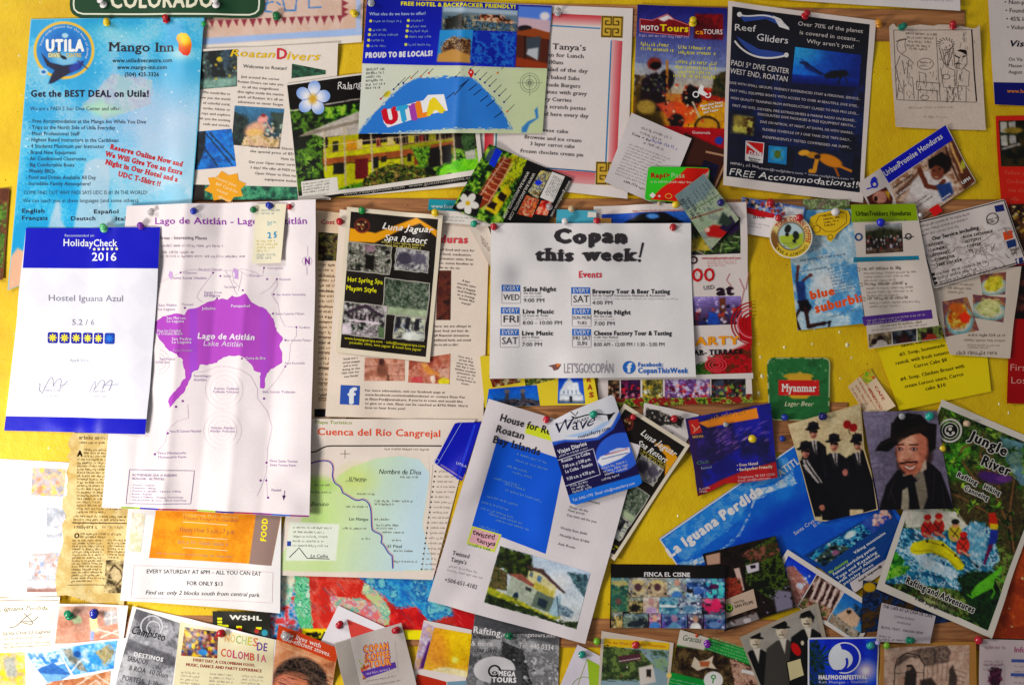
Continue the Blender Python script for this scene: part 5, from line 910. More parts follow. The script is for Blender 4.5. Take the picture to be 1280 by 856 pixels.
p = Paper('coffee_flyer', 'flyer', 'grey coffee tour flyer with orange lettering on a purple ribbon', [(419, 801), (502, 777), (532, 900), (440, 900)], 'b4aca8', 'card', ang=-12, tr=2)
p.img([(420, 802), (438, 797), (460, 900), (440, 900)], 4, '9c9690', 'dark_margin')
c = p.img([(446, 806), (494, 800), (498, 838), (454, 848)], 1, 'b4aca8', 'printed_face'); c.D(['c04828', '88a040', '804020', 'b08040'], 30, 1, 2.2, (0, .3, .25, 1))
for i, (t, x, y, w) in enumerate([('COPAN', 456, 814, 30), ('COFFEE', 459, 824, 29), ('TOUR', 463, 833, 26)]): p.T(t, x-.5, y+.5, w+1, 8.6, '7c3c70', 'heading_lettering', a=-8, wt=.12, lvl=2); p.T(t, x, y, w, 8, 'e0903c', 'heading_lettering', a=-8, wt=.05, lvl=3)
p.Poly([(452, 838), (494, 826), (496, 833), (480, 839), (458, 846)], '5c3c8c', 'ribbon'); p.M(458, 842, 34, 1, 4, 2, 'c8b8d8', a=-12)
for i in range(2): p.M(457+i*3, 851+i*6, 44, 1, 4, 1.6, '8a8480', a=-10)
p.done()
p = Paper('rafting_flyer', 'flyer', 'grey Omega Tours rafting flyer with a large round logo', [(594, 764), (699, 796), (697, 900), (577, 900)], '606062', 'gloss', ang=1)
c = p.img([(594, 764), (699, 796), (697, 900), (577, 900)], 1.05, '68686a', 'printed_face'); c.F(['58585a', '8c8c8e', '6c6c6e', 'a0a0a2'], 16, con=2.6); c.F(['303032', '4c4c4e', '222224'], 6, [(.35, .2), (.6, .25), (.75, .8), (.95, .7), (.95, .9), (.5, .9), (.3, .6)], a=.8); c.D(['c0c0c2', '202022', '909092'], 90, .8, 2.4, (.4, .3, 1, 1)); c.P([(0, 0), (1, 0), (1, .1), (0, .12)], '505054', 3, .8, True)
c.E(618, 836, 26, 17, 'd4d0d2', .04); c.P([(616, 836), (652, 838), (652, 862), (612, 862)], '58585a', 1.5)
p.T('Rafting,', 591, 789, 37, 8, 'e0dcdc', 'heading_lettering', a=8, wt=.02); p.T('BIO CANOPEANS,', 591, 796, 34, 4, '28282a', a=3, wt=.03); p.T('& more', 589, 805, 27, 6, 'e0dcdc', 'heading_lettering', a=2); p.T('CLEAR DAYS', 589, 813, 32, 4, '303032', a=3)
p.T('www.omegatours.info', 628, 794, 66, 5, 'e0dcdc', a=2); p.T('Tel: 440 0334', 648, 809, 44, 6.5, 'e0dcdc', a=4, wt=.01)
p.Ring(618, 838, 7, 2.2, '28282a', lvl=3); p.Dot(618, 838, 5.6, 'd4d0d2', lvl=3); p.T('o', 614.5, 842, 7, 5.5, '28282a', lvl=4, wt=.03); p.T('MEGA', 623, 844, 21, 6, 'f0ecec', 'heading_lettering', wt=.06, a=4); p.T('TOURS', 615, 852, 30, 6, 'f0ecec', 'heading_lettering', wt=.06, a=2); p.done()

# --- mid bottom
p = Paper('star_card', 'card', 'pale card with a lime green star shape, below the house sheet', [(722, 805), (801, 846), (770, 910), (690, 880)], 'd8d0dc', 'card', ang=27)
p.Poly([(734, 823), (783, 849), (764, 858), (752, 880), (738, 870)], '9cb83c', 'star_shape'); p.Ring(730, 862, 16, .8, '6a8c30', a0=180, a1=330); p.Ln([(734, 823), (720, 862)], .8, '8aa040'); p.done()
p = Paper('booklet', 'booklet', 'booklet with a yellow title strip and a mountain inn picture, pinned with a red pin', [(752, 788), (842, 803), (834, 890), (746, 890)], 'c8bcb0', 'card', ang=5, thick=1.2)
c = p.img([(755, 797), (837, 803), (832, 880), (749, 880)], 1, '7c8c70', 'printed_face'); c.P([(755, 795), (838, 802), (836, 812), (754, 808)], 'd8b414', 1); c.P([(754, 808), (836, 812), (834, 880), (750, 880)], '8ca0a8', 1); c.F(['2c3820', '4c5c34', '384828', '70804c'], 6, [(753, 806), (800, 812), (818, 832), (800, 850), (752, 850)], False); c.P([(772, 820), (800, 816), (802, 824), (776, 828)], '58303c', 1.5); c.L([(774, 826), (800, 822)], 1, 'c0b8b8'); c.F(['485c40', '7c90a0', '88a080'], 5, [(810, 812), (836, 813), (834, 840), (820, 836)], False); c.P([(798, 834), (816, 830), (820, 852), (800, 856)], 'd0c8c0', 2); c.P([(808, 836), (814, 836), (814, 846), (808, 846)], '302820', 1); c.D(['d0c0b0', '806850'], 12, 1, 2)
p.T('In the West Honduran Mountains', 760, 804, 72, 3.6, 'c87820', a=4); p.done()
p = Paper('green_leaflet', 'leaflet', 'Gracias leaflet with an aerial town picture and green text panels', [(850, 786), (969, 822), (955, 900), (828, 890)], '3c7c40', 'gloss', ang=16)
c = p.img([(850, 786), (969, 822), (955, 900), (828, 890)], 1.05, '2c9444', 'printed_face'); c.P([(838, 806), (886, 812), (962, 840), (952, 900), (832, 860)], '3c2c20', 1.5); c.F(['2c2018', '54402c', '3c3420', '6c5c40'], 8, [(838, 806), (886, 812), (962, 842), (950, 900), (834, 850)], False); c.F(['b89888', '8c6c5c', 'd0b0a0', '604438'], 5, [(912, 822), (960, 844), (952, 880), (920, 862)], False, con=4)
c.P([(868, 820), (874, 826), (884, 824), (892, 819), (890, 828), (896, 836), (884, 834), (872, 838), (864, 832)], 'd8c8b4', 1.2); c.P([(874, 826), (888, 826), (886, 833), (876, 833)], 'a86848', 1.5); c.P([(834, 838), (890, 852), (888, 880), (826, 880)], '1c9048', 1.2); c.E(892, 850, 12, 11, 'e0dcd8', .08); c.P([(848, 784), (888, 792), (880, 812), (842, 804)], 'd0c8bc', 1.5); c.P([(928, 836), (960, 842), (958, 848), (926, 840)], 'd8d4d0', 1.2)
p.T('Gracias', 852, 799, 24, 7, '4c6c50', 'heading_lettering', it=.2, a=10); p.Dot(871, 794, 2, 'd05838')
for i in range(5): p.M(891-i*1.5, 797+i*3.6, 66-i*2, 1, 4, 1.5, '90d0a0', a=18)
for i in range(4): p.M(838-i, 848+i*4, 40, 1, 4, 1.5, '90d0a0', a=14)
p.Ring(892, 846, 2.4, 1.4, '2c9048', lvl=3); p.Ln([(892, 848), (891, 854)], 1.4, '2c9048', lvl=3); p.Dot(836, 843, 3.4, 'e0c880'); p.done()
scal = []
Q = [(924, 796), (1022, 752), (1052, 880), (966, 900)]
for i in range(4):
    a_, b_ = np.array(Q[i], float), np.array(Q[(i+1) % 4], float); L_ = np.hypot(*(b_-a_)); n_ = int(L_/4); nv = np.array([(b_-a_)[1], -(b_-a_)[0]])/L_
    for k in range(n_): scal.append(tuple(a_+(b_-a_)*k/n_+nv*(1.1 if k % 2 and i in (1, ) else 0)))
# --- blue banner and its neighbours
p = Paper('banner', 'banner', 'blue La Iguana Perdida banner with white clouds, running diagonally at the lower right', [(824, 673), (1040, 524), (1132, 656), (890, 768)], '1c60b4', 'gloss', rad=2)
c = p.img([(824, 673), (1040, 524), (1132, 656), (890, 768)], 1.2, '1c5cb8', 'printed_face'); c.G('2c7cc8', '0c3c94'); c.F(['2474c4', '1860b4', '3084cc'], 30, con=2, a=.6); c.F(['b8c8d8', '5c98d0', 'd0d8e0'], 9, [(848, 704), (866, 700), (896, 690), (926, 668), (938, 642), (944, 612), (968, 606), (990, 590), (996, 604), (960, 616), (944, 626), (934, 650), (916, 678), (884, 700), (860, 712)], False); c.F(['4c94d0', 'a0c0dc', '3c84c8'], 12, [(826, 676), (980, 566), (994, 590), (940, 612), (926, 648), (900, 670), (856, 702)], False, a=.55)
c.E(1010, 630, 40, 10, '0c54b0', 1.2, -34, .6); c.E(960, 660, 50, 14, '0838a0', 1.3, -34, .6); p.Ln([(825, 674), (1040, 525)], 1.6, 'd8d8d8'); p.Ln([(825, 674), (850, 711)], 1.6, 'd8d8d8')
p.T('La Iguana Perdida', 838, 697, 142, 12, 'e0dcdc', 'heading_lettering', a=-35, wt=.07); p.T('ATITLAN', 976, 596, 46, 9, 'c8ccd0', 'heading_lettering', a=-36, wt=.03); p.T('Santa Cruz', 994, 669, 30, 4.4, 'd0d0d4', a=-35); p.T('El muelle', 1018, 659, 22, 4, 'd0d0d4', a=-35); p.done()
p = Paper('orange_sheet', 'sheet', 'orange brown sheet with pale glitter specks, right of the Jungle River poster', [(1234, 630), (1332, 632), (1332, 800), (1230, 796)], 'a04c10', 'card', step=1.5)
p.sheet.F(['8c3c0c', 'b05814', 'a04810'], 16); p.sheet.D(['e8d8b0', 'c89860'], 50, .5, 1.3); p.done()
p = Paper('hostel_leaflet', 'leaflet', 'blue leaflet with white text lines and pool pictures, right of the blue banner', [(1004, 694), (1108, 632), (1140, 680), (1067, 742)], '1c4c84', 'gloss', ang=-32)
c = p.img([(1008, 694), (1106, 636), (1112, 648), (1030, 708)], 1, '1c5c84', label='pictures of a blue pool and dark trees'); c.F(['0c4c7c', '2c84a4', '6cb4c4', '0c3460'], 7); c.F(['101c24', '283c34', '4c5850'], 5, [(0, .4), (.3, .2), (.4, 1), (0, 1)]); c.E(1062, 668, 8, 4, 'c8d8d8', .5, -30); c.E(1044, 690, 5, 4, '906880', .5); c.D(['90c8d0', '144470', 'c8d0d0'], 40, .8, 2)
c = p.img([(1074, 652), (1106, 634), (1114, 646), (1090, 666)], 1, '7c5c68', label='picture of pink flowers'); c.F(['2c4c94', '405c9c'], 6); c.D(['d0a098', 'b08080', 'e0c0b0'], 26, 1.4, 3, (.3, .1, 1, .9))
c = p.img([(1032, 712), (1112, 652), (1118, 662), (1062, 734)], 3, '184c80', 'blue_band'); c = p.img([(1062, 728), (1120, 690), (1128, 700), (1067, 741)], 3, 'c8c0c0', 'white_band')
p.T('No electricity', 1037, 717, 28, 4, '9cc83c', a=-34, wt=.02)
for i, (t, x, y, w) in enumerate([('Viking mountains', 1068, 692, 46), ('Famous snorkeling parties', 1042, 719, 62), ('Yoga and Kayaking', 1046, 722, 60), ('walk school Altitude', 1048, 727, 62), ('specialty dives', 1052, 728, 48)]): p.T(t, x, y+(0, 0, 2, 2, 5)[i], w, 3.6, 'd8dce0', a=-34, wt=.03)
p.T('Email: laiguana@', 1074, 727, 34, 3, '302c30', a=-34, wt=.05); p.done()
p = Paper('postcard', 'postcard', 'white bordered postcard of a red brick church, columns and a pool house', [(984, 686), (1100, 761), (1072, 806), (956, 732)], 'd8d0c8', 'gloss', ang=33, bl=2)
c = p.img([(985, 694), (1020, 717), (995, 760), (966, 735)], 1, '2c50b0', label='picture of a red brick church'); c.G('1840b0', '7098d0'); c.F(['a87c74', '8c5c54', 'c09890'], 5, [(982, 708), (992, 707), (1006, 722), (1012, 732), (994, 762), (984, 748)], False, con=4); c.D(['c8d4e8'], 8, 1.5, 4, (.6, .1, 1, .5))
c = p.img([(1021, 718), (1054, 739), (1033, 776), (998, 758)], 1, 'a08880', label='picture of white columns'); c.F(['c0a8a0', '806860', '3c2420'], 6, con=4)
for i in range(5): c.L([(1024+i*7, 724+i*4), (1012+i*7, 752+i*4)], 2.8, 'd8c4bc'); c.L([(1028+i*7, 726+i*4), (1018+i*7, 748+i*4)], 2, '341c18')
c.F(['704838', 'c8a090', '50602c'], 4, [(0, .7), (1, .6), (1, 1), (0, 1)])
c = p.img([(1055, 740), (1091, 762), (1070, 800), (1034, 776)], 1, '2c78b4', label='picture of a beach house under blue sky'); c.G('2468a8', '70a8c8'); c.F(['1c3450', '3c6480'], 5, [(.4, .1), (1, .2), (1, .5), (.6, .4)]); c.P([(1046, 768), (1062, 758), (1076, 772), (1070, 784), (1054, 782)], 'c8a890', 1.5); c.E(1061, 764, 3, 3, '302820'); c.F(['504c40', 'b8b0a4', '8c7c6c'], 5, [(0, .7), (1, .75), (1, 1), (0, 1)]); p.done()
p = Paper('hotel_card', 'card', 'dark card of a garden terrace with a pale hotel name label', [(878, 692), (969, 669), (994, 757), (905, 788)], '2c2018', 'gloss', ang=-15)
c = p.img([(878, 692), (969, 669), (994, 757), (905, 788)], 1, '2c2018', 'printed_face'); c.F(['140e0a', '30201a', '1c140e'], 12); c.F(['141c0c', '34441c', '5c6c2c', '20280f'], 8, [(.55, .1), (1, 0), (1, .7), (.7, .8), (.45, .5)]); c.F(['8c5c54', '6c3c34', '303c1c'], 5, [(.5, .1), (1, .08), (1, .22), (.6, .3)], a=.8); c.P([(882, 694), (900, 690), (900, 704), (884, 706)], 'b89888', 1.5); c.L([(900, 712), (912, 745)], 4, '602c20'); c.P([(917, 710), (924, 709), (930, 736), (926, 740)], 'c0a8a0', 1); c.F(['6c2c20', 'a05040', '48301c'], 5, [(905, 722), (925, 722), (930, 745), (906, 748)], False); c.P([(932, 706), (948, 702), (948, 712), (934, 716)], 'c0b8c0', 1); c.P([(937, 706), (944, 705), (944, 709), (938, 710)], '20181c', 1); c.P([(966, 744), (972, 736), (988, 738), (990, 758), (970, 764)], '7c7888', 3); c.D(['181c10', '7c7888'], 30, .6, 1.6, (.6, .7, 1, 1)); c.P([(905, 778), (945, 764), (950, 775), (906, 784)], '8c8484', 2); c.D(['c8c0c0', '504038'], 16, 1, 3, (.05, .8, .5, .98))
c = p.img([(905, 749), (941, 735), (946, 758), (905, 772)], 2, 'b8a494', 'name_label'); p.Dot(910.5, 759, 5.5, '385c20', lvl=3); p.Ring(911, 758, 3, 1.4, '90b850', lvl=4); p.T('HOTEL', 917, 754, 14, 2.6, '484038', lvl=4, a=-15); p.T('SAN FELIPE', 918, 759, 24, 3.6, '484038', 'heading_lettering', lvl=4, a=-15, wt=.02); p.done()
p = Paper('ranch_flyer', 'flyer', 'Finca El Cisne flyer with a black header over a collage of tinted ranch pictures', [(764, 705), (906, 706), (906, 784), (762, 784)], '1c1414', 'gloss', ang=0)
p.T('FINCA EL CISNE', 805, 720, 57, 5, 'e4e0e0', 'heading_lettering', wt=.03, serif=True)
tiles = [(764, 722, 786, 763), (786, 722, 810, 745), (810, 722, 834, 745), (834, 722, 858, 745), (858, 722, 882, 745), (882, 722, 905, 745), (786, 746, 804, 765), (804, 746, 824, 765), (824, 746, 847, 765), (847, 746, 876, 765), (876, 746, 905, 765), (764, 764, 778, 783), (779, 766, 810, 783), (811, 766, 826, 783), (827, 766, 858, 783), (859, 766, 878, 783), (879, 766, 905, 783)]
pals = [['386058', '5c8870', 'b8a868', '28484c'], ['3c3c44', 'c0b088', '8c8c98'], ['a89880', '8c7c6c', 'c8b898'], ['c8d0c0', '6c5c74', '90a098'], ['1c3c64', '4868a0', 'a0b8c8'], ['3c2864', '48a4b4', '60c0c0'], ['242420', 'b8a878', '504c38'], ['b8a494', 'd0c0b0', '907c74'], ['4c90a8', '90b8b8', '3c6c84'], ['5c7c94', 'c8d0d4', '3c3c5c'], ['28747c', 'c03868', '1c2028'], ['a89068', '404c38', 'c8b078'], ['2c343c', '90a088', '586470'], ['905878', 'b87c94', '5c4068'], ['6c589c', '5890a8', '3c3c6c'], ['302030', '584868'], ['284468', '6c84a8', '601c54']]
for i, (x0, y0, x1, y1) in enumerate(tiles):
    c = p.img((x0, y0, x1, y1+.8), 1, '404850'); c.F(pals[i], 7, seed=i+3, con=3.4); c.D(pals[i]+['e0dcdc', '181820'], 22, .6, 1.6)
    c.E((x0+x1)/2+(i*5 % 7)-3, (y0+y1)/2+4, (x1-x0)*.3, 4, pals[i][i % 3], .5); c.R(x0, y0, x1, y0+5, ['a8c0c8', 'c8ccc8', '7c94a8'][i % 3], 3, .5)
    if i in (1, 2): c.E((x0+x1)/2, y0+6, 8, 3.5, 'c8b888', .3); c.E((x0+x1)/2, y0+12, 4.5, 5, '5c4448', .3)
    if i in (3, 7, 13, 14, 15): c.E((x0+x1)/2, y0+6, 3.5, 4.5, ['a88878', 'c09888', 'b07888', '9c8098', 'b08c88'][(i*2) % 5], .3); c.E((x0+x1)/2, y1, 7, 7, ['d0d0cc', '90b8a8', 'b098b8', '507cb0', '6c94b0'][i % 5], .25)
    if i == 4: c.E(862, 738, 4, 2.4, '1c1418', .3); c.L([(866, 738), (866, 744)], 1, '1c1418')
    if i == 5: c.E(892, 732, 6, 3, '581c4c', .3); c.L([(888, 733), (888, 741)], 1.2, '381438'); c.L([(896, 733), (896, 741)], 1.2, '381438')
    if i == 8: [c.L([(826+k*5, 757), (829+k*5, 757)], 3, 'd8dcdc') for k in range(4)]
    if i == 10: c.E(894, 754, 6, 8, 'c83868', .3, -20); c.E(884, 750, 4, 3, 'd86088', .3)
    if i == 0: c.E(775, 729, 10, 3.5, 'b0a878', .3); c.E(773, 751, 4, 4, 'b83040', .4); c.P([(765, 735), (784, 735), (784, 762), (765, 762)], '3c6858', 3, .6)
p.done()
p = Paper('group_picture', 'picture', 'old scallop edged black and white picture of three men in dark suits', Q, 'a0988c', 'gloss', outline=scal, step=1.3, ang=-24)
c = Cv(Q, 1.0, '989088'); p.imgs.append(('photo', c, 1, None, [(928, 800), (1018, 758), (1046, 880), (968, 898)])); c.G('8c8884', 'a8a094'); c.F(['8c8880', 'a8a49c', '98948c'], 26, con=2, a=.6)
for hx_, hy, s_, hat, rot in ((944, 800, 8, 1, 10), (977, 788, 8, 1, 0), (1008, 774, 8, 0, 5)):
    c.P([(hx_-22, hy+66), (hx_-19, hy+22), (hx_-6, hy+12), (hx_+8, hy+11), (hx_+22, hy+20), (hx_+26, hy+66), (hx_+20, hy+110), (hx_-20, hy+110)], '1c1a1a' if hx_ != 977 else '4c4844', 1.5); c.P([(hx_-3, hy+10), (hx_+6, hy+9), (hx_+4, hy+28)], 'ccc4b8', 1.2); c.E(hx_, hy, s_*.85, s_*1.15, 'd0c4b0', .12, rot); c.E(hx_+4, hy+2, 3, 7, '8c8070', .8, rot, .6)
    if hat: c.E(hx_-1, hy-8, s_*1.0, s_*.7, '181616', .12, rot); c.E(hx_-1, hy-4.6, s_*1.45, 2, '181616', .2, rot)
    else: c.P([(hx_-9, hy-2), (hx_-7, hy-10), (hx_+4, hy-12), (hx_+10, hy-4), (hx_+8, hy+4), (hx_+5, hy-4)], '1c1a18', 1.5)
    c.L([(hx_-5, hy-2.5), (hx_-2, hy-3)], 1.3, '2a2420'); c.L([(hx_+2, hy-3.2), (hx_+5, hy-3)], 1.3, '2a2420'); c.L([(hx_, hy), (hx_+.5, hy+3)], .9, '6a5c50'); c.L([(hx_-3, hy+5), (hx_+3, hy+5)], 1.6 if not hat else 1.0, '2c2420')
c.E(995, 811, 5, 9, 'b01c20', .2, -30); c.P([(983, 827), (1001, 822), (1006, 844), (987, 851)], 'd0c49c', 1); p.Ln([(983, 827), (1001, 822), (1006, 844), (987, 851)], 1.6, '1c1a1a', closed=True); c.E(1003, 803, 2, 3, 'c8bca8', .3); p.done()
p = Paper('dark_card', 'card', 'dark underwater looking card behind the coffee house business card', [(1078, 724), (1160, 742), (1245, 770), (1075, 790)], '1c2c4c', 'gloss')
c = p.img([(1078, 724), (1160, 742), (1240, 770), (1076, 789)], 1.2, '1c3058', 'printed_face'); c.F(['10203c', '2c5080', '182c44', '3c2c1c', '54401c'], 9); c.E(1086, 733, 8, 6, 'b8981c', .3); p.done()
p = Paper('festival_flyer', 'flyer', 'blue Half Moon festival flyer with a white crescent logo and palm leaves', [(1009, 796), (1098, 794), (1098, 900), (1010, 900)], 'd8d8dc', 'gloss', rad=3, ang=0)
c = p.img([(1011, 798), (1096, 796), (1096, 890), (1012, 890)], 1, '1c3cb0', 'printed_face'); c.G('142ca0', '2860c8'); c.F(['1430a8', '2454c4', '1c48b8'], 18, con=2, a=.6); c.E(1082, 838, 12, 12, 'c8b8d8', 1.2); c.E(1082, 838, 4, 4, 'f0e8f0', 1); c.E(1096, 800, 12, 8, '4878d0', 1, a=.6)
for i in range(16): a_ = i*.42-1.0; c.L([(1020, 824), (1020+20*math.cos(a_), 820+16*math.sin(a_))], 2.2, ('183820', '2c5c28', '102818')[i % 3], .85)
c.F(['102818', '2c5424', '1434a0', '183c20'], 4, [(.0, .05), (.12, .0), (.22, .35), (.3, .8), (.1, 1), (0, 1)], a=.85); c.E(1087, 806, 5, 3.6, '28a098', .5)
cres = [(1055+19.5*math.cos(q), 821+20*math.sin(q)) for q in CIRC]; p.Poly(cres, 'd8dce4', 'crescent', 2); p.Ring(1055, 821, 19.5, 1, 'e8e8f0', 'crescent', 4)
a1 = np.radians(np.linspace(-110, 120, 20)); o_ = [(1055+18*math.cos(q), 821+18.5*math.sin(q)) for q in a1]; i_ = [(1050+15*math.cos(q), 823+13*math.sin(q)) for q in np.radians(np.linspace(100, -85, 20))]
V = o_+i_[::-1]; n_ = len(o_); p.add('crescent', V, [(k, k+1, n_+k+1) for k in range(n_-1)]+[(k, n_+k+1, n_+k) for k in range(n_-1)], '1c38a8', 3)
p.Ln(bez([(1057, 821), (1062, 834), (1050, 842), (1040, 836)]), 3, '1c38a8', 'crescent', 4)
p.T('HALFMOONFESTIVAL', 1023, 848, 61, 5, 'e8e4ec', 'heading_lettering', wt=.08); p.T('Koh Phangan - Thailand', 1023, 853, 61, 3, 'c8c8e0', a=0, sp=.06); p.done()
p = Paper('framed_sketch', 'drawing', 'pencil sketch of a carriage with a man at its door, in a pale wood frame', [(1099, 803), (1219, 801), (1222, 900), (1099, 900)], 'a8804c', 'card', thick=4, gap=4, ang=0, wave=.1)
c = p.img([(1103, 808), (1211, 805), (1212, 900), (1104, 900)], 1, 'b89c8c', label='pencil sketch'); c.F(['b89c8c', 'c8b0a0', 'ac8c7c'], 16, con=2.4, a=.8)
c.P([(1117, 832), (1124, 818), (1140, 812), (1180, 804), (1188, 812), (1186, 826), (1156, 832), (1150, 822), (1138, 820), (1126, 828)], '6c5c54', 2); c.F(['4c403c', '9c8878', '64564e'], 5, [(1124, 820), (1150, 810), (1184, 806), (1184, 824), (1156, 830), (1148, 820)], False, con=3, a=.8); c.P([(1136, 833), (1140, 830), (1146, 840), (1144, 870), (1130, 870), (1131, 840)], '342c2a', 1.5); c.E(1136, 834, 3, 3.4, '8c786c'); c.E(1136, 831, 4, 1.6, '2c2422'); c.P([(1150, 850), (1164, 846), (1180, 870), (1150, 870)], '40342e', 3); c.P([(1186, 836), (1190, 830), (1196, 845), (1196, 870), (1186, 870)], '4c403a', 2); c.L([(1117, 832), (1117, 870)], 1.2, '3a302c'); c.L([(1155, 830), (1154, 865)], 1, '3a302c')
for i in range(5): c.L([(1160+i*6, 826-i), (1159+i*6, 850)], .8, '5c4c44', .7); c.L([(1192, 836+i*6), (1206, 840+i*6)], .8, '5c4c44', .7)
c.L([(1118, 840), (1154, 840)], .8, '4c403a'); c.E(1137, 816, 8, 3, '8c786c', .3); p.Ln([(1117, 832), (1120, 822), (1132, 815), (1148, 818), (1155, 830)], 1.1, '2c2422'); p.done()
p = Paper('info_leaflet', 'leaflet', 'pale leaflet with purple headings and a dark orchid, at the lower right corner', [(1223, 797), (1330, 801), (1330, 900), (1222, 900)], 'c8b8b8', 'card', ang=2)
p.T('Information', 1266, 814, 46, 7, 'a83c78', 'heading_lettering'); p.M(1229, 809, 28, 1, 4, 3, 'a88088'); p.M(1228, 826, 24, 3, 5, 1.8, 'a89898'); p.M(1228, 830, 28, 1, 4, 2.2, '8c5c70')
for y in (823, 841): p.img([(1264, y), (1330, y+2), (1330, y+6), (1264, y+4)], 4, '506098', 'blue_bar')
for i in range(5): p.M(1268, 833+i*7, 50, 1, 4, 1.8, '8a7c80')
c = p.img([(1233, 830), (1256, 832), (1256, 870), (1232, 870)], 1, 'c4b4b4', 'orchid'); c.F(['38182c', '602848', '2c1424'], 4, [(.2, .05), (.85, .08), (.8, .5), (.6, .8), (.55, 1), (.4, 1), (.1, .4)], con=3); c.D(['401830', '743c58'], 18, 1, 2.4, (.1, .1, .9, .5)); p.done()
p = Paper('coffee_house_card', 'business card', 'pale grey café business card with thin grey lettering, right of the banner’s leaflet', [(1101, 752), (1169, 769), (1161, 803), (1092, 799)], 'b8b0b4', 'card', ang=8)
p.T('THE CAFE AT LA CASA DE CAFE', 1102, 758, 64, 4, '4a4448', a=12); p.T('COPAN RUINAS', 1116, 770, 26, 2.6, '8a8084', a=10); p.T('HONDURAS', 1119, 777, 18, 2.4, '8a8084', a=10); p.T('BLOG: TEXT - MAYAN VIEW', 1099, 783, 54, 3, '6a6068', a=9); p.M(1096, 793, 16, 1, 4, 1.8, '5a5054', a=8); p.M(1096, 797, 50, 1, 4, 1.8, '5a5054', a=4); p.done()

# --- postcards of the yellow guest house
def guesthouse(c, f):
    """the two storey yellow house with balconies; f maps picture fractions to the board"""
    P = lambda pts, col, s_=1.2, a=1: c.P([f(*q) for q in pts], col, s_, a)
    L = lambda pts, w, col, a=1: c.L([f(*q) for q in pts], w, col, a)
    c.F(GREENS, 7, con=3); c.F(['12180c', '283018', '40281c'], 8, [f(0, .2), f(.25, .2), f(.2, .6), f(.1, .98), f(0, 1)], False)
    P([(.0, .25), (.55, 0), (.62, 0), (.62, .12), (.2, .42)], 'b8b0a4'); P([(.05, .42), (.62, .06), (.62, .1), (.06, .5)], '8a8478', 1, .6)
    P([(.2, .38), (.8, .14), (.8, .5), (.52, .62), (.2, .75)], 'b8b81c'); P([(.2, .36), (.8, .12), (.8, .18), (.2, .44)], '2c1c14'); P([(.2, .55), (.8, .36), (.8, .44), (.2, .64)], '7c4c28', 1.2)
    for u in (.22, .3, .4, .44, .5, .55, .62, .68, .74): P([(u, .42-(u-.2)*.38), (u+.04, .405-(u-.2)*.38), (u+.04, .53-(u-.2)*.33), (u, .55-(u-.2)*.33)], ('3c2414', '5c1c1c', '241812')[int(u*50) % 3])
    for u, w, col in ((.23, .05, '242414'), (.33, .06, '601c1c'), (.46, .03, '1c1c14'), (.5, .03, '241c14'), (.68, .03, '241c14')): P([(u, .72-(u-.2)*.45), (u+w, .71-(u-.2)*.45), (u+w, .83-(u-.2)*.35), (u, .86-(u-.2)*.35)], col)
    c.F(['c8a838', '8c8c28', 'd8b058'], 4, [f(.3, .5), f(.42, .46), f(.42, .54), f(.3, .58)], False, a=.8)
    for u in (.21, .295, .42, .55, .71, .78): L([(u, .36-(u-.2)*.32), (u+.012, .92-(u-.2)*.55)], 2.6, 'a89c84')
    L([(.08, .48), (.78, .22)], 1.3, 'c8b898'); L([(.2, .56), (.8, .37)], 1.2, 'b87848')
    for u in np.linspace(.44, .78, 11): L([(u, .34-(u-.4)*.3), (u+.003, .45-(u-.4)*.28)], .9, 'b8a888', .8)
    c.F(['1c2c0c', '4c6c1c', '7c9838', '14200c', '6c4c24'], 6, [f(.3, .9), f(.34, .74), f(.46, .58), f(.6, .62), f(.72, .68), f(.8, .72), f(.8, .86), f(.5, .98)], False)
    c.F(['6cae2c', '88c43c', '5c9c28'], 10, [f(.74, .62), f(.96, .5), f(1, .82), f(.8, .84), f(.72, .72)], False, con=2); c.F(['3c6c18', '5c8c28'], 8, [f(.1, .88), f(.3, .86), f(.34, .97), f(.1, 1)], False)
    c.F(GREENS[1:], 4, [f(.55, .42), f(.64, .4), f(.66, .66), f(.6, .7)], False, a=.9)
    L([(.7, .78), (.8, .66)], 4, '1c2c14'); L([(.72, .78), (.7, .62)], 3, '4c8424'); c.F(['182810', '3c5c20'], 4, [f(.8, .15), f(.93, .1), f(.95, .4), f(.84, .45)], False); P([(.87, .4), (.93, .37), (.94, .48), (.88, .5)], 'a8a898')
p = Paper('postcard', 'postcard', 'large postcard of a yellow two storey guest house with a frangipani flower on black', [(357, 105), (590, 72), (606, 231), (374, 251)], 'd8d0c8', 'gloss', br=2, bl=1, ang=-8)
q = [(359, 107), (584, 75), (599, 212), (374, 246)]
c = p.img(q, .95, '303018', label='picture of a yellow guest house'); c.warp(.6, 4)
c.F(GREENS, 6, con=2.6); c.F(['10160a', '2c3c16', '3c5420', '5c7c30'], 5, [(362, 140), (406, 135), (404, 210), (424, 250), (370, 250)], False); c.F(['0c1008', '1c2410'], 6, [(362, 165), (378, 160), (384, 185), (366, 190)], False)
c.P([(402, 160), (600, 140), (600, 186), (567, 186), (500, 200), (404, 206)], '241812', 1.2); c.P([(404, 186), (500, 176), (502, 216), (470, 226), (452, 242), (424, 244), (406, 222)], 'b4b41c', 1); c.P([(500, 182), (567, 172), (567, 192), (540, 205), (500, 212)], '8c8c1c', 1); c.P([(410, 172), (448, 167), (448, 184), (410, 190)], 'a8a41c', 1)
c.P([(383, 166), (452, 138), (470, 130), (470, 160), (446, 168), (404, 172)], 'b4aca4', 1); c.P([(372, 172), (384, 165), (448, 150), (448, 154), (384, 170)], '8c8478', 1)
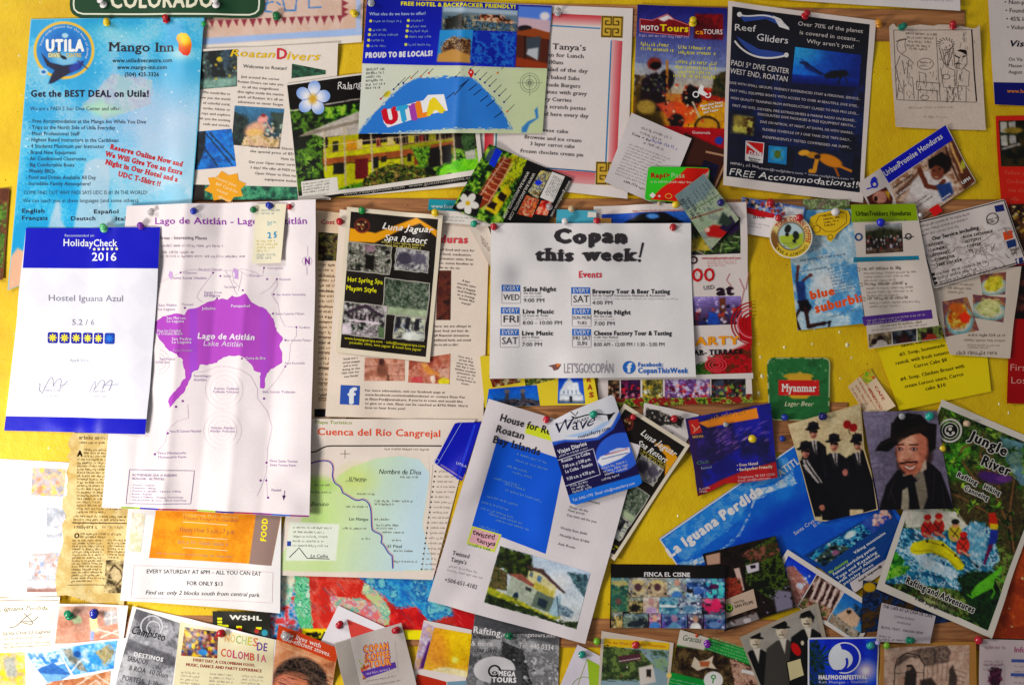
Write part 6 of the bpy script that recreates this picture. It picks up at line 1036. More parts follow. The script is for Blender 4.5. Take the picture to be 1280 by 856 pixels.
for x0, x1, cc in ((416, 423, '30301c'), (433, 446, 'c89028'), (446, 453, 'd8c088'), (470, 476, '6c2018'), (484, 492, 'c8b880'), (494, 500, '201410'), (510, 518, 'a8a028'), (524, 530, '6c2018'), (536, 545, '8c8c20')): c.P([(x0, 178-(x0-410)*.09), (x1, 177-(x0-410)*.09), (x1, 191-(x0-410)*.13), (x0, 192-(x0-410)*.13)], cc, 1)
c.P([(404, 199), (500, 188), (567, 176), (567, 182), (500, 196), (404, 207)], '905830', 1); c.L([(404, 208), (500, 197), (567, 183)], 1.4, '3c2414')
for x0, y0, x1, y1, cc in ((417, 205, 431, 219, '24241c'), (444, 199, 460, 224, '641c20'), (466, 197, 473, 211, '1c1c18'), (476, 196, 483, 203, '2c2418'), (509, 192, 514, 202, '241c14'), (518, 192, 523, 206, '703020')): c.P([(x0, y0), (x1, y0-1.4), (x1, y1-1), (x0, y1)], cc, .9)
c.P([(534, 186), (564, 180), (564, 206), (536, 210)], '181410', 2); c.F(['4c7424', '84a83c', '2c4c18'], 4, [(514, 184), (538, 182), (534, 206), (540, 214), (526, 212)], False)
for x, y0, y1 in ((405, 166, 214), (430, 160, 240), (463, 158, 220), (500, 160, 212), (549, 158, 206), (566, 156, 202)): c.L([(x, y0), (x+3, y1)], 2.3, 'b0a48c')
c.L([(404, 183), (463, 175), (567, 164)], 1, 'c8b898'); c.L([(404, 192), (463, 184), (567, 173)], 1, 'a88868')
for k_ in range(24): x = 470+k_*4.1; c.L([(x, 174-(x-463)*.105), (x+.5, 186-(x-463)*.12)], .8, 'b0a088', .8)
c.F(['60a828', '7cc034', '8ccc44'], 12, [(556, 206), (572, 200), (600, 196), (600, 230), (545, 236), (540, 222)], False, con=2); c.F(['3c6c18', '548424'], 6, [(420, 238), (452, 228), (462, 244), (418, 250)], False)
c.F(['1c2408', '4c5c1c', '7c8c3c', '141a08', '5c4420', '8c7c4c'], 4, [(448, 240), (456, 222), (470, 212), (488, 204), (506, 206), (522, 208), (540, 216), (556, 222), (552, 236), (500, 246)], False)
for x, y in ((470, 222), (486, 214), (500, 222), (516, 216), (528, 226), (462, 234), (480, 236), (500, 238)): c.burst(x, y, 8, 9, ['2c3c10', '6c7c2c', '9ca454', '5c3c1c', '182008'], 1.8)
c.F(['20301c', '54704c', '38502c'], 4, [(572, 152), (592, 150), (594, 190), (580, 194)], False); c.P([(581, 190), (594, 187), (595, 199), (583, 200)], 'b0b0a4', 1.5); c.L([(545, 232), (549, 212)], 2.4, '3c6c20'); c.E(558, 222, 9, 3.4, '18200f', .3, -30); c.E(538, 214, 8, 4, '141c0c', .3, 30); c.E(594, 222, 5, 3.6, '14200c', .3)
for x, y in ((382, 200), (392, 216), (388, 232), (372, 218), (398, 180), (440, 240)): c.burst(x, y, 10, 12, ['6c9038', '3c5c1c', '88ac50', '1c2c10'], 2)
c.P([(350, 100), (470, 90), (470, 125), (420, 133), (364, 138)], '18120e', 1); c.L([(361, 139), (470, 120)], 1.2, 'c8c4bc')
fl = p.img([(370, 102), (416, 98), (416, 146), (370, 146)], 1, '18120e', 'flower', outline=[(391+r_*math.cos(q_), 123+r_*math.sin(q_)) for q_, r_ in [(k_*math.pi/40, 10+12*abs(math.cos(2.5*k_*math.pi/40+.45))**.6) for k_ in range(80)]])
fl.G('a8c0e8', 'dcdce4'); fl.F(['c8d0e8', 'e4e4ec', 'dce0f0'], 12, con=2.0)
for k_ in range(5): a_ = (k_*72-10.3+0)*math.pi/180; fl.E(391+13*math.cos(a_), 123+13*math.sin(a_), 7, 3, 'f0f0f4', 1, k_*72-10, .6); a_ += .63; fl.L([(391, 123), (391+16*math.cos(a_), 123+16*math.sin(a_))], 1.2, '6c7cb0', .8)
dd_ = np.hypot(fl.X-391, fl.Y-123); fl.mix(np.clip((dd_-9)/13, 0, .85), '7c98d4'); fl.E(391, 124, 5, 6, 'c8a048', 1.1)
p.T('Ralangu', 421, 113, 36, 9, 'd8d4d0', 'heading_lettering', a=-6, it=.2, jit=1.4); 
c = p.img([(377, 228), (422, 222), (424, 240), (379, 247)], 3, 'd0ccc4', 'caption_label')
for i in range(4): p.M(380, 232+i*3.6, 36, 1, 4, 1.6, '6a6460', a=-8)
c = p.img([(404, 246), (606-7, 219), (600, 226), (414, 248)], 2, '1c1614', 'black_strip'); p.T('www.ralanguhotel.com  www.guesthouseutila.com', 430, 245, 168, 3.4, 'a8a49c', a=-7.5); p.done()

p = Paper('leaflet', 'leaflet', 'white sheet of teal and grey print, edge showing between rail and events sheet', [(545, 263), (618, 268), (618, 284), (545, 278)], 'd8d0c8', 'paper'); p.M(550, 272, 50, 2, 4, 1.6, '8aa0a0', a=3); p.done()
p = Paper('guest_house_card', 'card', 'small tilted guest house card with a frangipani flower and food pictures on black', [(612, 181), (715, 223), (672, 304), (565, 262)], '181414', 'gloss', tr=2.5, tl=2)
c = p.img([(612, 181), (659, 200), (626, 286), (565, 262)], 1.0, '303018', label='small picture of the yellow guest house'); c.F(GREENS, 6); c.F(['a8b020', 'c8d038', '4c5c14', 'c0b028'], 6, [(640, 192), (659, 200), (650, 220), (630, 240), (620, 230)], False)
c.P([(628, 196), (640, 200), (616, 250), (600, 262), (594, 250)], '803c20', 2); c.P([(634, 232), (640, 240), (620, 270), (606, 262)], 'c8b020', 2); c.P([(612, 250), (622, 256), (618, 264), (608, 258)], '281810'); c.P([(626, 240), (634, 245), (630, 254), (622, 248)], '281810')
for k_ in range(8): u = k_/7; c.L([(630-28*u, 203+45*u), (640-26*u, 207+46*u)], 1, 'd8a888'); c.L([(628-30*u, 198+48*u), (634-30*u, 200+48*u)], .9, 'c8c0a8')
c.L([(632, 197), (596, 252)], 1.2, 'd8b098'); c.L([(641, 205), (606, 262)], 1.2, 'd8b098'); c.P([(614, 186), (626, 186), (617, 208), (606, 200)], '485864', 2)
c = p.img([(620, 186), (628, 190), (618, 210), (611, 206)], 2, '1c3cb8', 'blue_patch')
c = p.img([(582, 238), (604, 246), (596, 272), (567, 262)], 1, '181010', 'flower_picture')
for k_ in range(5): a_ = k_*72*math.pi/180+.3; c.E(585+8*math.cos(a_), 255+8*math.sin(a_), 6.5, 4.5, 'd8d4cc', .25, k_*72+17)
c.E(585, 255, 3, 3, 'c8a838', .5)
c = p.img([(676, 213), (689, 216), (672, 249), (660, 240)], 1, '8c8060', label='picture of a salad'); c.F(['c8b878', '3c4c68', 'e0d8b0', '5c4c30'], 5); c.E(673, 229, 4, 3, '1c38b0', .3)
c = p.img([(658, 244), (674, 250), (665, 272), (646, 268)], 1, 'a04028', label='picture of a meal'); c.F(['a83820', 'd8c0a0', '6c1c14', 'c87848'], 5)
c = p.img([(677, 251), (690, 252), (684, 270), (668, 268)], 1, 'a04028', label='picture of red food'); c.F(['901c18', 'c04030', 'd8a088'], 5)
c = p.img([(690, 215), (706, 221), (691, 254), (675, 247)], 3, 'd0ccc8', 'text_label')
for i in range(6): p.M(692+i*2, 219+i*1.2, 28, 1, 3, 1.4, '8a8884', a=116)
for k_, x in enumerate((656, 663)): p.T('WWW.RALANGUHOTEL.COM', x+3, 214+k_*2, 66, 3.6, 'c0bcb4', a=118, wt=.02)
p.T('www.guesthouse.com', 711, 226, 50, 3.6, 'c0bcb4', a=118); p.done()
# --- map leaflet of the island
p = Paper('map_leaflet', 'leaflet', 'unfolded UTILA island map leaflet with a dark blue upper half', [(459, -2), (690, 8), (678, 167), (448, 168)], 'c8ccb0', 'gloss', creases=[('v', .49, 3.2), ('u', .53, 4.0)], b=3, br=2, ang=0)
c = p.img([(459, -2), (690, 8), (684, 86), (453, 80)], 1.1, '1426a0', 'blue_half'); c.G('10208c', '1830ac'); 
c.P([(553, 8), (647, 14), (647, 40), (552, 38)], '6c7c88', 1.2); c.F(['384c5c', '6c8898', '2c3438', '8c8c80'], 6, [(553, 20), (600, 20), (647, 30), (646, 40), (552, 38)], False); c.P([(554, 9), (647, 14), (647, 20), (554, 15)], 'a0b0bc', 3); c.F(['302820', '9c5838', 'c8b8a0'], 4, [(600, 18), (625, 19), (643, 28), (640, 31), (598, 26)], False); c.L([(590, 26), (645, 29)], 1, 'c0a890'); c.F(['1c2018', '3c3428'], 4, [(556, 24), (578, 18), (582, 34), (556, 38)], False)
c.P([(550, 38), (592, 38), (588, 79), (546, 77)], '3c8cc0', 1.2); c.F(['4c3020', 'a08058', '2c1c14', 'c8b898', '70503c'], 4, [(552, 54), (566, 46), (589, 50), (588, 74), (552, 72)], False); c.P([(548, 68), (566, 62), (588, 70), (588, 80), (546, 78)], 'b89058', 2)
c.F(['143494', '1c50a8', '3878b8', '10288c'], 9, [(592, 40), (646, 42), (642, 84), (588, 80)], False)
c.P([(648, 8), (690, 10), (684, 88), (644, 84)], '583020', 1.2); c.P([(648, 8), (690, 10), (688, 40), (647, 36)], '6080c8', 2); c.P([(648, 22), (688, 26), (688, 42), (647, 38)], 'c0a8b0', 3); c.E(681, 21, 6, 5, 'e0d8e0', .6); c.E(656, 36, 9, 4, '2c2024', .3); c.P([(646, 40), (668, 36), (688, 42), (688, 50), (646, 44)], '8c5028', 1.5); c.P([(658, 48), (676, 46), (674, 74), (658, 70)], '485058', 1.5); c.P([(660, 62), (673, 60), (672, 76), (658, 68)], 'b0b4b8', 2); c.L([(656, 46), (656, 80)], 2, '2c1c14'); c.P([(646, 72), (684, 80), (684, 88), (644, 84)], '8c4420', 2)
p.T('FREE HOTEL & BACKPACKER FRIENDLY!', 501, 7, 143, 4.6, 'd8d020', 'heading_lettering', a=1.8, wt=.06); p.T('What else do we have to offer?', 462, 20, 70, 3.8, 'a8b8dc', a=-.8, wt=.02)
for i, y in enumerate((27, 38, 44, 51, 58)): p.Dot(463.5-i*.8, y, 1.9, 'd0d060'); p.M(467-i*.8, y+1.4, (38, 20, 34, 16, 20)[i], 1, 4, 2, '6888cc', a=-1)
for i, y in enumerate((26, 33, 39, 46, 56)): p.Dot(510.5-i*.8, y, 1.9, 'd0d060'); p.M(514-i*.8, y+1.4, (16, 22, 28, 30, 30)[i], 1, 4, 2, '6888cc', a=0)
p.T('PROUD TO BE LOCALS!', 457, 73, 83, 6.2, 'e0e0ec', 'heading_lettering', a=-2, wt=.09, it=.12)
c = p.img([(453, 80.5), (684, 86.5), (678, 167), (448, 168)], 1.1, 'c4ccb0', 'map_half'); c.G('d0d4c8', 'bcc8a0', ax='u')
c.F(['3c78bc', '4480c4'], 40, [(448, 166), (466, 144), (485, 124), (504, 107), (520, 98), (560, 97), (588, 97), (598, 104), (612, 118), (624, 133), (632, 146), (640, 162), (560, 162), (448, 170)], False, con=1.4)
c.P([(652, 160), (660, 152), (670, 148), (668, 138), (672, 134), (673, 148), (662, 156), (658, 166), (652, 166)], '4c80b0', 1.5); c.E(484, 118, 5, 3, 'c8b838', .5, -40)
for i in range(6): p.M(458-i*.2, 89+i*4.6, (22, 24, 18, 22, 26, 20)[i], 1, 4, 2.4, '2c2c2c', a=-3)
for r_, w_ in ((12, .7), (9, .8), (4.5, .8), (2, 1.5)): p.Ring(662, 104, r_, w_, '6c7868')
p.Ln([(646, 104), (678, 104)], .7, '6c7868'); p.Ln([(662, 89), (662, 120)], .7, '6c7868')
for x, y in ((498, 106), (504, 104), (514, 98), (526, 96), (536, 92), (570, 97), (594, 94), (600, 100), (606, 104), (612, 108), (618, 115), (624, 120), (630, 128), (634, 140), (476, 124), (588, 88), (622, 92), (492, 112)): p.Dot(x, y, 1.3, ('2c3c80', 'c87838', 'c03840')[int(x) % 3]); p.Ln([(x+1, y-1), (x+9, y-9)], .8, '3c4438')
for x, y in ((568, 118), (584, 104), (596, 108), (602, 114), (610, 122), (618, 128), (628, 142)): p.Ln([(x-10, y+6), (x, y-2)], 1.1, '1c2c50')
p.Ln([(568, 120), (586, 100)], 1.2, '1c2c50'); p.Poly([(585, 92), (587, 88.5), (591, 88.5), (592.5, 92), (589, 99)], 'c01c28', 'map_pin', 4); p.Dot(588.8, 91.5, 1.2, 'e0d8d8', 'map_pin', 5)
p.Poly([(477, 139), (532, 125), (535, 119), (555, 118.5), (560, 139), (530, 145), (485, 160), (480, 154)], 'e8e8ec', 'title_card', 3)
for i, (ch, cc, x) in enumerate((('U', 'b81c38', 481), ('T', '48a0c8', 499), ('I', '9c50a0', 515), ('L', 'e08838', 521.5), ('A', 'e0c838', 535))): p.T(ch, x, 156-i*3, (16, 13, 6, 14, 20)[i], 18, cc, 'title_lettering', a=-11, wt=.1, lvl=4)
p.done()

# --- big blue dive center poster
p = Paper('dive_center_poster', 'poster', 'light blue Mango Inn dive poster with a round yellow rimmed UTILA logo', [(38, 24), (256, 20), (240, 270), (10, 363)], '6cb4d4', 'gloss', br=2, tr=1.2, creases=[('u', .3, .4)], ang=0)
c = p.img([(39, 25), (255, 21), (239, 270), (11, 362)], 1.15, '60b0d4', 'printed_face'); c.G('2c9cd0', '48acd8', 0, 1); c.F(['2a94c0', '58acd0', '84b8d0', '3c9cc8'], 60, con=2.2, oct=2); c.mix(np.clip((c.X-90)/220, 0, .6)*np.clip((c.Y-60)/120, 0, 1), 'c4d8e4'); c.mix(.55*np.exp(-((c.X-170)/90)**2-((c.Y-140)/60)**2), 'a8b8dc'); c.mix(.6*np.exp(-((c.X-215)/45)**2-((c.Y-170)/60)**2), 'bcc8dc'); c.mix(.45*np.exp(-((c.X-145)/45)**2-((c.Y-42)/12)**2), 'bcd8d8'); c.mix(.6*np.exp(-((c.X-228)/20)**2-((c.Y-68)/9)**2), 'e8e8e0')
c.F(['b0b8c4', 'a8a4b4', 'bcc0c8', 'a4b8b8'], 14, [(100, 135), (140, 92), (165, 95), (190, 100), (188, 130), (160, 140), (130, 150), (122, 140)], False, a=.75); c.P([(106, 133), (128, 126), (152, 140), (120, 145)], 'a8d8b0', 8, .6)
c.P([(106, 204), (118, 198), (134, 200), (138, 220), (136, 258), (146, 290), (90, 290), (100, 240)], 'b4c0cc', 4, .75); c.P([(138, 208), (154, 206), (156, 240), (170, 262), (160, 290), (140, 280)], 'a0c4d8', 3, .6); c.P([(64, 270), (70, 250), (75, 252), (76, 275), (86, 290), (58, 290)], 'bcc0cc', 4, .7); c.P([(10, 325), (22, 310), (34, 316), (30, 370), (6, 370)], 'd0a890', 4); c.D(['e8f0f4', 'd8e8f0'], 70, .5, 1.2, a=.7)
for r_, cc in ((38, 'd8b048'), (34.5, '2c88bc'), (33, '2484bc')): c.E(79.5, 63, r_, r_*.95, cc, .03)
c.E(79.5, 63, 27, 25, '1c68a8', .5, a=.8); c.E(82, 74, 18, 10, 'a8ccdc', .9, a=.7); c.P([(51, 66), (62, 78), (78, 82), (96, 80), (105, 76), (100, 86), (86, 92), (76, 98), (66, 104), (60, 105), (64, 94), (68, 88), (58, 82)], '182040', 1.2); c.P([(85, 84), (97, 77), (104, 76), (100, 86), (88, 91)], '2848a0', 3, .8); c.L([(97, 76), (109, 86)], 1.4, '4c3c50'); c.L([(70, 60), (76, 70), (82, 74)], 1.6, '141c28'); c.E(79, 72, 4, 2, '101820', .3, 25); c.E(81, 44.5, 4, 3, 'a8c8d8', .4); c.E(54, 90, 5.5, 4.5, 'a8c8d8', .3); c.E(54, 90, 3, 2, '2c68a0', .3)
c.P([(60, 66), (75, 66), (75, 72), (60, 72)], 'b8a868', 1, .7)
p.T('UTILA', 57, 64, 47, 14, 'e4e8e4', 'logo_lettering', a=0, wt=.07); p.T('CENTRE', 82, 71.5, 19, 4.6, 'd0b848', 'logo_lettering', wt=.02); p.T('DIVE', 60, 71.5, 14, 4.6, 'e0d8b0', 'logo_lettering', wt=.02)
p.T('Your only choice for the best of diving', 0, 0, None, 2.6, 'c8d8e0', 'logo_lettering', arc=(79.5, 63, 28.5, 190, 190))
p.T('Mango Inn', 135, 64, 83, 11, '2c2024', 'heading_lettering', a=.6, wt=.018, serif=True)
c = p.img([(221, 42), (242, 42), (242, 74), (221, 74)], 1, 'd88820', 'mango', outline=[(222, 45), (227, 42), (234, 43), (239, 49), (241, 57), (239, 67), (236, 71), (230, 70), (224, 64), (224, 55), (221, 50)]); c.G('e8c830', 'c02c18'); c.E(232, 50, 6, 7, 'f0cc30', 1)
for t_, y, x, w in (('www.utiladivecentre.com', 78, 140, 75), ('www.mango-inn.com', 86.5, 146, 62), ('(504) 425-3326', 95.5, 155, 43)): p.T(t_, x, y, w, 5, '20242c', a=0, wt=.02)
p.T('Get the BEST DEAL on Utila!', 38, 121, 147, 8, '241838', 'heading_lettering', wt=.045); p.T('We are a PADI 5 Star Dive Center and offer:', 37, 138, 113, 4.6, '3c3c54')
for i, (t_, w) in enumerate([('- Free Accommodation at the Mango Inn While You Dive', 146), ('- Trips to the North Side of Utila Everyday', 108), ('- Most Professional Staff', 64), ('- Highest Rated Instructors in the Caribbean', 113), ('- 4 Students Maximum per Instructor', 96), ('- Brand New Equipment', 61), ('- Air Conditioned Classrooms', 74), ('- Big Comfortable Boats', 60), ('- Weekly BBQs', 36), ('- Food and Drinks Available All Day', 88), ('- Incredible Family Atmosphere!', 82)]): p.T(t_, 36-i*.5, 153.5+i*7.8, w, 4.6, '34344c', a=.4, wt=.012)
p.T('COME FIND OUT WHY PADI SAYS UDC IS #1 IN THE WORLD!', 29, 243, 155, 4.6, '34384c'); p.T('We can teach you in these languages (and some others):', 28, 253, 146, 4.6, '34384c')
for t_, x, y, w in (('English', 27, 266, 28), ('Français', 27, 275, 32), ('Deutsch', 88, 275.5, 31), ('Español', 117, 267, 31), ('Italia', 144, 276, 21)): p.T(t_, x, y, w, 5, '28283c', wt=.03)
for i, (t_, x, y, w) in enumerate([('Reserve Online Now and', 137, 186, 94), ('We Will Give You an Extra', 131, 195, 100), ('Night in Our Hotel and a', 131, 205, 94), ('UDC T-Shirt !!', 147, 220, 54)]): p.T(t_, x, y, w, 6, 'a82028', 'red_offer', a=14, wt=.06, serif=True)
p.done()

# --- green plate
plate_out = [(88, -60), (330, -60), (330, 8), (329, 14), (326, 19), (321, 22), (314, 23), (102, 22), (96, 21), (91, 18), (88, 13), (87, 6)]
p = Paper('licence_plate', 'metal plate', 'green metal plate with raised white COLORADO lettering at the top edge', [(86, -60), (330, -60), (330, 24), (86, 23)], '08482c', 'card', outline=plate_out, step=2, thick=1.4, wave=.1, b=.3, bl=.3, br=.3, gap=1.5, ang=0)
p.Ln([(94, -50), (92, 6), (93, 12), (97, 16), (104, 18), (312, 19), (319, 17), (323, 13), (324, 6), (324, -50)], 2, 'd8dcc8', 'raised_border', 4); p.T('COLORADO', 138, 10, 128, 19, 'dcd8c0', 'raised_lettering', wt=.04, lvl=5); p.done()

p = Paper('postcard', 'postcard', 'brown and green leafy postcard at the left edge beside the blue poster', [(-40, 237), (12, 235), (4, 350), (-40, 350)], '6c4828', 'gloss', r=2); c = p.img([(-40, 238), (10.5, 237), (2.5, 348), (-40, 349)], 1.1); c.F(['5c3820', '8c6c48', 'a08468'], 16); c.F(['3c6820', '6c9c3c', '283c14', '7c4830'], 7, [(0, .3), (1, .15), (1, .95), (0, 1)], a=.8); p.done()

# --- lake map
p = Paper('lake_map', 'map', 'large creased Lago de Atitlán map with a purple lake', [(160, 258), (397, 251), (388, 645), (130, 633)], 'e2d8da', 'paper', step=3, bl=5, br=4, b=2, r=1, tr=9, l=2, wave=2.4, creases=[('u', .16, -4), ('u', .32, 6.5), ('u', .50, -4), ('u', .66, 5), ('u', .84, -4), ('v', .48, 3.0)], ang=0)
lake = [(194, 403), (204, 396), (218, 392), (232, 394), (236, 387), (246, 385), (258, 378), (270, 374), (283, 374), (290, 370), (297, 372), (303, 369), (308, 367), (314, 378), (322, 382), (333, 387), (340, 396), (346, 413), (354, 423), (350, 432), (354, 442), (352, 455), (345, 458), (338, 462), (333, 470), (330, 486), (325, 484), (326, 465), (318, 463), (315, 455), (306, 448), (300, 444), (290, 445), (278, 446), (271, 453), (258, 456), (250, 456), (247, 462), (240, 466), (238, 474), (230, 490), (222, 500), (214, 509), (211, 502), (216, 492), (226, 480), (232, 472), (232, 462), (229, 450), (222, 443), (210, 436), (200, 424), (196, 416)]
lake_o = []; rl = np.random.RandomState(2)
for (xa, ya), (xb, yb) in zip(lake, lake[1:]+lake[:1]):
    n_ = max(1, int(math.hypot(xb-xa, yb-ya)/3))
    lake_o += [(xa+(xb-xa)*k_/n_+rl.uniform(-.9, .9), ya+(yb-ya)*k_/n_+rl.uniform(-.9, .9)) for k_ in range(n_)]
c = p.img([(192, 364), (357, 364), (357, 511), (192, 511)], .9, 'a458b0', 'lake', outline=lake_o); c.mix((np.abs(c.X-242) < 5)*.35, '8c58d0'); c.mix((np.abs(c.X-330) < 4)*.25, '9858c8')
p.T('Lago de Atitlán - Lago de Atitlán', 195, 281, 190, 8, '8c4c9c', 'heading_lettering', a=0, wt=.012); p.T('Lago de Atitlán', 247, 423, 71, 7, 'e4d8e8', 'lake_lettering', a=1.5, wt=.04, it=.12, lvl=4); p.T('Lake Atitlán', 254, 432, 50, 6.6, 'd8c8e0', 'lake_lettering', a=1.5, it=.12, lvl=4)
p.T('Áreas - Interesting Places', 201, 300, 58, 4, '6c6070'); p.M(201, 309, 88, 1, 4, 2.4, '8c8090'); p.M(203, 317, 40, 1, 4, 2.4, '8c8090'); p.M(201, 322, 115, 1, 4, 2.4, '8c8090'); p.T('N', 382, 331, 6, 8, '7c4088', wt=.05); p.Ring(385, 327, 6, .5, 'b098b8'); p.Ln([(384.5, 334), (384.5, 344)], .5, '7c4088'); p.Ln([(386, 308), (386, 320)], .4, 'a090a8')
for x, y, t_, dx in ((227, 341, 'Chuacruz', 3), (266, 341, 'San José Chacayá', -18), (275, 345, 'Sololá', 4), (304, 363, 'San Jorge', -24), (330, 335, 'Concepción', 4), (334, 349, 'Santiago', -22), (346, 349, 'Patanatic', 3), (342, 368, 'San Andrés Semetabaj', 3), (341, 392, 'Santa Catarina Palopó', 3), (371, 409, 'Godinez', 3), (357, 425, 'San Antonio Palopó', 0), (357, 458, 'Agua Escondida', -1), (303, 448, 'Cerro de Oro', 5), (271, 373, 'Jaibalito', -16), (232, 385, 'Tzununá', -4), (224, 442, 'Finca Chacaya', -6)): p.Dot(x, y, 1.2, '7c4488'); p.T(t_, x+dx, y+(-3 if dx < 0 else 1.5), None, 2.8, 'b0a0b8')
for x, y, t_, w in ((216, 349, 'Santa Lucía Utatlán', 42), (198, 383, 'San Pablo', 24), (198, 388, 'La Laguna', 22), (255, 367, 'Santa Cruz', 22), (255, 371, 'La Laguna', 20), (328, 491, 'San Lucas Tolimán', 42), (242, 471, 'Santiago', 21), (242, 476, 'Atitlán', 16), (267, 487, 'Volcán Tolimán', 32), (265, 491, 'Tolimán Volcano', 34), (263, 536, 'Volcán Atitlán', 30), (262, 540, 'Atitlán Volcano', 32), (200, 450, 'San Pedro', 20), (195, 454, 'San Pedro Volcano', 18), (213, 540, 'Finca El Carmen Metzabal', 38), (199, 567, 'Finca Montecarlo', 34), (199, 572, 'Montecarlo Farm', 34), (337, 577, 'Finca Santa Teresa', 36), (337, 582, 'Santa Teresa Farm', 34)): p.T(t_, x, y, w, 3, 'a08cac')
for x, y, t_, w in ((209, 399, 'San Marcos', 24), (209, 403, 'La Laguna', 22), (197, 415, 'Playa San Cristóbal', 30), (197, 418.5, 'La Cristalina Beach', 32), (216, 425, 'San Pedro', 24), (216, 429, 'La Laguna', 24), (253, 387, 'Jaibalito', 16), (289, 384, 'Panajachel', 24), (308, 449, 'Cerro de Oro', 24)): p.T(t_, x, y, w, 3.4, 'd8c4e0', 'lake_lettering', lvl=4, wt=.03)
for r_ in (7, 12, 18, 24): p.Ring(280, 487, r_, .4, 'd0c8d0'); p.Ring(278, 538, r_, .4, 'd0c8d0'); 
for r_ in (6, 10, 15): p.Ring(198, 452, r_, .45, 'b8b0bc', a0=-80, a1=90)
for L_ in ([(200, 353), (218, 345), (227, 341), (240, 337), (258, 339), (275, 338), (296, 338), (303, 336), (318, 340), (328, 346), (330, 335)], [(266, 341), (255, 356), (248, 366), (246, 372), (253, 378)], [(281, 338), (288, 350), (294, 364), (297, 369)], [(303, 340), (301, 352), (298, 364)], [(346, 349), (338, 360), (325, 368)], [(346, 349), (346, 358), (339, 368), (347, 380), (350, 396), (356, 408), (371, 409), (371, 420), (364, 430), (362, 450), (357, 458), (348, 472), (334, 488), (328, 490)], [(242, 466), (256, 464), (270, 458), (284, 458), (302, 462), (314, 470), (322, 486), (322, 498), (334, 514), (340, 534), (334, 560), (333, 590), (326, 610), (322, 619)], [(235, 505), (236, 522), (222, 526), (210, 538), (208, 552), (195, 567)], [(333, 595), (335, 620)], [(318, 340), (310, 345), (300, 339)], [(290, 338), (292, 352), (300, 360)]): p.Ln(L_, .55, 'b4a4bc')
for x, y in ((229, 501), (221, 508), (211, 541), (195, 567), (333, 578), (326, 600), (333, 600), (336, 621), (330, 498)): p.Dot(x, y, 1.4, '7c4488')
c = p.img([(291, 334), (298, 334), (299, 350), (292, 350)], 1, 'b898c8', 'town_patch', outline=[(292, 335), (298, 337), (298, 349), (293, 348), (294, 342), (291, 339)]); c = p.img([(210, 337), (218, 337), (218, 350), (210, 350)], 2, 'c0a0cc', 'town_patch', outline=[(213, 338), (217, 342), (215, 350), (211, 345)])
p.Ln([(164, 586), (243, 588), (239, 629), (160, 628)], .8, '6c5878', closed=True); p.T('ACTIVIDADES QUE SE PUEDEN', 167, 594, 54, 2.8, '8c7898', a=1); p.T('REALIZAR - ACTIVITIES', 167, 598.5, 40, 2.8, '8c7898', a=1)
for i, t_ in enumerate(('• Canoas - Canoes', '• Caminatas - Hiking', '• Paseos a caballo - Horse riding', '• Kayak - Kayaks', '• Visitas a Talleres - Visiting Workshops', '• Observación de aves - Bird watching')): p.T(t_, 165-i*.3, 606+i*3.7, (30, 32, 62, 28, 66, 70)[i], 2.2, 'a090ac', a=1)
p.T('Patulul', 340, 613, 12, 2.8, '8c7898'); p.Ln([(357, 612), (356, 622)], .8, '4c2c5c'); p.Poly([(354, 618), (358.5, 618), (356, 624)], '4c2c5c')
for i, cc in enumerate(['a04838', '9cb43c', '40389c', 'a03c58', 'b46030', '9cb43c', '402c80', 'a03c58', '8c3c90', '5070b8', '8c3c80']): 
    u0, u1 = i/11, (i+1)/11; f = lambda u, dy: (130.5+u*257, 633+u*12-dy)
    if i: p.Poly([f(u0, 2.2), f(u1, 2.2), f(u1, .3), f(u0, .3)], cc, 'colour_strip', 2)
p.done()
p = Paper('receipt', 'receipt', 'small cream receipt with faded blue numbers on the lake map heading', [(321, 256), (360, 256), (352, 329), (316, 330)], 'e2dac0', 'paper', outline=[(321, 256), (360, 256), (361, 290), (359, 318), (352, 329), (330, 331), (316, 329), (317, 310), (320, 280)], step=2, bl=2, br=3, ang=0)
p.M(328, 265, 26, 2, 4, 2, '88a0b0'); p.M(336, 280, 12, 2, 3, 2, '78b0c8'); p.T('2 5', 336, 298, 11, 7, '4c90b0', wt=.05, jit=1); p.M(322, 303, 26, 4, 4, 2, 'd0c070'); p.M(322, 320, 28, 2, 4, 2.4, '8c9ca8'); p.done()

# --- certificate
p = Paper('award_certificate', 'certificate', 'white HolidayCheck 2016 award for Hostel Iguana Azul with dark blue bands', [(33, 285), (203, 285), (184, 542), (5, 538)], 'e4e4ee', 'lam', thick=1.2, wave=.15, b=1.5, bl=1, br=1.5, ang=0)
c = p.img([(33, 285), (203, 285), (199.5, 336), (29, 335)], 5, '0c12a0', 'blue_header'); c = p.img([(7, 520), (185.5, 523), (184, 542), (5, 538)], 5, '0c12a0', 'blue_footer'); c = p.img([(29, 335.5), (199.4, 336.3), (185.6, 522.5), (7.2, 519.5)], 1.5, 'e2e2ee', 'pale_pattern')
w_ = np.abs((c.X/46) % 1-.5)+np.abs((c.Y/52) % 1-.5); c.mix(.32*np.clip((w_-.5)*9+.5, 0, 1), 'd2d2e2')
p.T('Recommended on', 81, 296, 37, 3, 'c0c8e8', a=0); p.T('HolidayCheck', 79, 307.5, 70, 8.6, 'e0e4f4', 'heading_lettering', a=1, wt=.015); p.T('2016', 115, 326, 33, 10, 'e0e4f4', 'heading_lettering', a=1, wt=.015)
for i in range(6): p.Dot(118.5+i*6, 311.8, 1.7, 'e8e8c0')
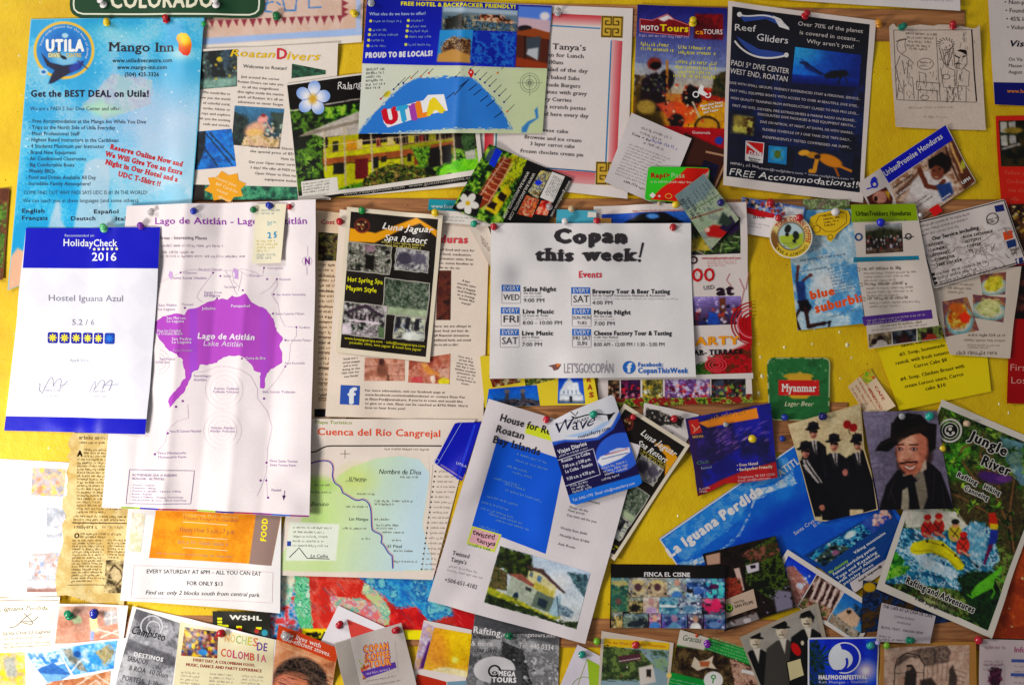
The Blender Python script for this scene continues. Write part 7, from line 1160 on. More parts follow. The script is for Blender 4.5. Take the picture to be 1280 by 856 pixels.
p.T('Hostel Iguana Azul', 60, 376, 95, 7.6, '8c8c98', a=.6); p.T('5.2 / 6', 89, 406, 29, 7, '8c8c98', a=.6); p.T('April 2016', 86, 452, 25, 3.6, 'b8b8c4', a=.6)
def star(x, y, r, c_, nm): 
    for k_ in range(4): a_ = k_*math.pi/4; p.Ln([(x-r*math.cos(a_), y-r*math.sin(a_)), (x+r*math.cos(a_), y+r*math.sin(a_))], r*.3, c_, nm, 5)
    p.Dot(x, y, r*.55, c_, nm, 5)
for i in range(6):
    x0 = 59+i*14.7; y0 = 415+i*.2; b_ = p.img([(x0, y0), (x0+13, y0+.2), (x0+12.8, y0+14), (x0-.2, y0+13.8)], 1.5, '14248c' if i < 5 else '1c4898', 'rating_badge', outline=[(x0+1.5, y0), (x0+11.5, y0), (x0+13, y0+1.5), (x0+12.8, y0+12.4), (x0+11.4, y0+14), (x0+1, y0+13.8), (x0-.2, y0+12.2), (x0, y0+1.5)])
    star(x0+6.4, y0+7, 5, 'ecd860' if i < 5 else '3878c8', 'rating_sun')
p.Ln(bez([(48, 480), (52, 476), (46, 492), (50, 488)])+bez([(52, 492), (62, 470), (66, 464), (66, 482)])+bez([(66, 482), (70, 474), (80, 466), (74, 486)])+[(84, 476)], .8, '6c6c80', 'signature'); p.Ln([(54, 484), (86, 480)], .5, '7c7c90', 'signature'); p.M(55, 489, 20, 1, 4, 2, 'a0a0ac'); p.M(54, 496, 20, 1, 4, 1.8, 'b8b8c4')
p.Ln(bez([(112, 490), (120, 472), (124, 474), (118, 488)])+bez([(124, 480), (126, 474), (136, 470), (130, 486)])+bez([(130, 484), (140, 472), (146, 470), (138, 488)]), .8, '6c6c80', 'signature'); p.Ln([(128, 482), (150, 480)], .5, '7c7c90', 'signature'); p.M(116, 490, 20, 1, 4, 2, 'a0a0ac'); p.M(114, 496, 24, 1, 4, 1.8, 'b8b8c4'); p.done()

# --- resort flyer
def luna(quad, label, ang, full=True, **kw):
    p = Paper('resort_flyer', 'flyer', label, quad, 'd8ccb8', 'gloss', ang=ang, group='Luna Jaguar resort flyers', **kw); f = p.sheet.uv
    c = p.sub(.045, .03, .955, .965, step=1.05, base='241f1a', name='printed_face'); c.F(['221c18', '2c2620'], 20)
    c.P([(0, .12), (.3, .14), (.55, .06), (.75, .0), (1, .08), (1, .13), (.8, .04), (.6, .09), (.3, .21), (0, .22)], 'd89c28', 1.2, loc=True) if full else c.P([(.6, .1), (.8, .06), (1, .1), (1, .28), (.85, .14)], 'd89c28', 1.2, loc=True)
    c.E(.14, .095, .09, .055, '70382c', .15, loc=True); c.E(.14, .095, .07, .04, '3c1c18', .3, loc=True); c.D(['c8b080', '8c5038'], 10, .8, 1.6, (.08, .06, .2, .12))
    for i, (u0, v0, u1, v1, cols) in enumerate([(.0, .22, .5, .43, ['1c1c18', 'a8a49c', '444c40', 'c8c4bc', '5c5854']), (.55, .23, .93, .39, ['b4b4b0', '48444c', 'c8c8c4', '848088']), (.45, .46, .97, .72, ['384438', '7c8878', '28322a', 'a0a498', '545f50']), (.0, .66, .5, .9, ['b8b0b4', '4c4448', 'ccc8ca', '687064', '302c2e']), (.6, .72, .96, .89, ['c4c8b0', '3c3c40', 'dcdccc', '586070'])]):
        q_ = [c.uv(u0, v0), c.uv(u1, v0+.005), c.uv(u1, v1), c.uv(u0, v1)]; d = p.img(q_, 1.0, '6c6c64', label=None); d.F(cols, 6, seed=i+2, con=3); d.D(cols, 30, .8, 2.4, a=.7)
        if i == 0: d.B(.42, .4, .62, .9, '18140f'); d.E(.5, .15, .12, .14, '8c7880', loc=True)
        if i == 2: d.B(0, .78, 1, 1, 'a8b498', 3, .8)
        if i == 3: d.P([(.05, .3), (.5, .0), (.95, .3), (.9, .36), (.5, .12), (.1, .36)], '403440', 1.2, loc=True); [d.B(.2+.1*k_, .3, .24+.1*k_, .5, '2c2028') for k_ in range(6)]; d.B(.15, .52, .85, .57, 'd8c8d0'); d.P([(0, .7), (.2, .6), (.2, 1), (0, 1)], 'd0c4cc', 2, loc=True); d.P([(1, .7), (.85, .6), (.85, 1), (1, 1)], '607058', 2, loc=True)
        if i == 1: d.E(.28, .45, .22, .3, '4c4854', .3, loc=True); d.E(.7, .4, .2, .26, '605c68', .3, loc=True)
        if i == 4: [d.B(.05+.3*k_, .05, .2+.3*k_, .55, '2c2c34') for k_ in range(3)]; d.E(.6, .85, .3, .2, 'd0d4cc', .4, loc=True)
        r_ = np.random.RandomState(i); E_ = []
        for (a_, b_) in zip(q_, q_[1:]+q_[:1]): E_ += [tuple(np.array(a_)*(1-k_/6)+np.array(b_)*k_/6+r_.uniform(-.7, .7, 2)) for k_ in range(6)]
        p.Ln(E_, 1.1, 'a8a49c', 'ragged_outline', 3, True)
    kw_ = np.hypot(*(p.q[1]-p.q[0]))/120; g = c.uv; x, y = g(.36, .105); p.T('Luna Jaguar', x, y, 64*kw_, 7.6, 'e8e4dc', 'heading_lettering', it=.3, wt=.015, jit=1); x, y = g(.40, .185); p.T('Spa Resort', x, y, 53*kw_, 7.6, 'e8e4dc', 'heading_lettering', it=.3, wt=.015, jit=1)
    x, y = g(.38, .205); p.M(x, y, 56, 1, 4, 2, 'c8b838'); x, y = g(.42, .226); p.M(x, y, 50, 1, 4, 2, 'c8b838')
    x, y = g(.02, .51); p.T('Hot Spring Spa', x, y, 44*kw_, 5.6, 'd8d438', 'heading_lettering', jit=1.2, wt=.02); x, y = g(.01, .575); p.T('Mayan Style', x, y, 38*kw_, 5.6, 'd8d438', 'heading_lettering', jit=1.2, wt=.02)
    x, y = g(.04, .935); p.T('www.lunajaguarspa.com · info@lunajaguarspa.com', x, y, 100*kw_, 3.2, 'd0c838', a=ang+1); x, y = g(.1, .963); p.T('youtube: clinic, luna jaguar & hotel luna jaguar', x, y, 90*kw_, 3.2, 'd0c838', a=ang+1); p.done()
p = Paper('postcard', 'postcard', 'yellow collage postcard with old town pictures and a white church, below the events sheet', [(600, 445), (737, 440), (748, 505), (606, 509)], 'dcc44c', 'gloss')
c = p.img([(611, 469), (652, 468), (650, 478), (616, 484)], 1, '8c5c38'); c.F(['6c2c1c', 'b09068', '3c2418', 'c8b890'], 5); c = p.img([(655, 468), (695, 467), (694, 474), (657, 483)], 1, '5c6838'); c.F(['4c5828', '8c8c50', 'c0b080', '303818'], 5)
c = p.img([(611, 485), (655, 478), (659, 482), (672, 481), (676, 506), (612, 508)], 1, '1c68b8') if False else p.img([(611, 486), (671, 481), (675, 507), (608, 508)], 1, '1c68b8', label='picture of church towers against blue sky'); c.G('1458b0', '3c80c0'); c.F(['3c3840', '706c74', '28242c'], 4, [(.05, .95), (.2, .7), (.42, .6), (.8, .62), (1, .75), (1, 1), (.05, 1)]); c.B(.34, .2, .42, .8, '504c54'); c.B(.66, .25, .74, .8, '504c54'); c.E(.38, .2, .06, .12, '6c6870', loc=True); c.E(.7, .25, .06, .12, '6c6870', loc=True)
c = p.img([(698, 471), (728, 471), (731, 504), (697, 504)], 1, '1c60b8', label='picture of a white church front'); c.G('1850b0', '2c6cc0'); c.P([(.05, .95), (.08, .5), (.25, .25), (.45, .02), (.6, .2), (.8, .2), (.82, .5), (.95, .7), (.95, .95)], 'd8dce4', 1.2, loc=True); [c.B(.2+.16*k_, .5, .26+.16*k_, .64, '7c8ca0') for k_ in range(4)]; c.B(.44, .72, .54, .95, '1c2028'); c.B(0, .88, 1, 1, '3c4450', 1.5, .6); c.L([(.1, .68), (.9, .68)], 1, '90a0b0', loc=True)
for i, ch in enumerate('RAS'): p.T(ch, 733+i*1.5, 477+i*9.5, 5, 6, '9c5830', 'heading_lettering', wt=.06, a=0)
p.done()
luna([(434, 259), (554, 270), (537, 453), (420, 440)], 'upright dark Luna Jaguar resort flyer pinned below the guest house postcard', 5, br=3, bl=1.5)
p = Paper('events_sheet', 'sheet', 'white Copan this week sheet listing weekly events with blue EVERY tags', [(614, 280), (862, 280), (869, 471), (612, 473)], 'e0dcdc', 'paper', step=4, b=2, bl=3, br=7, wave=1.5, ang=0)
p.T('Copan', 693, 304, 88, 16, '403c40', 'heading_lettering', wt=.09, jit=.5); p.T('this', 670, 326, 45, 14, '403c40', 'heading_lettering', wt=.07, serif=True, jit=.4); p.T('week', 730, 326, 65, 14, '403c40', 'heading_lettering', wt=.07, serif=True, jit=.4); p.Ln([(803, 304), (799, 322)], 2.8, '403c40', 'heading_lettering', 3); p.Ln([(801, 304), (798, 320)], 1.2, 'd0c8c8', 'heading_lettering', 4); p.Dot(799, 326, 2, '403c40', 'heading_lettering')
p.T('Events', 723, 347, 29, 8, 'c04858', 'heading_lettering', wt=.03, jit=.5)
for x, y, day, big, t1, w1, t2, w2, t3, w3 in ((627, 356, 'WED', 7, 'Salsa Night', 41, 'Via Via Café', 22, '9:00 PM', 26), (626, 384, 'FRI', 8.5, 'Live Music', 39, 'La Casa de Todo', 32, '8:00 - 10:00 PM', 49), (625, 411, 'SAT', 8.5, 'Live Music', 39, 'Jim´s Pizza', 22, '7:00 PM', 25), (714, 359, 'SAT', 8.5, 'Brewery Tour & Beer Tasting', 97, 'Sol de Copán Cervecería Alemana & Restaurant', 92, '4:00 PM', 25), (715, 385, 'SUN MON|TUES', 4, 'Movie Night', 46, 'Via Via Café', 23, '7:00 PM', 26), (715, 411, 'FRI SAT|SUN', 5, 'Cheese Factory Tour & Tasting', 97, 'Café San Rafael', 30, '8:00 AM - 12:00 PM / 1:30 - 5:00 PM', 88)):
    p.img([(x, y), (x+23.5, y+.3), (x+23.5, y+8.3), (x, y+8)], 4, '3c70b0', 'every_tag'); p.Ln([(x, y+8), (x, y+23), (x+23.5, y+23), (x+23.5, y+8)], .6, '8c8890'); p.T('EVERY', x+2, y+6.8, 20, 5.4, 'dce0ec', 'tag_lettering', lvl=4)
    for i, d_ in enumerate(day.split('|')): p.T(d_, x+12, y+(19 if '|' not in day else 14+i*6.6), (20 if len(d_) < 4 else 22) if big > 5 or len(d_) > 4 else 12, big, '4c484c', al='c')
    xx = x+27-(1 if t1.startswith('Brew') else 0); p.T(t1, xx, y+8, w1, 5.4, '383438', 'event_lettering', wt=.035); p.T(t2, xx, y+11.8, w2, 2.8, '6c686c'); p.M(xx, y+15.4, w2*1.2, 1, 3, 1.6, '9c989c'); p.T(t3, xx, y+21.8, w3, 4.8, '545054')
p.T("LET'SGO!COPÁN", 704, 466, 62, 12, '98949c', 'heading_lettering', wt=-.015); p.Poly([(685, 457), (694, 455), (701, 456), (697, 462), (692, 463), (690, 459)], '7c5c58', 'bird_logo', 3); p.Poly([(694, 454), (701, 455), (697, 459)], 'c87838', 'bird_logo', 4)
p.Dot(786, 459, 8, '3870b0', 'round_logo', 3, 20); p.T('f', 784, 465, 5, 11, 'e0e4ec', 'round_logo', wt=.06, lvl=4); p.T('Facebook:', 797, 458, 31, 5, '3870b0', wt=.04); p.T('CopanThisWeek', 797, 466, 62, 6.4, '3870b0', wt=.04); p.done()

# --- blue card, second resort flyer, house sheet, ferry card
p = Paper('card', 'card', 'plain dark blue card with a white line, hanging askew between river map and house sheet', [(569, 528), (602, 527), (578, 601), (543, 578)], '10209c', 'gloss', bl=2, rad=2); p.Ln([(577, 528), (549, 576)], .6, '98a8d8'); p.Ln([(594, 530), (572, 598)], 3, '2c44b8'); p.T('UTILA', 570, 579, 14, 3, 'c0c8e8', a=20); p.Ln([(551, 580), (578, 597)], 1.6, '8c7ca8'); p.Ring(546, 576, 3, .6, '98a8d8'); p.done()
p = Paper('business_card', 'business card', 'white bordertrans card with a black vehicle print, under the red blue hostel flyer', [(805, 503), (874, 518), (856, 556), (801, 546)], 'd8d0cc', 'card')
luna([(780, 504), (862, 556), (768, 700), (690, 650)], 'steeply tilted dark Luna Jaguar resort flyer, half hidden under the ferry card', 33, False, r=2)
c = p.img([(807, 507), (856, 517), (853, 536), (805, 530)], 1, 'd8d0cc', 'vehicle_print'); c.F(['181414', '3c3834', '201c1c'], 4, [(0, .15), (.3, .1), (.6, .3), (1, .3), (.98, .9), (.6, .85), (.4, 1), (0, .9)]); c.D(['d8d0cc', '8c8880'], 26, .6, 1.8, (.02, .2, .95, .9)); p.T('bordetrans', 816, 539, 26, 4, '3c3834', jit=1, a=8); p.M(804, 541, 40, 1, 4, 1.8, '9c9490', a=8); 
H[:] = H; p.done()
p = Paper('house_sheet', 'sheet', 'tilted white House for Rent sheet with a solid blue block and a house picture', [(611, 498), (800, 556), (731, 803), (535, 749)], 'd8d0d2', 'paper', b=2, br=6, bl=5, wave=1.3, ang=17)
c = p.img([(622, 547), (706, 575), (682, 692), (590, 657)], 4, '0c60c0', 'blue_block'); rs = np.random.RandomState(4)
for i in range(13): p.M(617-i*1.9+rs.uniform(0, 30), 568+i*7.5, rs.uniform(25, 50), 1, 4, 2, '2c74c0', a=17)
c = p.img([(659, 529), (692, 540), (689, 551), (656, 541)], 3, 'd0dc4c', 'highlighter')
p.T('House for Rent', 624, 525, 76, 9, '343034', 'heading_lettering', a=16, wt=.02, lvl=4); p.T('Roatan', 619, 539, 36, 9, '343034', 'heading_lettering', a=16, wt=.02, lvl=4); p.T('Bay Islands', 615, 552, 61, 9, '343034', 'heading_lettering', a=16, wt=.02, lvl=4)
for i, (t_, x, y, w) in enumerate([('3 bedroom', 727, 617, 22), ('House fully furnished', 716, 622, 34), ('Sleeps six the', 711, 634, 24), ('View porch', 709, 638, 22), ('Day rates ask for you', 708, 644, 38), ('Weekly Rate $600', 700, 660, 34), ('Monthly Rate $1400', 699, 669, 38), ('Ask Rosie', 697, 680, 22)]): p.T(t_, x, y, w, 2.8, '6c686c', a=14, serif=True)
c = p.img([(590, 657), (627, 668), (618, 690), (583, 679)], 2, 'c8d068', 'sticker_border'); c = p.img([(592, 660), (624, 669), (617, 686), (586, 677)], 2, 'd8a8b0', 'pink_sticker'); p.T('twisted', 590, 668, 28, 7, '201c20', a=14, jit=1.6, lvl=4, wt=-.01); p.T('tanya', 595, 677, 24, 6, '201c20', a=14, jit=1.6, lvl=4, wt=-.01); p.M(585, 681, 30, 1, 4, 2.6, '48802c', a=15)
p.T('Twisted', 565, 692, 22, 5, '504c50', a=14, serif=True); p.T('Tanya’s', 563, 700, 20, 5, '504c50', a=14, serif=True); p.M(561, 707, 38, 1, 4, 2, '8c888c', a=14); p.M(559, 712, 48, 1, 4, 2, '8c888c', a=14); p.T('+504-651-4182', 555, 725, 42, 5, '6c686c', a=14, serif=True)
c = p.img([(625, 682), (738, 715), (720, 785), (605, 751)], 1.0, 'b0b8c0', label='picture of a white house with a terrace and a lawn'); c.G('b8c8dc', 'c8ccc8'); U_ = c.uv
c.F(['1c2414', '34401c', '28301a', '506028'], 5, [(0, 0), (.35, 0), (.42, .3), (.33, .45), (.2, .45), (.1, .35), (0, .4)]); c.F(['504830', '786c48', '3c4420'], 4, [(0, .35), (.15, .4), (.2, .7), (0, .75)]); c.F(['384c58', '6c8c90', '2c4048'], 4, [(.76, .1), (1, .05), (1, .45), (.88, .3)]); c.E(.72, .3, .1, .14, 'dce0e4', 1, loc=True)
P_ = lambda pts, cc, s_=1.2: c.P(pts, cc, s_, 1, True)
P_([(.36, .28), (.46, .24), (.7, .42), (.7, .62), (.4, .6)], 'c8c094'); P_([(.32, .2), (.5, .18), (.8, .46), (.78, .48), (.5, .26), (.34, .24)], '54403c'); P_([(.16, .42), (.3, .36), (.5, .5), (.5, .56), (.2, .44)], '8c5c50'); P_([(.2, .44), (.5, .54), (.48, .84), (.2, .76)], 'a8b0a0'); P_([(.5, .56), (.72, .6), (.7, .86), (.48, .84)], '687468'); P_([(.46, .42), (.68, .5), (.68, .6), (.46, .54)], 'b8ac58')
P_([(.47, .3), (.52, .32), (.52, .42), (.47, .4)], '5c7894'); P_([(.38, .28), (.42, .29), (.42, .38), (.38, .36)], '5c6c70'); P_([(.38, .54), (.45, .56), (.45, .62), (.38, .6)], '3c4040'); P_([(.54, .66), (.64, .68), (.64, .82), (.54, .8)], '2c3c48'); P_([(.7, .62), (.76, .5), (.8, .9), (.68, .9)], '98b0bc'); c.L([U_(.72, .56), U_(.8, .9)], 1, '304048'); c.L([U_(.64, .42), U_(.64, .6)], 1, 'd0c8a0'); c.E(.3, .78, .03, .1, '28384c', .3, loc=True)
c.F(['a8a838', '7c8c30', 'c0b848'], 6, [(0, .72), (.2, .76), (.6, .88), (.8, .9), (.75, .97), (0, .85)]); c.F(['28341c', '40502c', '1c2814'], 7, [(0, .84), (.5, .9), (.8, .96), (1, .86), (1, 1), (0, 1)]); c.F(['405468', '8898a0'], 3, [(.76, .66), (.92, .72), (.92, .84), (.78, .84)]); p.done()
ferry = [(684, 533), (690, 526), (712, 514), (740, 502), (763, 493), (768, 496), (802, 602), (796, 607), (720, 630), (713, 628)]
p = Paper('ferry_card', 'card', 'Galaxy Wave ferry timetable card with a white boat, blue with a white top', [(682, 526), (766, 492), (804, 604), (714, 632)], 'dcdce4', 'gloss', outline=ferry, step=1.2, thick=.5, ang=-19, b=2, br=2)
c = Cv(p.q, 1.0, 'd8d8e0'); p.imgs.append(('printed_face', c, 1, None, ferry)); c.P([(690, 556), (706, 550), (724, 549), (746, 546), (762, 534), (776, 516), (810, 606), (712, 634)], '241c50', 1.5); c.P([(690, 552), (706, 549), (726, 550), (746, 546), (764, 532), (774, 512), (776, 518), (766, 536), (748, 549), (726, 552), (706, 552), (690, 557)], '3c64b8', 1)
c.E(773, 565, 30, 24, '4068c0', .06, -25); c.P([(710, 618), (804, 590), (808, 606), (712, 634)], '2c74c8', 1); c.P([(706, 545), (740, 536), (752, 528), (764, 524), (750, 538), (724, 546)], '90b0e0', 1.5, .7)
c.P([(746, 576), (750, 570), (770, 562), (786, 558), (787, 564), (776, 572), (752, 582)], 'e4e4ec', 1.2); c.L([(756, 568), (784, 560)], 1, 'a03848'); c.L([(752, 573), (784, 565)], 1, '48588c'); c.L([(762, 564), (772, 560), (780, 560)], 1.6, 'e0e0e8')
p.Ln(bez([(714, 520), (722, 524), (726, 518), (740, 517)])+bez([(740, 517), (754, 516), (760, 520), (768, 515)]), 1.6, '28242c', 'boat_outline'); p.Ln([(713, 514), (719, 519), (722, 514)], 1.2, '28242c', 'boat_outline'); p.Ln(bez([(694, 531), (706, 526), (714, 524), (722, 522)]), .8, '28242c', 'boat_outline'); p.Poly([(758, 518), (768, 515), (760, 526)], '28242c', 'boat_outline')
p.T('GALAXY', 717, 529, 20, 3.6, '28242c', a=-16, wt=.02); p.T('Wave', 692, 543, 52, 14, '28284c', 'heading_lettering', a=-14, it=.4, jit=1.6); p.T('roatanferry.com', 723, 548, 41, 4.6, '28284c', a=-17, wt=.02)
p.T('Viajes Diarios', 698, 567, 37, 5, 'dcdce8', 'heading_lettering', a=-18, wt=.03); p.M(699, 571, 40, 1, 4, 2, 'a8a8c8', a=-17); p.Ln([(697, 575), (741, 560), (750, 592), (706, 607)], .8, 'b8b8d0')
for i, (t_, x, y, w) in enumerate([('Roatán - La Ceiba', 702, 578, 37), ('7:00 a.m. y 2:00 p.m.', 704, 585, 36), ('La Ceiba - Roatán', 707, 591, 35), ('9:30 a.m. y 4:30 p.m.', 709, 600, 36)]): p.T(t_, x, y, w, 4, 'd0d0e0', a=-17, wt=.03)
for i in range(3): p.M(713+i*1.5, 608+i*3.8, 26, 1, 4, 2.2, 'b8b8d0', a=-16); p.M(752+i*2, 586+i*3.8, 34, 1, 4, 2.2, 'b8b8d0', a=-17)
p.M(752, 600, 26, 1, 4, 2.2, 'b8b8d0', a=-17); p.T('Tel: 2445-1795  Email: info@roatanferry.com', 716, 626, 80, 3.4, 'd8e0f0', a=-16); p.done()

# --- red blue hostel flyer
club = [(856, 523), (900, 513), (962, 503), (966, 530), (968, 560), (971, 596), (950, 600), (926, 603), (906, 604), (892, 612), (872, 620), (868, 590), (862, 560)]
p = Paper('hostel_flyer', 'flyer', 'shiny wrinkled red and blue hostel flyer with an orange bar, pinned with a yellow pin', [(856, 523), (962, 503), (972, 598), (872, 620)], '241c8c', 'lam', outline=club, step=1.2, wave=2.2, b=2, bl=2, creases=[('u', .85, 2.2), ('u', .45, 1.0)], ang=-9)
c = Cv(p.q, 1.0, '2420a0'); p.imgs.append(('printed_face', c, 1, None, club)); c.F(['100c6c', '1c1c94', '140c50'], 24, con=2); c.F(['381c58', '281848', '4c2c78'], 16, [(.05, .2), (.5, .2), (.6, .5), (.1, .7)], a=.8); c.D(['a888c0', '8c68b0', 'c8a8d0'], 70, .5, 1.0, (.3, .22, .95, .5), 5, -30, .4); c.P([(0, .95), (.3, .86), (.6, .8), (1, .77), (1.05, 1.1), (0, 1.1)], 'a0141c', 2, loc=True); c.P([(872, 528), (944, 509), (947, 522), (884, 534)], 'e08c28', 1); c.P([(0, .0), (.06, 0), (.1, 1), (0, 1)], '40143c', 4, .7, True)
c.P([(860, 525), (872, 523), (877, 540), (863, 543)], 'b02c20', 1); p.Ln([(864, 530), (868, 535), (866, 540), (874, 532)], 1.2, 'd8a088', 'logo'); p.T('HOTEL', 865, 547, 14, 3, 'c8a048', a=-5, wt=.05); p.M(886, 526, 46, 1, 4, 4, 'a87c38', a=-13); p.T('Club', 870, 580, 16, 4, '5c8c5c', a=-8); p.T('hostel', 876, 586, 13, 3.4, '8c98b0', a=-6, wt=.04)
for i, t_ in enumerate(('• Free Hotel', '• Backpacker Friendly')): p.T(t_, 921, 583+i*5.6, (26, 44)[i], 3.6, 'e0c8b0', a=-6, wt=.04)
p.T('Telephone: 98 504 12356', 922, 598, 46, 3, 'd8b0b0', a=-6); p.T('Email: info@hostel.com', 922, 602, 40, 2.8, 'd8b0b0', a=-6); p.M(874, 612, 14, 2, 3.4, 2, 'd8b0b0', a=-8); p.done()

# --- pictures of men in hats
p = Paper('cut_out_picture', 'picture', 'cut paper picture of four men in black suits, hats and dark glasses', [(983, 529), (1075, 504), (1096, 636), (1017, 654)], 'c8b490', 'gloss', outline=[(984, 530), (1030, 517), (1075, 504), (1080, 560), (1092, 600), (1096, 636), (1066, 644), (1047, 652), (1018, 650), (1004, 595)], step=1.2, br=2, tr=2, ang=-12)
c = Cv(p.q, .95, 'c8b490'); c.warp(.8, 4); p.imgs.append(('printed_face', c, 1, None, [(985, 531), (1030, 518.5), (1074, 506), (1078, 560), (1090, 600), (1094, 635), (1066, 643), (1047, 650), (1019, 649), (1005, 595)])); c.F(['c8b490', 'd0c09c', 'beaa88'], 22, con=2)
for x, y in ((1058, 530), (1066, 534)): c.L([(x, y), (x+4, y+12)], 1, '403028'); c.E(x, y, 5, 5, '8c1c1c', .15)
def suit(hx_, hy, s_, dark='15131a', body=70, lean=0):
    c.P([(hx_-15, hy+body), (hx_-14+lean, hy+16), (hx_-5, hy+10), (hx_+7, hy+10), (hx_+16+lean, hy+17), (hx_+20, hy+body)], dark, 1.3); c.P([(hx_-3, hy+9), (hx_+4, hy+9), (hx_+5, hy+26), (hx_+2, hy+26)], 'b8b0ac', 1); c.L([(hx_+1, hy+10), (hx_+3, hy+26)], 1.6, '181418'); c.E(hx_, hy, 5*s_, 7.5*s_, 'a87868', .15); c.E(hx_+2.6, hy+1, 2, 5, '7c5048', .8, a=.5)
    c.P([(hx_-8, hy-5), (hx_-6, hy-13), (hx_, hy-15), (hx_+6, hy-13), (hx_+7, hy-6)], '141018', 1.2); c.E(hx_-1, hy-5.4, 10.5*s_, 2, '141018', .2, -6); c.P([(hx_-5, hy-3), (hx_+5, hy-3.4), (hx_+4.6, hy), (hx_+.6, hy-.6), (hx_-4.4, hy+.4)], '0c0a0c', .9); c.L([(hx_-2, hy+4.4), (hx_+2.4, hy+4.2)], 1, '5c2c28'); c.E(hx_-2, hy+1.5, 2, 3, 'd09c88', .9, a=.7); c.L([(hx_-5, hy+11), (hx_, hy+30)], 1, '38343c', .8); c.L([(hx_+7, hy+11), (hx_+3, hy+30)], 1, '38343c', .8); c.L([(hx_-12, hy+22), (hx_-10, hy+40)], 2, '2c2830', .7); c.L([(hx_+13, hy+22), (hx_+12, hy+42)], 2, '2c2830', .7); c.L([(hx_-5, hy-11), (hx_+4, hy-12)], 1.6, '38343c', .7)
suit(1016, 541, .9, body=60); suit(1071, 556, .85, body=80); suit(1042, 556, 1, body=94); suit(1006, 565, 1, body=80, lean=-2); c.P([(1008, 582), (1026, 574), (1030, 600), (1050, 650), (1030, 650), (1012, 615)], '121018', 1.5); c.E(1027, 634, 3.5, 4, 'a07060', .2); c.E(1056, 590, 3.4, 4.4, 'a87068', .3); c.P([(1075, 560), (1100, 580), (1100, 640), (1078, 640)], '15131a', 2); c.P([(1003, 581), (1010, 576), (1028, 603), (1022, 604)], 'b8b0ac', 1.2); c.L([(1008, 579), (1027, 606)], 2, '15131a'); p.done()
# --- jungle river poster
p = Paper('rafting_poster', 'poster', 'Jungle River poster with rafters in a yellow raft, parrot and iguana', [(1177, 499), (1324, 562), (1237, 796), (1093, 734)], 'd4ccc0', 'gloss', ang=20, br=2.5, b=1.5)
c = p.img([(1176, 508), (1317, 567), (1232, 786), (1104, 728)], 1.0, '3c5028', 'printed_face'); c.warp(.5, 5); c.F(['1c2814', '3c5c24', '5c8430', '283018', '5c4c30', '748c48'], 9); c.F(['4c3c28', '2c2418', '6c5c3c', '3c3c20'], 7, [(1190, 570), (1280, 600), (1280, 700), (1200, 650), (1180, 620)], False, a=.8); c.F(['8cb0cc', '6c98c0', 'a8c4d4'], 9, [(1250, 545), (1300, 560), (1300, 610), (1276, 606), (1258, 575)], False, a=.7); c.E(1197, 589, 16, 12, '488c2c', .9, a=.7); c.F(['64ac3c', '88bc48', '3c7c28'], 4, [(1186, 555), (1212, 552), (1216, 566), (1196, 574)], False, a=.8); c.F(['64ac3c', '388028'], 4, [(1180, 566), (1200, 568), (1206, 592), (1184, 588)], False, a=.8)
for q_ in ([(1195, 575), (1204, 560), (1222, 552), (1240, 570), (1250, 610)], [(1204, 578), (1220, 600), (1246, 622), (1262, 660)], [(1160, 610), (1200, 620), (1250, 650)], [(1230, 540), (1226, 570), (1244, 600)], [(1268, 600), (1262, 640), (1268, 690)]): c.L(q_, 2.6, '6c4c30'); c.L(q_, 1, '8c7050')

for k_ in range(46): x, y = c.rs.uniform(1180, 1300), c.rs.uniform(512, 640); c.burst(x, y, c.rs.uniform(5, 11), 7, [['88bc40', '5c9430', '346020'], ['2c4c1c', '18300f', '4c7428'], ['a8c858', '6c8c34', '24401a']][k_ % 3], 2.2)
for k_ in range(26): x, y = c.rs.uniform(1214, 1290), c.rs.uniform(620, 780); c.burst(x, y, c.rs.uniform(4, 9), 6, ['1c3818', '345c24', '0f1c10', '4c7430'], 1.8)
for k_ in range(10): c.burst(c.rs.uniform(1104, 1132), c.rs.uniform(696, 724), 8, 8, ['88c048', '4c9034', 'b0d068', '1c4c1c'], 2)
c.P([(1190, 530), (1215, 530), (1300, 572), (1290, 590), (1240, 575), (1190, 545)], '2c4020', 8, .35)
c.E(1240, 597, 17, 7, '50306c', .4, 15); c.E(1256, 598, 10, 5, '6c4480', .5); c.E(1178, 560, 4, 7, 'c8b828', .3)
for i in range(14): r_ = c.rs; x, y = r_.uniform(1190, 1290), r_.uniform(600, 720); c.L([(x, y), (x+r_.uniform(-6, 6), y+r_.uniform(12, 26))], 1, '5c5038', .8)
c.F(['d0c8b8', 'c0c0b0', 'e0dccc'], 10, [(1130, 636), (1160, 632), (1195, 640), (1211, 658), (1200, 664), (1130, 658)], False, con=2)
c.F(['1c5c7c', '3c8ca8', '8cb8c8', 'd8e4e8', '1c4868', '2c7490'], 9, [(1124, 658), (1150, 662), (1200, 664), (1220, 650), (1240, 660), (1250, 700), (1210, 740), (1190, 735), (1130, 728), (1104, 728), (1112, 690)], False, con=3.2); 
for x, y in [(1128+k_*4.4+c.rs.uniform(-4, 4), 668+k_*1.8+c.rs.uniform(-8, 44)) for k_ in range(24)]*3: c.E(x+c.rs.uniform(-9, 9), y+c.rs.uniform(-8, 8), c.rs.uniform(4, 11), c.rs.uniform(.7, 1.6), ['e4ecf0', '2c7890', '14485c', '8cbccc', 'c8dce4'][c.rs.randint(5)], .4, c.rs.uniform(10, 40), .75)
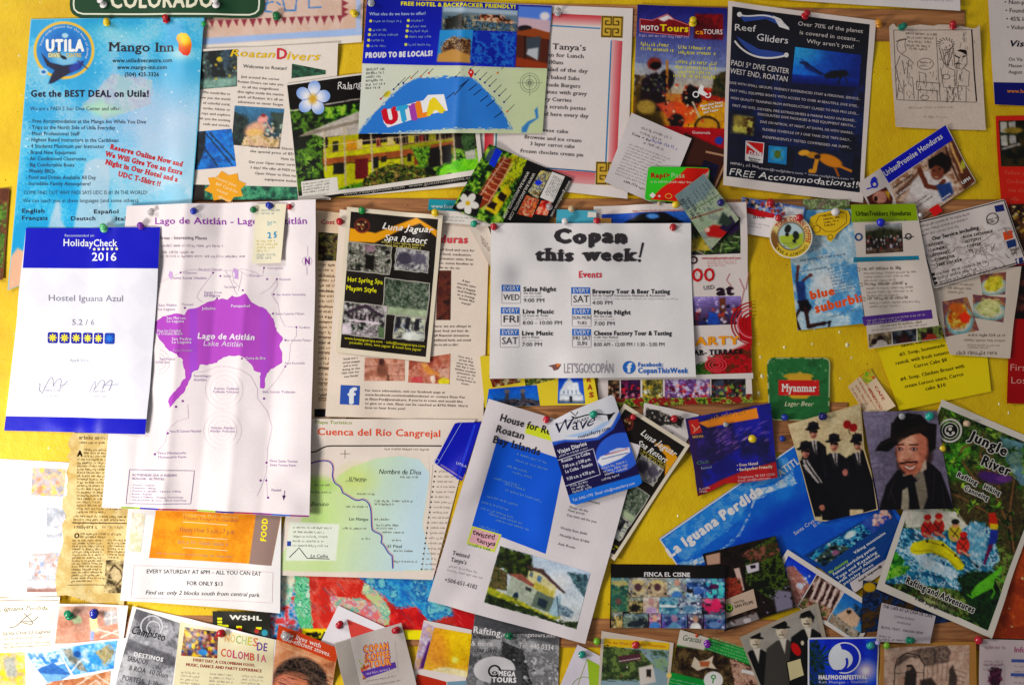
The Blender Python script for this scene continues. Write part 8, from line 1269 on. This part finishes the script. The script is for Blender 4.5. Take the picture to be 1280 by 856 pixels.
c.F(['e0e8ec', 'a8c4d0', 'd0dce4'], 5, [(1130, 682), (1140, 680), (1172, 702), (1200, 716), (1190, 724), (1160, 712), (1136, 694)], False, a=.85); c.F(['c8d8e0', '6ca0b8'], 6, [(1212, 652), (1232, 656), (1234, 690), (1216, 706), (1208, 680)], False, a=.8)
c.F(['2c6c2c', '1c4c20', '4c9c38'], 5, [(1106, 690), (1118, 688), (1130, 700), (1122, 710), (1106, 706)], False); c.F(['6cac3c', 'a0c858', '3c7c2c'], 4, [(1102, 702), (1116, 706), (1136, 706), (1130, 716), (1112, 722), (1100, 726)], False); c.F(['102014', '244c24', '1c3018'], 6, [(1196, 722), (1216, 712), (1240, 716), (1250, 740), (1232, 790), (1210, 770), (1205, 745)], False)
for x, y, cc in ((1158, 660, 'c0342c'), (1173, 659, 'a83028'), (1194, 666, 'b8a83c'), (1204, 682, 'c03c30')): c.E(x, y, 8, 11, cc, .12, 10); c.E(x+1, y-11, 4, 4.4, 'c88c70' if cc != 'c03c30' else '6c2420', .2); c.E(x+1, y-14, 5, 3.6, 'b02c28' if cc[0] != 'b' else '20201c', .2); c.L([(x-6, y-6), (x+5, y+6)], 1, '30201c'); c.L([(x+5, y-6), (x-4, y+7)], 1, '30201c'); c.L([(x-4, y+6), (x+8, y+12)], 3, 'c89078')
c.P([(1136, 684), (1140, 677), (1160, 673), (1178, 676), (1196, 692), (1206, 706), (1204, 712), (1196, 712), (1184, 698), (1164, 690), (1144, 692), (1137, 689)], 'd8cc20', 1.1); c.L([(1141, 688), (1162, 687), (1184, 697), (1197, 710)], 1.6, 'a89c14'); c.L([(1156, 675), (1180, 682), (1196, 694), (1205, 705)], .8, '5c4c14')
for x, y in ((1158, 675.5), (1179, 681), (1195, 694)): c.E(x, y, 1.6, 1.8, '2c2414')
c.L([(1202, 690), (1222, 708)], 1.6, '30404c'); c.L([(1150, 672), (1140, 666)], 1.4, '40303c'); c.E(1221, 707, 3, 2, '24303c', .3, 40)
c.P([(1236, 641), (1244, 640), (1248, 656), (1242, 664), (1236, 656)], 'b83820', 1.2); c.P([(1237, 654), (1248, 655), (1247, 662), (1238, 662)], 'd8b828', 1.2); c.P([(1238, 661), (1248, 662), (1246, 678), (1236, 682)], '2c3c8c', 1.2); c.P([(1236, 680), (1242, 680), (1231, 706), (1229, 704)], '6c1c50', 1.2)
c.P([(1212, 740), (1220, 730), (1232, 722), (1246, 712), (1252, 706), (1253, 712), (1244, 722), (1240, 734), (1226, 740), (1214, 746)], '6cb43c', 1.3); c.L([(1236, 728), (1242, 738), (1238, 746)], 2, '64a838'); c.L([(1222, 736), (1214, 746), (1208, 742)], 2, '64a838'); c.L([(1240, 718), (1256, 728)], 2, '64a838')
c.F(['b8ac98', '989080'], 5, [(1150, 738), (1196, 756), (1190, 764), (1148, 748)], False, a=.4)
for r_, w_ in ((14, 2.4), (10, 1)): p.Ring(1188, 538, r_, w_, 'c8c4bc', 'round_logo', 3)
p.Dot(1188, 538, 9, '1c1c1c', 'round_logo', 3, 18); p.Ring(1188, 538, 6, 1.6, 'c8c4bc', 'round_logo', 4, a0=40, a1=300); p.Dot(1188, 536, 2.4, 'c8c4bc', 'round_logo', 4); p.Dot(1185, 542, 2, 'c8c4bc', 'round_logo', 4); p.Dot(1192, 541, 2, 'c8c4bc', 'round_logo', 4)
def outl(t_, x, y, w, h, a, **k):
    for dx, dy in ((-1, 0), (1, 0), (0, -1), (0, 1), (-.7, -.7), (.7, .7), (.7, -.7), (-.7, .7)): p.T(t_, x+dx, y+dy, w, h, 'd0ccc4', 'outline_lettering', a=a, wt=.05, lvl=3+.02*(dx+dy), **k)
    p.T(t_, x, y, w, h, '181414', 'heading_lettering', a=a, wt=.05, lvl=4)
outl('Jungle', 1212, 549, 49, 12, 25); outl('River', 1226, 580, 38, 12, 23); outl('Rafting', 1196, 595, 27, 6, 24); outl('Hiking', 1229, 610, 22, 6, 24); outl('Canoeing', 1205, 612, 32, 6, 24); outl('Rafting and Adventures', 1130, 727, 92, 8, 24)
p.T('Tel-Fax: (504) 440-1268', 1145, 741, 52, 4, '1c1814', a=23, wt=.04); p.T('e-mail: jungle@hondulan.com', 1142, 748, 56, 4, '1c1814', a=23, wt=.04); p.done()

p = Paper('portrait_picture', 'picture', 'portrait picture of a smiling moustached man in a black hat and dark scarf', [(1077, 514), (1170, 513), (1191, 635), (1097, 636)], '4c2c28', 'gloss', ang=0, br=1.5)
c = p.img([(1077, 514), (1170, 513), (1191, 635), (1097, 636)],   .95, '80788c', 'printed_face'); c.warp(.35, 5); c.G('7c7888', '605868'); c.F(['847c90', '6c6474', '8c8498'], 26, con=2, a=.6)
for x, y, w in ((1085, 521, 26), (1085, 580, 16), (1087, 586, 12), (1088, 600, 16)): c.L([(x, y), (x+w, y-3)], .8, '4c4450', .7)
c.P([(1096, 636), (1106, 605), (1120, 588), (1136, 580), (1158, 574), (1176, 590), (1192, 636)], '17121a', 1.5); c.E(1141, 562, 21, 32, 'b07460', .1, 6); c.E(1134, 556, 12, 20, 'd4a08c', .8, a=.85); c.P([(1158, 540), (1166, 545), (1166, 575), (1152, 592), (1160, 565)], '382420', 4, .8); c.P([(1122, 560), (1118, 566), (1126, 586), (1138, 596), (1134, 600), (1120, 584)], '3c2824', 3, .7)
c.P([(1093, 563), (1100, 552), (1113, 546), (1113, 530), (1120, 520), (1134, 516), (1150, 518), (1160, 528), (1170, 530), (1170, 560), (1162, 566), (1160, 548), (1150, 541), (1138, 544), (1124, 553), (1110, 564)], '17100f', 1.3); c.P([(1114, 546), (1136, 536), (1156, 530), (1158, 536), (1136, 544), (1116, 553)], '2c201c', 2, .7); c.L([(1113, 528), (1113, 548)], 1, '342820')
c.E(1128, 573, 5, 4, 'e0a890', .9, a=.6); c.E(1146, 572, 4, 4, 'd89c88', .9, a=.6); c.E(1133, 551, 9, 4, 'e0b098', .9, a=.5); c.E(1136, 566, 3, 7, 'dca890', .9, a=.6)
for q_ in ([(1110, 610), (1118, 630)], [(1168, 590), (1164, 626)], [(1176, 604), (1180, 632)], [(1116, 600), (1108, 622)], [(1124, 524), (1144, 520)], [(1100, 556), (1112, 550)]): c.L(q_, 2.2, '3c3438', .6)
for x, y in ((1124.5, 561), (1142.5, 561)): c.E(x, y, 5, 2.6, '6c3c34', .4); c.E(x, y+.3, 3.2, 1.7, 'c0b0a8', .3); c.E(x, y+.3, 1.6, 1.6, '241410', .3); c.L([(x-5, y-5), (x+5, y-5.6)], 1.8, '3c2018')
c.P([(1132, 556), (1136, 556), (1139, 572), (1134, 575), (1129, 572)], 'c08c78', 1.5, .8); c.L([(1129, 574), (1134, 575.5), (1139, 573)], 1, '6c382c'); c.L([(1125, 579), (1134, 577.5), (1146, 577)], 2.2, '241410'); c.P([(1130, 581), (1138, 583), (1146, 579), (1141, 586), (1133, 586)], 'd8c4b8', 1); c.L([(1129, 580), (1138, 583.5), (1147, 578.5)], 1, '6c2820'); c.L([(1130, 583), (1137, 589), (1144, 585)], 1.2, '8c4c40'); c.E(1137, 594, 8, 4, 'b87c68', .5)
c.P([(1128, 592), (1136, 596), (1134, 636), (1124, 636)], 'a09888', 1.5); c.P([(1142, 594), (1154, 586), (1158, 620), (1152, 636), (1144, 636)], '7c7468', 2); c.P([(1132, 594), (1140, 592), (1148, 636), (1136, 636)], '120e14', 1.3); c.P([(1120, 596), (1140, 594), (1146, 600), (1126, 612)], '16121a', 1.5); c.P([(1154, 578), (1158, 574), (1158, 586), (1150, 590)], 'b8a898', 1.2); p.done()

# ------------------------------------------------------------------ pushpins
RED, GRN, YLW, BLU, WHT, TEAL, PUR, LIM, CLR = 'b81020', '0c7038', 'e8c810', '1430a8', 'e8e4e4', '10a080', '581c88', '78b81c', 'e4e8ec'
for a_ in [
 (133, 29, YLW, 'yellow pushpin at the top centre of the light blue dive poster', 'push'), (208, 26, RED, 'red pushpin at the top of the light blue dive poster', 'push'), (255, 31, '18a050', 'small green pushpin at the top right corner of the light blue dive poster', 'ball', .7),
 (130, 7, WHT, 'white pushpin in the green plate before the letter C', 'push', 1.1), (271, 8, WHT, 'white pushpin in the green plate after the last letter O', 'push', 1.1), (346, 22, GRN, 'dark green pushpin in the painted sign with bunting', 'ball', 1.1), (444, 18, YLW, 'yellow pushpin at the right end of the painted sign', 'push'),
 (464, 5, CLR, 'clear pushpin at the top left corner of the island map leaflet', 'push', 1, True), (697, 18, CLR, 'clear white pushpin at the top of the red framed menu', 'push', .9, True), (866, 30, YLW, 'yellow pushpin between the two logos of the motorcycle flyer', 'push', 1.1),
 (1006, 21, RED, 'red pushpin at the top of the dark blue dive poster', 'push', 1.1), (1099, 31, 'e09418', 'orange pushpin in the wooden rail between dive poster and ink drawing', 'push', 1), (1126, 35, '0c8068', 'teal pushpin at the top left of the ink drawing', 'push', 1), (1191, 34, RED, 'red pushpin at the top right of the ink drawing', 'push', 1),
 (190, 267, WHT, 'clear pushpin at the top left of the lake map', 'push', .9, True), (245, 265, BLU, 'blue pushpin above the lake map heading', 'ball', .95), (318, 263, GRN, 'green pushpin left of the cream receipt', 'ball', .9), (340, 259, BLU, 'blue pushpin at the top of the cream receipt', 'ball', .95), (364, 260, RED, 'red pushpin right of the cream receipt', 'ball', .8), (426, 278, RED, 'red pushpin at the left edge of the upright resort flyer', 'ball', .95),
 (453, 264, '1c9040', 'green pushpin at the top left of the upright resort flyer', 'ball', .95), (545, 268, YLW, 'yellow pushpin at the top right of the upright resort flyer', 'ball', 1), (592, 281, TEAL, 'teal pushpin left of the weekly events sheet', 'ball', .9), (618, 285, RED, 'red pushpin in the top left corner of the weekly events sheet', 'ball', .95), (840, 286, RED, 'red pushpin in the top right corner of the weekly events sheet', 'ball', .95),
 (687, 260, CLR, 'clear white pushpin on the food pictures of the guest house card', 'ball', .9, True), (715, 262, 'd0b890', 'beige pushpin in the wooden rail above the events sheet heading', 'ball', .9), (706, 278, WHT, 'white pushpin above the letter c of the events heading', 'ball', .9), (745, 277, RED, 'red pushpin above the letters an of the events heading', 'ball', .95), (843, 257, YLW, 'yellow pushpin at the left tip of the parrot card', 'ball', .95), (899, 255, '1c1470', 'dark blue pushpin on the right side of the parrot card', 'ball', .95),
 (132, 287, '60c080', 'mint pushpin at the top centre of the hotel award', 'push', 1.1), (179, 284, '7830a0', 'purple pushpin at the top right of the hotel award', 'ball', .95),
 (963, 256, RED, 'red pushpin on the cyclist picture of the SITUR card', 'ball', 1.1), (972, 273, RED, 'red pushpin at the upper left of the round coffee sticker', 'ball', 1), (997, 273, RED, 'red pushpin at the upper right of the round coffee sticker', 'ball', 1), (1042, 266, WHT, 'white pushpin on the ornate yellow tag', 'ball', 1.1), (1100, 279, '1020c8', 'bright blue pushpin below the green header of the trekking leaflet', 'ball', 1.1), (823, 256, 'c8b088', 'small beige pushpin at the lower edge of the green and red card', 'ball', .5), (1150, 270, WHT, 'white pushpin at the top left corner of the services flyer', 'ball', .6),
 (683, 525, 'c81430', 'red pushpin on the tilted house sheet', 'ball', .95), (740, 518, TEAL, 'teal pushpin on the boat outline of the ferry card', 'ball', 1), (791, 521, RED, 'red pushpin at the top of the steeply tilted resort flyer', 'ball', .85), (843, 523, RED, 'red pushpin on the bordertrans business card', 'push', 1), (906, 530, CLR, 'clear pushpin on the orange bar of the hostel flyer', 'ball', .7, True), (940, 548, YLW, 'yellow pushpin in the middle of the hostel flyer', 'push', 1.1),
 (980, 521, BLU, 'blue pushpin at the lower left of the green coaster', 'ball', .9), (1026, 520, '14186c', 'navy pushpin at the lower right of the green coaster', 'ball', 1.1), (978, 548, '1838a0', 'blue pushpin in the wooden rail below the green coaster', 'ball', .85),
 (1126, 520, CLR, 'clear pushpin on the hat of the moustached man', 'ball', .9, True), (1160, 521, '10b0a0', 'turquoise pushpin at the top right of the moustached man portrait', 'ball', 1.1), (1207, 529, 'd8b898', 'cream pushpin at the top of the Jungle River poster', 'ball', .9), (1178, 560, YLW, 'yellow pushpin at the left edge of the Jungle River poster', 'ball', .8),
 (90, 768, '0c8058', 'green pushpin left of the blue one on the hostel room postcard', 'push', 1.2), (118, 765, '1428a0', 'blue pushpin right of the green one on the hostel room postcard', 'push', 1.2), (278, 790, RED, 'red pushpin between the market picture and the Colombia heading', 'push', 1.1), (360, 793, CLR, 'clear pushpin on the orange stove flyer heading', 'ball', 1.2, True), (424, 781, 'b00c24', 'red pushpin beside the red triangle card', 'push', 1), (497, 786, 'b00c24', 'red pushpin in the top right corner of the coffee tour flyer', 'push', 1),
 (638, 794, '0c7048', 'dark green pushpin on the grey rafting flyer', 'push', 1), (727, 818, '0c9080', 'teal pushpin on the lime star card', 'ball', 1), (746, 801, LIM, 'lime green pushpin in the bottom wooden rail', 'push', 1), (794, 806, 'c01424', 'red pushpin on the yellow strip of the mountain booklet', 'push', 1), (884, 803, '7818a0', 'purple pushpin on the Gracias leaflet', 'push', 1), (871, 793, 'd05020', 'tiny orange pin above the Gracias lettering', 'ball', .35),
 (1085, 806, '30a8a0', 'turquoise pushpin at the top right of the festival flyer', 'ball', 1), (1133, 798, '0c8060', 'green pushpin at the bottom of the café business card', 'push', 1), (1106, 805, LIM, 'lime green pushpin at the top left of the framed sketch', 'ball', .9), (1093, 800, 'b8b0e8', 'lilac pushpin between the festival flyer and the café card', 'ball', .6), (1222, 799, 'c81430', 'red pushpin at the top left of the pale info leaflet', 'push', 1.1)]:
    a_ = list(a_)+[1.0, False][len(a_)-5:] if len(a_) < 7 else a_
    pin(a_[0], a_[1], a_[2], a_[3], a_[4], a_[5], a_[6])
